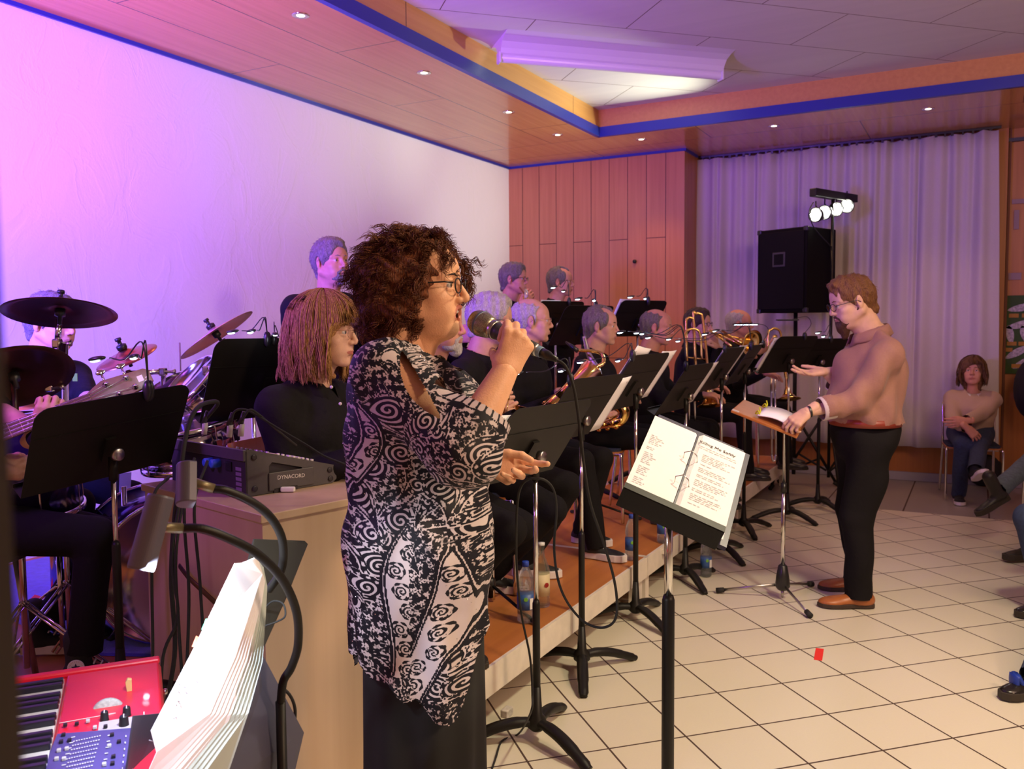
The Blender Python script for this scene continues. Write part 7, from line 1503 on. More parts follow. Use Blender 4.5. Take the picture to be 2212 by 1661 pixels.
for i, (px, py, yw) in enumerate(((1762, 464, -0.85), (1781, 459, -0.70), (1806, 452, -0.28), (1829, 445, -0.12))):
    k = (px-1757)/88; c = PD(px, py, 7.55+0.40*k-0.06); aim = (-CFh*math.cos(yw)+CRh*math.sin(yw)-UP*0.05).normalized(); M = Matrix.Translation(c) @ aim.to_track_quat('Z', 'Y').to_matrix().to_4x4()
    so_ = MB().lathe([(0.03, -0.09), (0.045, -0.085), (0.062, -0.02), (0.066, 0.012), (0.060, 0.012), (0.058, 0.0), (0.0, 0.0)], 22, M=M).build('spotlight', BLACKP, t, smooth=True)
    ln_ = MB()
    for q in range(7):
        a = 2*PI*q/6; rr2 = 0 if q == 6 else 0.036; ln_.lathe([(0.0, 0.010), (0.012, 0.009), (0.017, 0.004), (0.017, 0.001)], 12, M=M @ Matrix.Translation((rr2*math.cos(a), rr2*math.sin(a), 0)))
    ln_.build('led_lens', mat('lit_white_led', (1, 1, 1), 0.3, emit=(1.0, 0.97, 0.86), estr=30), so_, smooth=True)
    q = a_+dbar*((b_-a_).length*min(1, max(0.0, k))); MB().tube([q, c+UP*0.075, c+UP*0.0-aim*0.03+dbar*0.07], 0.006, 8).build('yoke', BLACK, so_, smooth=True)
MB().tube(bez([a_, a_-dbar*0.06-UP*0.06, a_-dbar*0.03-UP*0.16, a_+dbar*0.06-UP*0.26, V(pl.x, pl.y, ztop-0.42)], 6), 0.005, 7).build('power_cable', RUBBER, t, smooth=True)
# poster
t = thing('poster', 'green poster with grey-white shoe sole prints on the wall at the right edge', 'poster', (0.5, 8.99, 1.38)); MB().box((0.53, 8.985, 1.38), (0.66, 0.006, 0.70)).build('green_sheet', mat('green_poster_paper', (0.035, 0.085, 0.010), 0.7), t)
SOL = mat('sole_rubbing_paper', (0.45, 0.42, 0.40), 0.6, noise=0.45, nscale=55); YP = mat('yellow_paper_strip', (0.42, 0.22, 0.02), 0.7)
for (x, z, w_, an) in ((0.33, 1.62, 0.26, 0.2), (0.33, 1.47, 0.28, 0.25), (0.245, 1.38, 0.19, 1.75), (0.36, 1.38, 0.19, 1.85), (0.30, 1.22, 0.24, 0.55), (0.36, 1.13, 0.24, 0.5), (0.62, 1.55, 0.26, 0.3), (0.62, 1.25, 0.26, 0.4)):
    pts = [(w_*0.43*math.cos(a)*(1), (0.029-0.006*math.cos(2*a)*0.5+0.005*math.cos(a))*math.sin(a)) for a in [2*PI*i/24 for i in range(24)]]
    MB().prism(pts, 0.003, Matrix.Translation((x, 8.979, z)) @ Matrix.Rotation(PI/2, 4, 'X') @ Matrix.Rotation(an, 4, 'Z')).build('shoe_sole_print', SOL, t)
for (x, z) in ((0.27, 1.55), (0.37, 1.55), (0.26, 1.30), (0.35, 1.30), (0.23, 1.245), (0.30, 1.10)): MB().box((x, 8.978, z), (0.075, 0.003, 0.035)).build('name_strip', YP, t)
for (x, z, w_, h_) in ((0.33, 2.56, 0.20, 0.04), (0.27, 2.40, 0.04, 0.17), (0.27, 1.90, 0.10, 0.06)): tag(MB().box((x, 8.985, z), (w_, 0.004, h_)).build('wall_note', mat('dim_note_paper', (0.36, 0.26, 0.24), 0.7)), {0.20: 'long pale paper strip high on the wall at the right edge', 0.04: 'upright pale paper strip high on the wall at the right edge', 0.10: 'small grey note above the green poster'}[w_], 'note')
# chairs
CHW = wood('orange_chair_plywood', (0.45, 0.17, 0.045), (0.38, 0.13, 0.03), 0.35, 'X'); CHS = mat('dark_blue_seat_cloth', (0.02, 0.028, 0.06), 0.85)
def chair(c, z0, yaw, label, seat=0.455, pad=True, group=None):
    f = dirn(yaw); s_ = V(-f.y, f.x, 0); M = Matrix(((f.x, s_.x, 0, c.x), (f.y, s_.y, 0, c.y), (0, 0, 1, z0), (0, 0, 0, 1))); t = thing('chair', label, 'chair', (c.x, c.y, z0), group)
    MB().prism(rrect(0.40, 0.42, 0.06), 0.012, M @ Matrix.Translation((0, 0, seat-0.012))).build('seat', CHW, t)
    if pad: MB().prism(rrect(0.38, 0.40, 0.05), 0.018, M @ Matrix.Translation((0, 0, seat+0.003))).build('seat_pad', CHS, t)
    vs = []; n = 10
    for j in (0, 1):
        for i in range(n+1): y = (i/n-0.5)*0.40; vs.append((-0.215+0.9*y*y*0.5-0.03*j, y, seat+0.16+0.20*j))
    o = obj('backrest', [M @ V(*q) for q in vs], [(i, i+1, n+2+i, n+1+i) for i in range(n)], CHW, t, True); md = o.modifiers.new('t', 'SOLIDIFY'); md.thickness = 0.010
    for y in (-0.20, 0.20):
        MB().tube(bez([M @ V(0.21, y*1.05, 0.008), M @ V(0.20, y*1.05, seat-0.06), M @ V(0.17, y, seat-0.025), M @ V(0.0, y, seat-0.022)], 6), 0.0105, 10).build('leg', CHROME, t, smooth=True)
        MB().tube(bez([M @ V(-0.25, y*1.05, 0.008), M @ V(-0.20, y, seat-0.05), M @ V(-0.20, y, seat+0.1), M @ V(-0.235, y, seat+0.34)], 6), 0.0105, 10).build('leg', CHROME, t, smooth=True)
    MB().tube([M @ V(0.0, -0.2, seat-0.03), M @ V(0.0, 0.2, seat-0.03)], 0.009, 8).build('cross_tube', CHROME, t, smooth=True)
    return t
ppl = {o['label']: o for o in bpy.data.objects if o.get('category') == 'person'}
def under(part, label, yaw, z0=EZ, dx=0.0, **k):
    o = [v for l, v in ppl.items() if part in l][0]; f = dirn(yaw); chair(o.location+f*dx, z0, yaw, label, **k)
for part, label, yaw in (('bearded man', 'plywood chair under the bearded man behind the singer', 14), ('seated behind the microphone', 'plywood chair under the grey-haired saxophonist with glasses', 14), ('balding saxophonist', 'plywood chair under the balding saxophonist', -3), ('short dark grey hair looking', 'plywood chair under the dark-grey-haired saxophonist', 14), ('thinning hair', 'plywood chair under the man below the dark stands', 14), ('young trombonist', 'plywood chair under the young trombonist', 14), ('white-haired trombonist', 'plywood chair under the white-haired trombonist', 14), ('blond woman', 'plywood chair with orange back edge under the blond woman', 6)): under(part, label, yaw, dx=0.02)
under('woman with brown bob', 'chrome-legged chair with blue seat under the woman by the curtain', math.degrees(math.atan2(fa.y, fa.x)), 0, 0.06)
under('pink sweater', 'chrome-legged chair at the right edge under the person in pink', math.degrees(math.atan2(fq.y, fq.x)), 0, 0.06)
under('dark jeans', 'chrome-legged chair outside the right edge under the nearest listener', math.degrees(math.atan2(fq.y, fq.x)), 0, 0.06)
o = [v for l, v in ppl.items() if 'bass player' in l][0]; st_ = thing('stool', 'round black stool under the bass player', 'stool', tuple(o.location)); MB().lathe([(0, 0), (0.17, 0.0), (0.18, 0.02), (0.17, 0.05), (0, 0.055)], 24, c=(o.location.x, o.location.y, hip.z-0.62 if False else EZ+0.44)).build('seat', BLACKP, st_, smooth=True)
for k in range(4): a = PI/4+PI/2*k; MB().tube([o.location+V(0.12*math.cos(a), 0.12*math.sin(a), EZ+0.44-o.location.z), V(o.location.x+0.17*math.cos(a), o.location.y+0.17*math.sin(a), EZ)], 0.011, 8).build('leg', STEEL, st_, smooth=True)
o = [v for l, v in ppl.items() if 'drummer' in l][0]; st_ = thing('drum_throne', 'black drum stool under the drummer', 'stool', (o.location.x, o.location.y, EZ)); MB().lathe([(0, 0), (0.16, 0.0), (0.17, 0.03), (0.16, 0.07), (0, 0.075)], 24, c=(o.location.x, o.location.y, EZ+0.42)).build('seat', BLACKP, st_, smooth=True)
MB().tube([(o.location.x, o.location.y, EZ+0.02), (o.location.x, o.location.y, EZ+0.43)], 0.018, 10).build('pole', CHROME, st_, smooth=True)
bg = PZ(2050, 1040, 0); tag(MB().ball((bg.x, bg.y+0.25, 0.14), 0.16, 16, sc=(1.1, 0.6, 0.85)).build('bag', mat('black_bag_cloth', (0.010, 0.010, 0.012), 0.8), smooth=True), 'black bag lying under the chair by the curtain', 'bag')
bg = PZ(2120, 1060, 0); tag(MB().ball((bg.x+0.02, bg.y+0.25, 0.15), 0.17, 16, sc=(0.9, 0.6, 0.9)).build('bag', mat('black_bag_cloth', (0.010, 0.010, 0.012), 0.8), smooth=True), 'black bag standing right of the chair by the curtain', 'bag')
p = PD(2205, 840, 7.4); tag(MB().ball(tuple(p+CRh*0.10), 0.24, 18, sc=(0.6, 0.9, 1.1)).build('jacket', mat('black_jacket_cloth', (0.012, 0.011, 0.013), 0.85, bump=0.3, bscale=20), smooth=True), 'black jacket hanging over a chair back at the right edge', 'jacket')
p = PZ(2215, 1505, 0); bz_ = MB(); bz_.tube(bez([V(p.x, p.y, 0.05)-CRh*0.02, V(p.x, p.y, 0.09)-CRh*0.045, V(p.x, p.y, 0.02)-CRh*0.03, V(p.x, p.y, 0.01)+CRh*0.08], 6), 0.014, 10, sy=2.2); tag(bz_.build('bag_strap', mat('bright_blue_strap', (0.01, 0.04, 0.35), 0.5), smooth=True), 'bright blue strap on the floor at the right edge', 'strap')
# ================================================================ DRUMS
CYM = mat('bronze_cymbal', (0.42, 0.16, 0.10), 0.30, 0.95, noise=0.12, nscale=6, bump=0.05, bscale=80); DCY = mat('dark_bronze_cymbal', (0.12, 0.05, 0.03), 0.36, 0.9, noise=0.2, nscale=9)
PKC = mat('pale_bronze_cymbal', (0.70, 0.42, 0.36), 0.42, 0.8); SHELL = mat('chrome_drum_shell', (0.62, 0.58, 0.66), 0.12, 1.0); HEADM_ = mat('white_drum_head', (0.62, 0.60, 0.62), 0.6)
def cymbal(c, n, r, label, m, stand=None, tube2=None, base=None):
    c = Vector(c); n = Vector(n).normalized(); M = Matrix.Translation(c) @ n.to_track_quat('Z', 'Y').to_matrix().to_4x4(); t = thing('cymbal', label, 'cymbal', tuple(c))
    MB().lathe([(0.004, 0.030), (0.015, 0.028), (0.032, 0.016), (0.040, 0.010), (r*0.45, 0.006), (r*0.8, -0.001), (r, -0.009), (r, -0.0102), (r*0.8, -0.0025), (r*0.45, 0.0045), (0.040, 0.0085), (0.030, 0.014), (0.004, 0.028)], 64, M=M).build('bronze_disc', m, t, smooth=True)
    MB().lathe([(0.020, 0.030), (0.021, 0.046), (0.015, 0.050), (0.008, 0.050), (0.008, 0.066), (0.013, 0.068), (0.013, 0.078), (0, 0.08)], 14, M=M).build('wing_nut_and_felt', BLACKP, t, smooth=True)
    MB().lathe([(0.018, 0.008), (0.018, -0.018), (0.008, -0.022), (0.008, -0.05)], 14, M=M).build('lower_felt', BLACKP, t, smooth=True)
    return t, M
def hardware(segs, label, feet=None, rad=0.010, name='cymbal_stand', cat='cymbal stand'):
    t = thing(name, label, cat, tuple(Vector(segs[-1][-1])))
    for s_ in segs: MB().tube(s_, rad, 14).build('tube', CHROME, t, smooth=True)
    for s_ in segs[:-1]: 
        p = Vector(s_[-1]); MB().box(p, (0.028, 0.034, 0.034), R=Matrix.Rotation(0.5, 3, 'Z')).build('clamp', CHROME, t, bevel=0.006); MB().tube([p, p+CRh*0.035, p+CRh*0.05], [0.006, 0.006, 0.012], 8).build('wing_screw', STEEL, t, smooth=True)
    if feet:
        b_, zc, R_ = feet; b_ = Vector(b_)
        for k in range(3):
            a = 0.6+2*PI*k/3; u = V(math.cos(a), math.sin(a), 0); lg = MB()
            for q in (-0.012, 0.012): lg.tube([b_+UP*zc+V(-u.y, u.x, 0)*q, b_+u*R_+UP*0.02+V(-u.y, u.x, 0)*q], 0.005, 8)
            lg = lg.build('leg', CHROME, t, smooth=True); MB().tube([b_+u*(R_-0.02)+UP*0.025, b_+u*(R_+0.02)+UP*0.012], 0.013, 8).build('rubber_foot', RUBBER, lg, smooth=True)
    return t
D1 = 3.15; c1 = PD(130, 672, D1); n1 = (UP*0.80+(CFh*0.36)+CRh*-0.06+CFh*0.0)
# seen from below: the disc leans so that its underside faces the camera
cymbal(c1, (UP*0.955+CFh*0.27-CRh*0.06), 0.192, 'large dark red cymbal hiding the drummer\'s face', DCY)
hardware([[PD(128, 690, D1), PD(124, 742, D1)], [PD(133, 742, D1), PD(108, 836, D1-0.05)], [PD(140, 742, D1), PD(144, 1180, D1+0.03), low(PD(144, 1180, D1+0.03), EZ+0.05)]], 'chrome boom stand of the large dark red cymbal', (low(PD(144, 1180, D1+0.03), EZ), 0.30, 0.34), 0.0115)
cymbal(PD(30, 812, 2.95), (UP*0.80+CFh*0.42-CRh*0.42), 0.19, 'dark bronze ride cymbal low at the left edge', DCY); q = PD(30, 815, 2.95); hardware([[q, low(q, EZ+0.05)]], 'straight chrome stand of the ride cymbal at the left edge', (low(q, EZ), 0.28, 0.30), 0.011)
cymbal(PD(272, 768, 3.55), (UP*0.90-CRh*0.26-CFh*0.34), 0.125, 'small red-brown splash cymbal behind the bass headstock', CYM); q = PD(276, 800, 3.55); hardware([[q, PD(280, 812, 3.55)], [PD(280, 806, 3.55), PD(352, 803, 3.6)], [PD(352, 800, 3.6), low(PD(352, 800, 3.6), EZ+0.05)]], 'chrome boom stand of the splash cymbal', (low(PD(352, 800, 3.6), EZ), 0.28, 0.30), 0.011)
cymbal(PD(466, 720, 4.0), (UP*0.82-CRh*0.56-CFh*0.05), 0.192, 'steeply tilted pinkish crash cymbal in front of the white wall', PKC); hardware([[PD(482, 733, 4.0), PD(492, 748, 4.0)], [PD(490, 744, 4.0), PD(545, 800, 3.95)], [PD(545, 800, 3.95), low(PD(545, 800, 3.95), EZ+0.05)]], 'chrome boom stand of the tilted pinkish crash cymbal', (low(PD(545, 800, 3.95), EZ), 0.3, 0.32), 0.010)
q = PD(388, 740, 3.75); tag(MB().tube([q, low(q, EZ+0.35)], 0.0035, 8).build('hi_hat_rod', STEEL, smooth=True), 'thin upright hi-hat rod against the white wall', 'hi-hat rod')
def drum(c, axis, r, L, label, rim=True, lugs=8, shell=SHELL, head=HEADM_, badge=None, name='tom_drum', cat='drum'):
    c = Vector(c); a = Vector(axis).normalized(); M = Matrix.Translation(c) @ a.to_track_quat('Z', 'Y').to_matrix().to_4x4(); t = thing(name, label, cat, tuple(c))
    MB().lathe([(r, -L/2), (r, L/2)], 44, M=M).build('shell', shell, t, smooth=True)
    for s_ in (-1, 1):
        MB().lathe([(r+0.004, s_*L/2-0.012), (r+0.012, s_*L/2-0.010), (r+0.012, s_*L/2+0.010), (r-0.002, s_*L/2+0.012), (r-0.002, s_*L/2+0.003)][::s_], 44, M=M).build('hoop', CHROME, t, smooth=True); MB().lathe([(0, s_*(L/2+0.002)), (r-0.002, s_*(L/2+0.002))][::s_], 44, M=M).build('drum_head', head, t)
    for k in range(lugs):
        an = 2*PI*k/lugs; x, y = math.cos(an), math.sin(an); lg = MB().box(((r+0.011)*x, (r+0.011)*y, 0), (0.020, 0.022, min(0.05, L*0.3)), M, R=Matrix.Rotation(an, 3, 'Z')); lg.tube([((r+0.012)*x, (r+0.012)*y, -L/2-0.005), ((r+0.012)*x, (r+0.012)*y, L/2+0.005)], 0.003, 6, M=M); lg.build('tension_lug', CHROME, t, bevel=0)
    if badge:
        bp = Vector(badge); n_ = (bp-c-(bp-c).dot(a)*a).normalized(); pc = c+(bp-c).dot(a)*a+n_*(r+0.002); MB().lathe([(0, 0.002), (0.021, 0.002), (0.023, 0)], 24, M=Matrix.Translation(pc) @ n_.to_track_quat('Z', 'Y').to_matrix().to_4x4()).build('round_badge', STEEL, t)
        MB().lathe([(0.012, 0.003), (0.018, 0.003)], 20, M=Matrix.Translation(pc) @ n_.to_track_quat('Z', 'Y').to_matrix().to_4x4()).build('badge_ring', mat('dark_print', (0.04, 0.03, 0.05), 0.5), t)
    return t
drum(PD(448, 864, 3.45), (UP*0.66-CRh*0.52-CFh*0.45), 0.135, 0.20, 'chrome tom drum with round badge behind the mixer', badge=PD(462, 858, 3.2))
drum(PD(388, 902, 3.55), (UP*0.75-CRh*0.40-CFh*0.45), 0.15, 0.22, 'second chrome tom drum, lower and left of the badged one')
drum(PD(405, 955, 3.3), (UP*0.97-CRh*0.1-CFh*0.15), 0.17, 0.14, 'chrome snare drum showing behind the music stand', name='snare_drum')
drum(PD(40, 1000, 3.05), UP*0.98-CFh*0.1, 0.19, 0.34, 'floor tom with violet reflections at the left edge', shell=mat('dark_blue_lacquer', (0.03, 0.02, 0.10), 0.15, 0.6), name='floor_tom')
ab = (CRh*0.55-CFh*0.80).normalized(); drum(low(PD(345, 1130, 3.5), EZ+0.29), ab, 0.27, 0.40, 'bass drum behind the cabinet with purple lit hoop', shell=mat('dark_blue_lacquer', (0.03, 0.02, 0.10), 0.15, 0.6), head=mat('black_drum_head', (0.015, 0.012, 0.015), 0.35), name='bass_drum')
hardware([[PD(478, 826, 3.4), PD(455, 806, 3.4), PD(446, 800, 3.38)], [PD(455, 806, 3.4), PD(470, 842, 3.42)]], 'chrome tom holder above the badged tom drum', None, 0.009, 'tom_holder', 'drum hardware')
hb_ = low(PD(270, 1130, 3.45), EZ); t = thing('drum_pedal_stand', 'chrome double-braced stand legs between the bass player\'s shin and the cabinet', 'drum hardware', tuple(hb_)); MB().tube([hb_+UP*0.08, hb_+UP*0.60], 0.011, 12).build('post', CHROME, t, smooth=True)
for a in (0.4, 2.4, 4.6):
    u = V(math.cos(a), math.sin(a), 0)
    for q in (-0.014, 0.014): MB().tube([hb_+UP*0.34+V(-u.y, u.x, 0)*q, hb_+u*0.30+UP*0.02+V(-u.y, u.x, 0)*q], 0.0055, 8).build('leg', CHROME, t, smooth=True)
b_ = low(PD(130, 1245, 3.2), EZ); t = thing('cymbal_stand', 'chrome tripod on the blue rug left of the bass player\'s shin', 'cymbal stand', tuple(b_)); MB().tube([b_+UP*0.05, b_+UP*0.45], 0.011, 12).build('post', CHROME, t, smooth=True)
for px, py in ((45, 1330), (160, 1215), (190, 1330)):
    e = PZ(px, py, EZ+0.02); d = (e-b_); d.z = 0; w_ = V(-d.y, d.x, 0).normalized()*0.012
    for q in (-1, 1): MB().tube([b_+UP*0.28+w_*q, e+w_*q], 0.0055, 8).build('leg', CHROME, t, smooth=True)
pa_ = PD(820-8, 0, 1) if False else None
t = thing('drum_stick_bag', 'white sheet hanging behind the bass player\'s stand tube', 'sheet', tuple(PD(272, 1045, 3.6))); plate([PD(258, 1022, 3.6), PD(284, 1020, 3.62), PD(280, 1092, 3.62), PD(256, 1096, 3.6)], 0.002, 'paper', PAPER, t); t.name = 'hanging_sheet'
# ================================================================ BASS GUITAR
e0, e1 = PD(-120, 985, 2.70), PD(196, 862, 2.86); ax = (e1-e0).normalized(); fn = (-CFh*0.96-CRh*0.1+UP*0.2); fn = (fn-fn.dot(ax)*ax).normalized(); ac = fn.cross(ax); MG = Matrix(((ax.x, ac.x, fn.x, e0.x), (ax.y, ac.y, fn.y, e0.y), (ax.z, ac.z, fn.z, e0.z), (0, 0, 0, 1))); LG = (e1-e0).length
t = thing('bass_guitar', 'electric bass guitar with brown neck and headstock pointing up right', 'bass guitar', tuple(e0)); NK = wood('brown_bass_neck', (0.30, 0.16, 0.08), (0.22, 0.11, 0.05), 0.4, 'X'); FB = mat('dark_fretboard', (0.16, 0.085, 0.05), 0.5, noise=0.15, nscale=60)
MB().add([(0, -0.031, 0), (LG, -0.021, 0), (LG, 0.021, 0), (0, 0.031, 0), (0, -0.020, -0.022), (LG, -0.014, -0.018), (LG, 0.014, -0.018), (0, 0.020, -0.022)], [(0, 1, 2, 3), (7, 6, 5, 4), (0, 4, 5, 1), (2, 6, 7, 3), (1, 5, 6, 2), (3, 7, 4, 0)], 0, MG).build('neck', NK, t)
MB().add([(0, -0.031, 0.0), (LG, -0.021, 0), (LG, 0.021, 0), (0, 0.031, 0.0), (0, -0.030, 0.005), (LG, -0.020, 0.005), (LG, 0.020, 0.005), (0, 0.030, 0.005)], [(3, 2, 1, 0), (4, 5, 6, 7), (0, 1, 5, 4), (2, 3, 7, 6), (1, 2, 6, 5), (3, 0, 4, 7)], 0, MG).build('fretboard', FB, t)
fx_ = []
for k in range(0, 14):
    x = LG-0.86*(1-2**(-k/12.0))*1.0
    if x < 0: break
    w_ = 0.021+0.010*(LG-x)/LG; MB().box((x, 0, 0.0055), (0.0022, 2*w_-0.003, 0.002), MG).build('fret', mat('brass_fret', (0.75, 0.62, 0.35), 0.25, 1.0), t); fx_.append(x)
for k in (3, 5, 7, 9):
    if k < len(fx_): MB().lathe([(0, 0.0008), (0.003, 0.0008)], 12, M=MG @ Matrix.Translation(((fx_[k]+fx_[k-1])/2, 0, 0.005))).build('dot_inlay', mat('pearl_button', (0.6, 0.58, 0.55), 0.3), t)
hd_ = [(LG-0.005, -0.021), (LG+0.03, -0.030), (LG+0.07, -0.042), (LG+0.185, -0.030), (LG+0.20, -0.018), (LG+0.20, 0.022), (LG+0.185, 0.034), (LG+0.05, 0.046), (LG+0.02, 0.034), (LG-0.005, 0.021)]
MB().prism(hd_, 0.014, MG @ Matrix.Translation((0, 0, -0.004))).build('headstock', mat('walnut_headstock', (0.17, 0.085, 0.045), 0.4, noise=0.15, nscale=40), t, bevel=0.002)
MB().box((LG+0.165, 0.003, 0.0035), (0.018, 0.022, 0.001), MG).build('headstock_label', mat('pale_logo_patch', (0.62, 0.55, 0.45), 0.5), t); MB().box((LG+0.186, 0.0, 0.0035), (0.012, 0.003, 0.001), MG @ Matrix.Rotation(0.0, 4, 'Z')).build('headstock_logo_mark', mat('pale_logo_patch', (0.62, 0.55, 0.45), 0.5), t)
tn = [(LG+0.060, 0.026, 1), (LG+0.125, 0.022, 1), (LG+0.085, -0.022, -1), (LG+0.140, -0.018, -1)]
for i, (x, y, sd) in enumerate(tn):
    o = MB().lathe([(0.010, 0.003), (0.010, 0.006), (0.005, 0.007), (0.006, 0.018), (0, 0.019)], 14, M=MG @ Matrix.Translation((x, y, 0))).build('tuner_post', CHROME, t, smooth=True)
    MB().tube([MG @ V(x, y+sd*0.01, -0.014), MG @ V(x, y+sd*0.045, -0.014)], 0.004, 8).build('tuner_shaft', CHROME, o, smooth=True); MB().ball((0, 0, 0), 0.014, 10, M=MG @ Matrix.Translation((x, y+sd*0.055, -0.014)), sc=(1.2, 0.75, 0.35)).build('tuner_key', CHROME, o, smooth=True)
    ys = (-0.0145+0.0097*(i if i < 2 else i)) ; ys = (0.0145, 0.005, -0.0145, -0.005)[i]
    MB().tube([MG @ V(-0.3, ys*1.9, 0.016), MG @ V(LG, ys, 0.009), MG @ V(x, y, 0.010)], 0.0011, 6).build('string', STEEL, t, smooth=True)
bp = [(-0.30+0.21*math.cos(a)*(1+0.1*math.cos(2*a)), 0.155*math.sin(a)*(1+0.12*math.cos(3*a))) for a in [2*PI*i/40 for i in range(40)]]; MB().prism(bp, 0.04, MG @ Matrix.Translation((0, 0, -0.02))).build('body', mat('dark_brown_bass_body', (0.06, 0.03, 0.015), 0.25), t, bevel=0.004)
# ================================================================ WIND INSTRUMENTS
SILV = mat('silver_plate', (0.72, 0.70, 0.72), 0.15, 1.0)
def sax(top, bow, side, label, sc=1.0, mouth=None, m=BRASS, name='saxophone'):
    """top: upper end of the body tube, bow: lowest point, side: direction in which the bell rises"""
    top, bow = Vector(top), Vector(bow); z = (top-bow).normalized(); x = Vector(side); x = (x-x.dot(z)*z).normalized(); y = z.cross(x); L = (top-bow).length; M = Matrix(((x.x, y.x, z.x, bow.x), (x.y, y.y, z.y, bow.y), (x.z, y.z, z.z, bow.z), (0, 0, 0, 1))); s = sc
    t = thing(name, label, 'saxophone', tuple(bow)); P_ = [(0, 0, L), (0, 0, L*0.5), (0, 0, 0.07*s), (0.012*s, 0, 0.025*s), (0.055*s, 0, 0.0), (0.098*s, 0, 0.025*s), (0.115*s, 0, 0.07*s)]
    R_ = [0.0125*s, 0.021*s, 0.032*s, 0.034*s, 0.036*s, 0.038*s, 0.040*s]; pp = bez(P_, 8); rr = []
    for i in range(len(pp)): k = i/8; a = min(int(k), 5); rr.append(R_[a]+(R_[a+1]-R_[a])*(k-a))
    MB().tube([M @ p for p in pp], rr, 20).build('body_tube', m, t, smooth=True)
    vs = MB(); prof = [(0.040*s, 0.06*s), (0.045*s, 0.15*s), (0.052*s, 0.22*s), (0.064*s, 0.27*s), (0.080*s, 0.30*s), (0.0815*s, 0.302*s), (0.078*s, 0.299*s), (0.060*s, 0.268*s), (0.045*s, 0.20*s)]
    MB().lathe(prof, 32, M=M @ Matrix.Translation((0.115*s, 0, 0)) @ Matrix.Rotation(0.12, 4, 'Y')).build('bell', m, t, smooth=True)
    r = random.Random(int(L*1000))
    for k in range(11):
        z_ = L*(0.10+0.078*k); rb = (0.034-0.020*z_/L)*s; an = (0.2, 1.4, -0.9)[k % 3]-1.57; cx_, cy_ = math.cos(an)*(rb+0.006), math.sin(an)*(rb+0.006)
        MB().lathe([(0, 0.007), (0.012*s, 0.006), (0.0135*s, 0), (0.0, -0.002)], 14, M=M @ Matrix.Translation((cx_, cy_, z_)) @ Matrix.Rotation(an, 4, 'Z') @ Matrix.Rotation(PI/2, 4, 'Y')).build('key_cup', m, t, smooth=True)
    for an in (-1.2, -2.1, 0.3): MB().tube([M @ V(0.042*s*math.cos(an), 0.042*s*math.sin(an), L*0.12), M @ V(0.026*s*math.cos(an), 0.026*s*math.sin(an), L*0.93)], 0.0028*s, 8).build('key_rod', m, t, smooth=True)
    if mouth:
        mo = Vector(mouth); q = [top, top+z*0.045*s, top+z*0.075*s+(mo-top)*0.25, mo+(top-mo).normalized()*0.08]; MB().tube(bez(q, 8), [0.0125*s-(0.004*s)*i/24 for i in range(25)], 14).build('neck', m, t, smooth=True); d = (mo-q[-1]).normalized()
        MB().tube([q[-1]-d*0.01, q[-1]+d*0.03, mo], [0.013, 0.012, 0.005], 14).build('mouthpiece', BLACKP, t, smooth=True)
    return t
sax(PD(1098, 790, 3.86), PD(1068, 985, 3.80), CRh, 'slim gold saxophone held upright behind the singer\'s raised arm', 0.75, PD(1090, 745, 3.95))
sax(PD(1292, 792, 4.62), PD(1172, 893, 4.45), UP*0.6+CRh*0.7-CFh*0.3, 'gold saxophone slanting down across the balding player\'s lap', 1.0, PD(1222, 738, 4.72), name='saxophone')
sax(PD(1272, 925, 5.10), PD(1352, 908, 5.02), UP+CRh*0.1, 'red-gold saxophone lying low with its bright bell pointing up', 1.0)
MB_ = MB().tube(bez([PD(1262, 727, 4.75), PD(1272, 765, 4.72), PD(1290, 800, 4.66), PD(1294, 830, 4.62), PD(1284, 846, 4.6)], 8), [0.010+0.0006*i for i in range(33)], 14).build('saxophone_bell_edge', SILV, None, smooth=True); tag(MB_, 'silver curved tube standing beside the slanting gold saxophone', 'instrument part'); MB_.name = 'silver_tube'
def ubow(c, w_, h_, ax_, r=0.0075): 
    c = Vector(c); return [c-ax_*w_/2-UP*h_, c-ax_*w_/2-UP*w_/2]+[c-ax_*w_/2*math.cos(a)+UP*(w_/2*math.sin(a)-w_/2) for a in [PI*i/10 for i in range(1, 10)]]+[c+ax_*w_/2-UP*w_/2, c+ax_*w_/2-UP*h_]
def bell(M, r, L, m=BRASS): return MB().lathe([(0.010, 0), (0.012, L*0.35), (0.018, L*0.6), (0.034, L*0.8), (r*0.62, L*0.93), (r, L), (r*1.005, L+0.002), (r*0.60, L*0.925), (0.032, L*0.8), (0.012, L*0.5)], 36, M=M)
# trombone held upright, slide hanging down
t = thing('trombone', 'brass trombone held upright with tuning bows up, behind the fourth and fifth stands', 'trombone', tuple(PD(1500, 800, 5.9)))
tl_ = CRh*0.9+CFh*0.2; DD = 5.9
MB().tube(bez([PD(1507, 868, DD), PD(1498, 690, DD), PD(1503, 678, DD), PD(1512, 678, DD), PD(1518, 690, DD), PD(1527, 776, DD), PD(1530, 840, DD)], 8), 0.0095, 14).build('tuning_bow', BRASS, t, smooth=True)
MB().tube(bez([PD(1484, 780, DD-0.05), PD(1482, 700, DD-0.05), PD(1486, 688, DD-0.05), PD(1494, 687, DD-0.05), PD(1499, 697, DD-0.05), PD(1502, 780, DD-0.05)], 8), 0.0085, 14).build('valve_loop', BRASS, t, smooth=True)
MB().tube(bez([PD(1479, 740, DD-0.1), PD(1480, 720, DD-0.1), PD(1492, 711, DD-0.1), PD(1508, 714, DD-0.1), PD(1514, 732, DD-0.1), PD(1516, 775, DD-0.1)], 8), 0.008, 14).build('inner_loop', BRASS, t, smooth=True)
for y in (735, 772): MB().tube([PD(1484, y, DD-0.03), PD(1522, y+4, DD)], 0.005, 8).build('brace', BRASS, t, smooth=True)
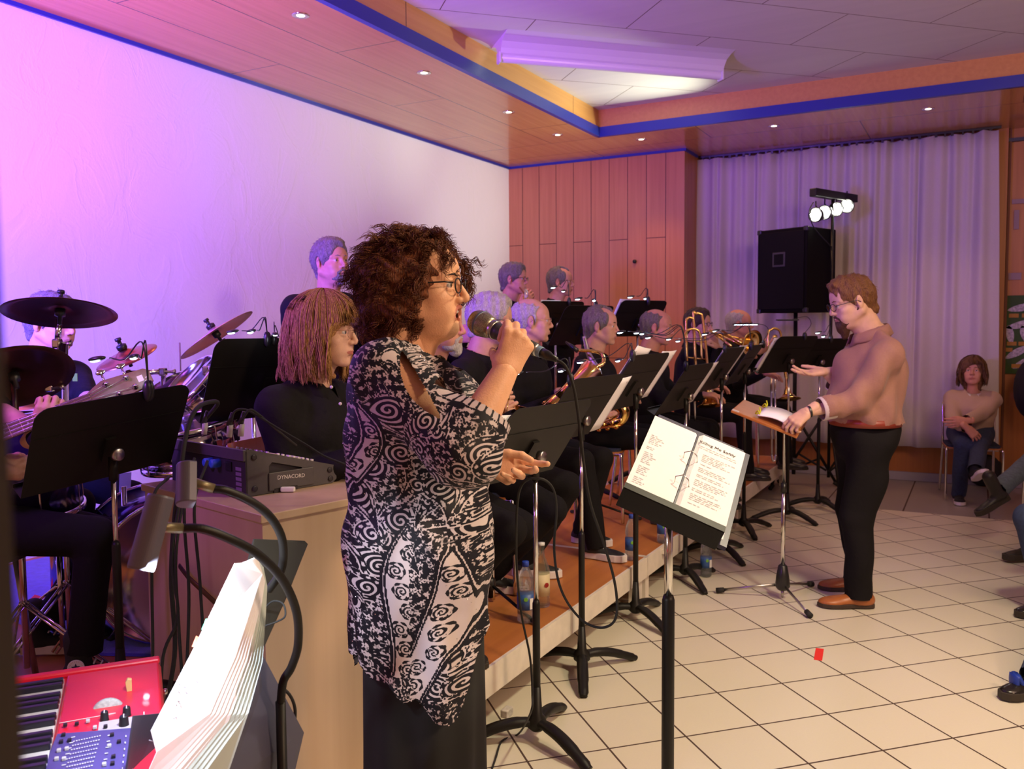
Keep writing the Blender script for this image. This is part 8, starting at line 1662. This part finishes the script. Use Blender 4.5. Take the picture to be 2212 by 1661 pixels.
b0, b1_ = PD(1527, 800, DD), PD(1534, 876, DD-0.05); bell(Matrix.Translation(b0) @ (b1_-b0).to_track_quat('Z', 'Y').to_matrix().to_4x4(), 0.085, (b1_-b0).length).build('bell', BRASS, t, smooth=True)
for (x0, y0, x1, y1) in ((1488, 790, 1489, 925), (1498, 790, 1502, 925)): MB().tube([PD(x0, y0, DD-0.06), PD(x1, y1, DD-0.10)], 0.0075, 12).build('slide_tube', SILV, t, smooth=True)
# trombone played by the young man
t = thing('trombone', 'golden trombone played towards the right by the young trombonist', 'trombone', tuple(PD(1560, 730, 6.75))); DD = 6.75
for (x0, y0, x1, y1) in ((1533, 714, 1625, 755), (1541, 719, 1580, 748), (1560, 714, 1602, 742)): MB().tube([PD(x0, y0, DD), PD(x1, y1, DD-0.2)], 0.010, 12).build('slide_tube', BRASS, t, smooth=True)
b0, b1_ = PD(1560, 722, DD), PD(1622, 740, DD-0.25); bell(Matrix.Translation(b0) @ (b1_-b0).to_track_quat('Z', 'Y').to_matrix().to_4x4(), 0.10, (b1_-b0).length*1.05).build('bell', BRASS, t, smooth=True)
# trombone of the white-haired man, bell down
t = thing('trombone', 'silver and gold trombone resting upright below the tube lamp', 'trombone', tuple(PD(1675, 850, 7.2))); DD = 7.2
MB().tube(bez([PD(1660, 800, DD), PD(1659, 725, DD), PD(1666, 712, DD), PD(1676, 710, DD), PD(1686, 720, DD), PD(1690, 760, DD), PD(1697, 815, DD)], 8), 0.010, 12).build('tuning_bow', BRASS, t, smooth=True)
for (x0, x1) in ((1666, 1667), (1674, 1676)): MB().tube([PD(x0, 800, DD-0.05), PD(x1, 985, DD-0.12)], 0.009, 12).build('slide_tube', SILV, t, smooth=True)
MB().tube(bez([PD(1667, 982, DD-0.12), PD(1669, 994, DD-0.12), PD(1674, 994, DD-0.12), PD(1676, 982, DD-0.12)], 6), 0.009, 12).build('slide_bow', SILV, t, smooth=True)
b0, b1_ = PD(1697, 800, DD), PD(1703, 862, DD-0.05); bell(Matrix.Translation(b0) @ (b1_-b0).to_track_quat('Z', 'Y').to_matrix().to_4x4(), 0.10, (b1_-b0).length).build('bell', BRASS, t, smooth=True)
p0, p1 = PD(1674, 728, DD), PD(1674, 728, DD-0.03); MB().lathe([(0, 0.004), (0.02, 0.003), (0.022, 0)], 16, M=Matrix.Translation(p0) @ (-CFh).to_track_quat('Z', 'Y').to_matrix().to_4x4()).build('counterweight', BRASS, t, smooth=True)
# trumpet
t = thing('trumpet', 'brass trumpet raised to the lips of the left back row player', 'trumpet', tuple(PD(1135, 640, 6.55))); a_, b_ = PD(1123, 621, 6.62), PD(1152, 662, 6.25)
MB().tube([a_, b_], 0.007, 10).build('lead_pipe', BRASS, t, smooth=True); dd = (b_-a_).normalized(); c = a_+(b_-a_)*0.45
MB().tube(bez([c-UP*0.012, c+dd*0.12-UP*0.012, c+dd*0.16-UP*0.03, c+dd*0.12-UP*0.05, c-dd*0.04-UP*0.05, c-dd*0.07-UP*0.03, c-dd*0.03-UP*0.012], 6), 0.006, 10).build('tubing', BRASS, t, smooth=True)
for k in range(3): MB().tube([c+dd*0.022*k-UP*0.085, c+dd*0.022*k+UP*0.05], 0.009, 10).build('valve', SILV, t, smooth=True)
bell(Matrix.Translation(c+dd*0.02-UP*0.012) @ dd.to_track_quat('Z', 'Y').to_matrix().to_4x4(), 0.060, 0.24).build('bell', BRASS, t, smooth=True)

# groups of repeats (GROUPS)
for o in bpy.data.objects:
    b_ = o.name.split('.')[0]
    if o.get('category') and not o.get('group'):
        gname = {'clip_lamp': 'clip lamps on the music stands', 'sheet_music': 'loose sheets on the music stands', 'chair': 'plywood and chrome chairs', 'cymbal': 'cymbals of the drum kit', 'cymbal_stand': 'chrome cymbal stands of the drum kit', 'tom_drum': 'chrome tom drums of the drum kit', 'trombone': 'trombones of the band', 'saxophone': 'saxophones of the band', 'cable': 'black cables around the mixer and lamp', 'bag': 'black bags under the listeners', 'instrument_stand': 'small tripod stands on the stage', 'wall_note': 'paper notes above the green poster', 'edge_bracket': 'brackets along the stage edge'}.get(b_)
        if b_ == 'music_stand' and 'conductor\'s stand' not in o['label'] and 'black metal stand behind' not in o['label']: gname = 'black music stands'
        if gname: o['group'] = gname
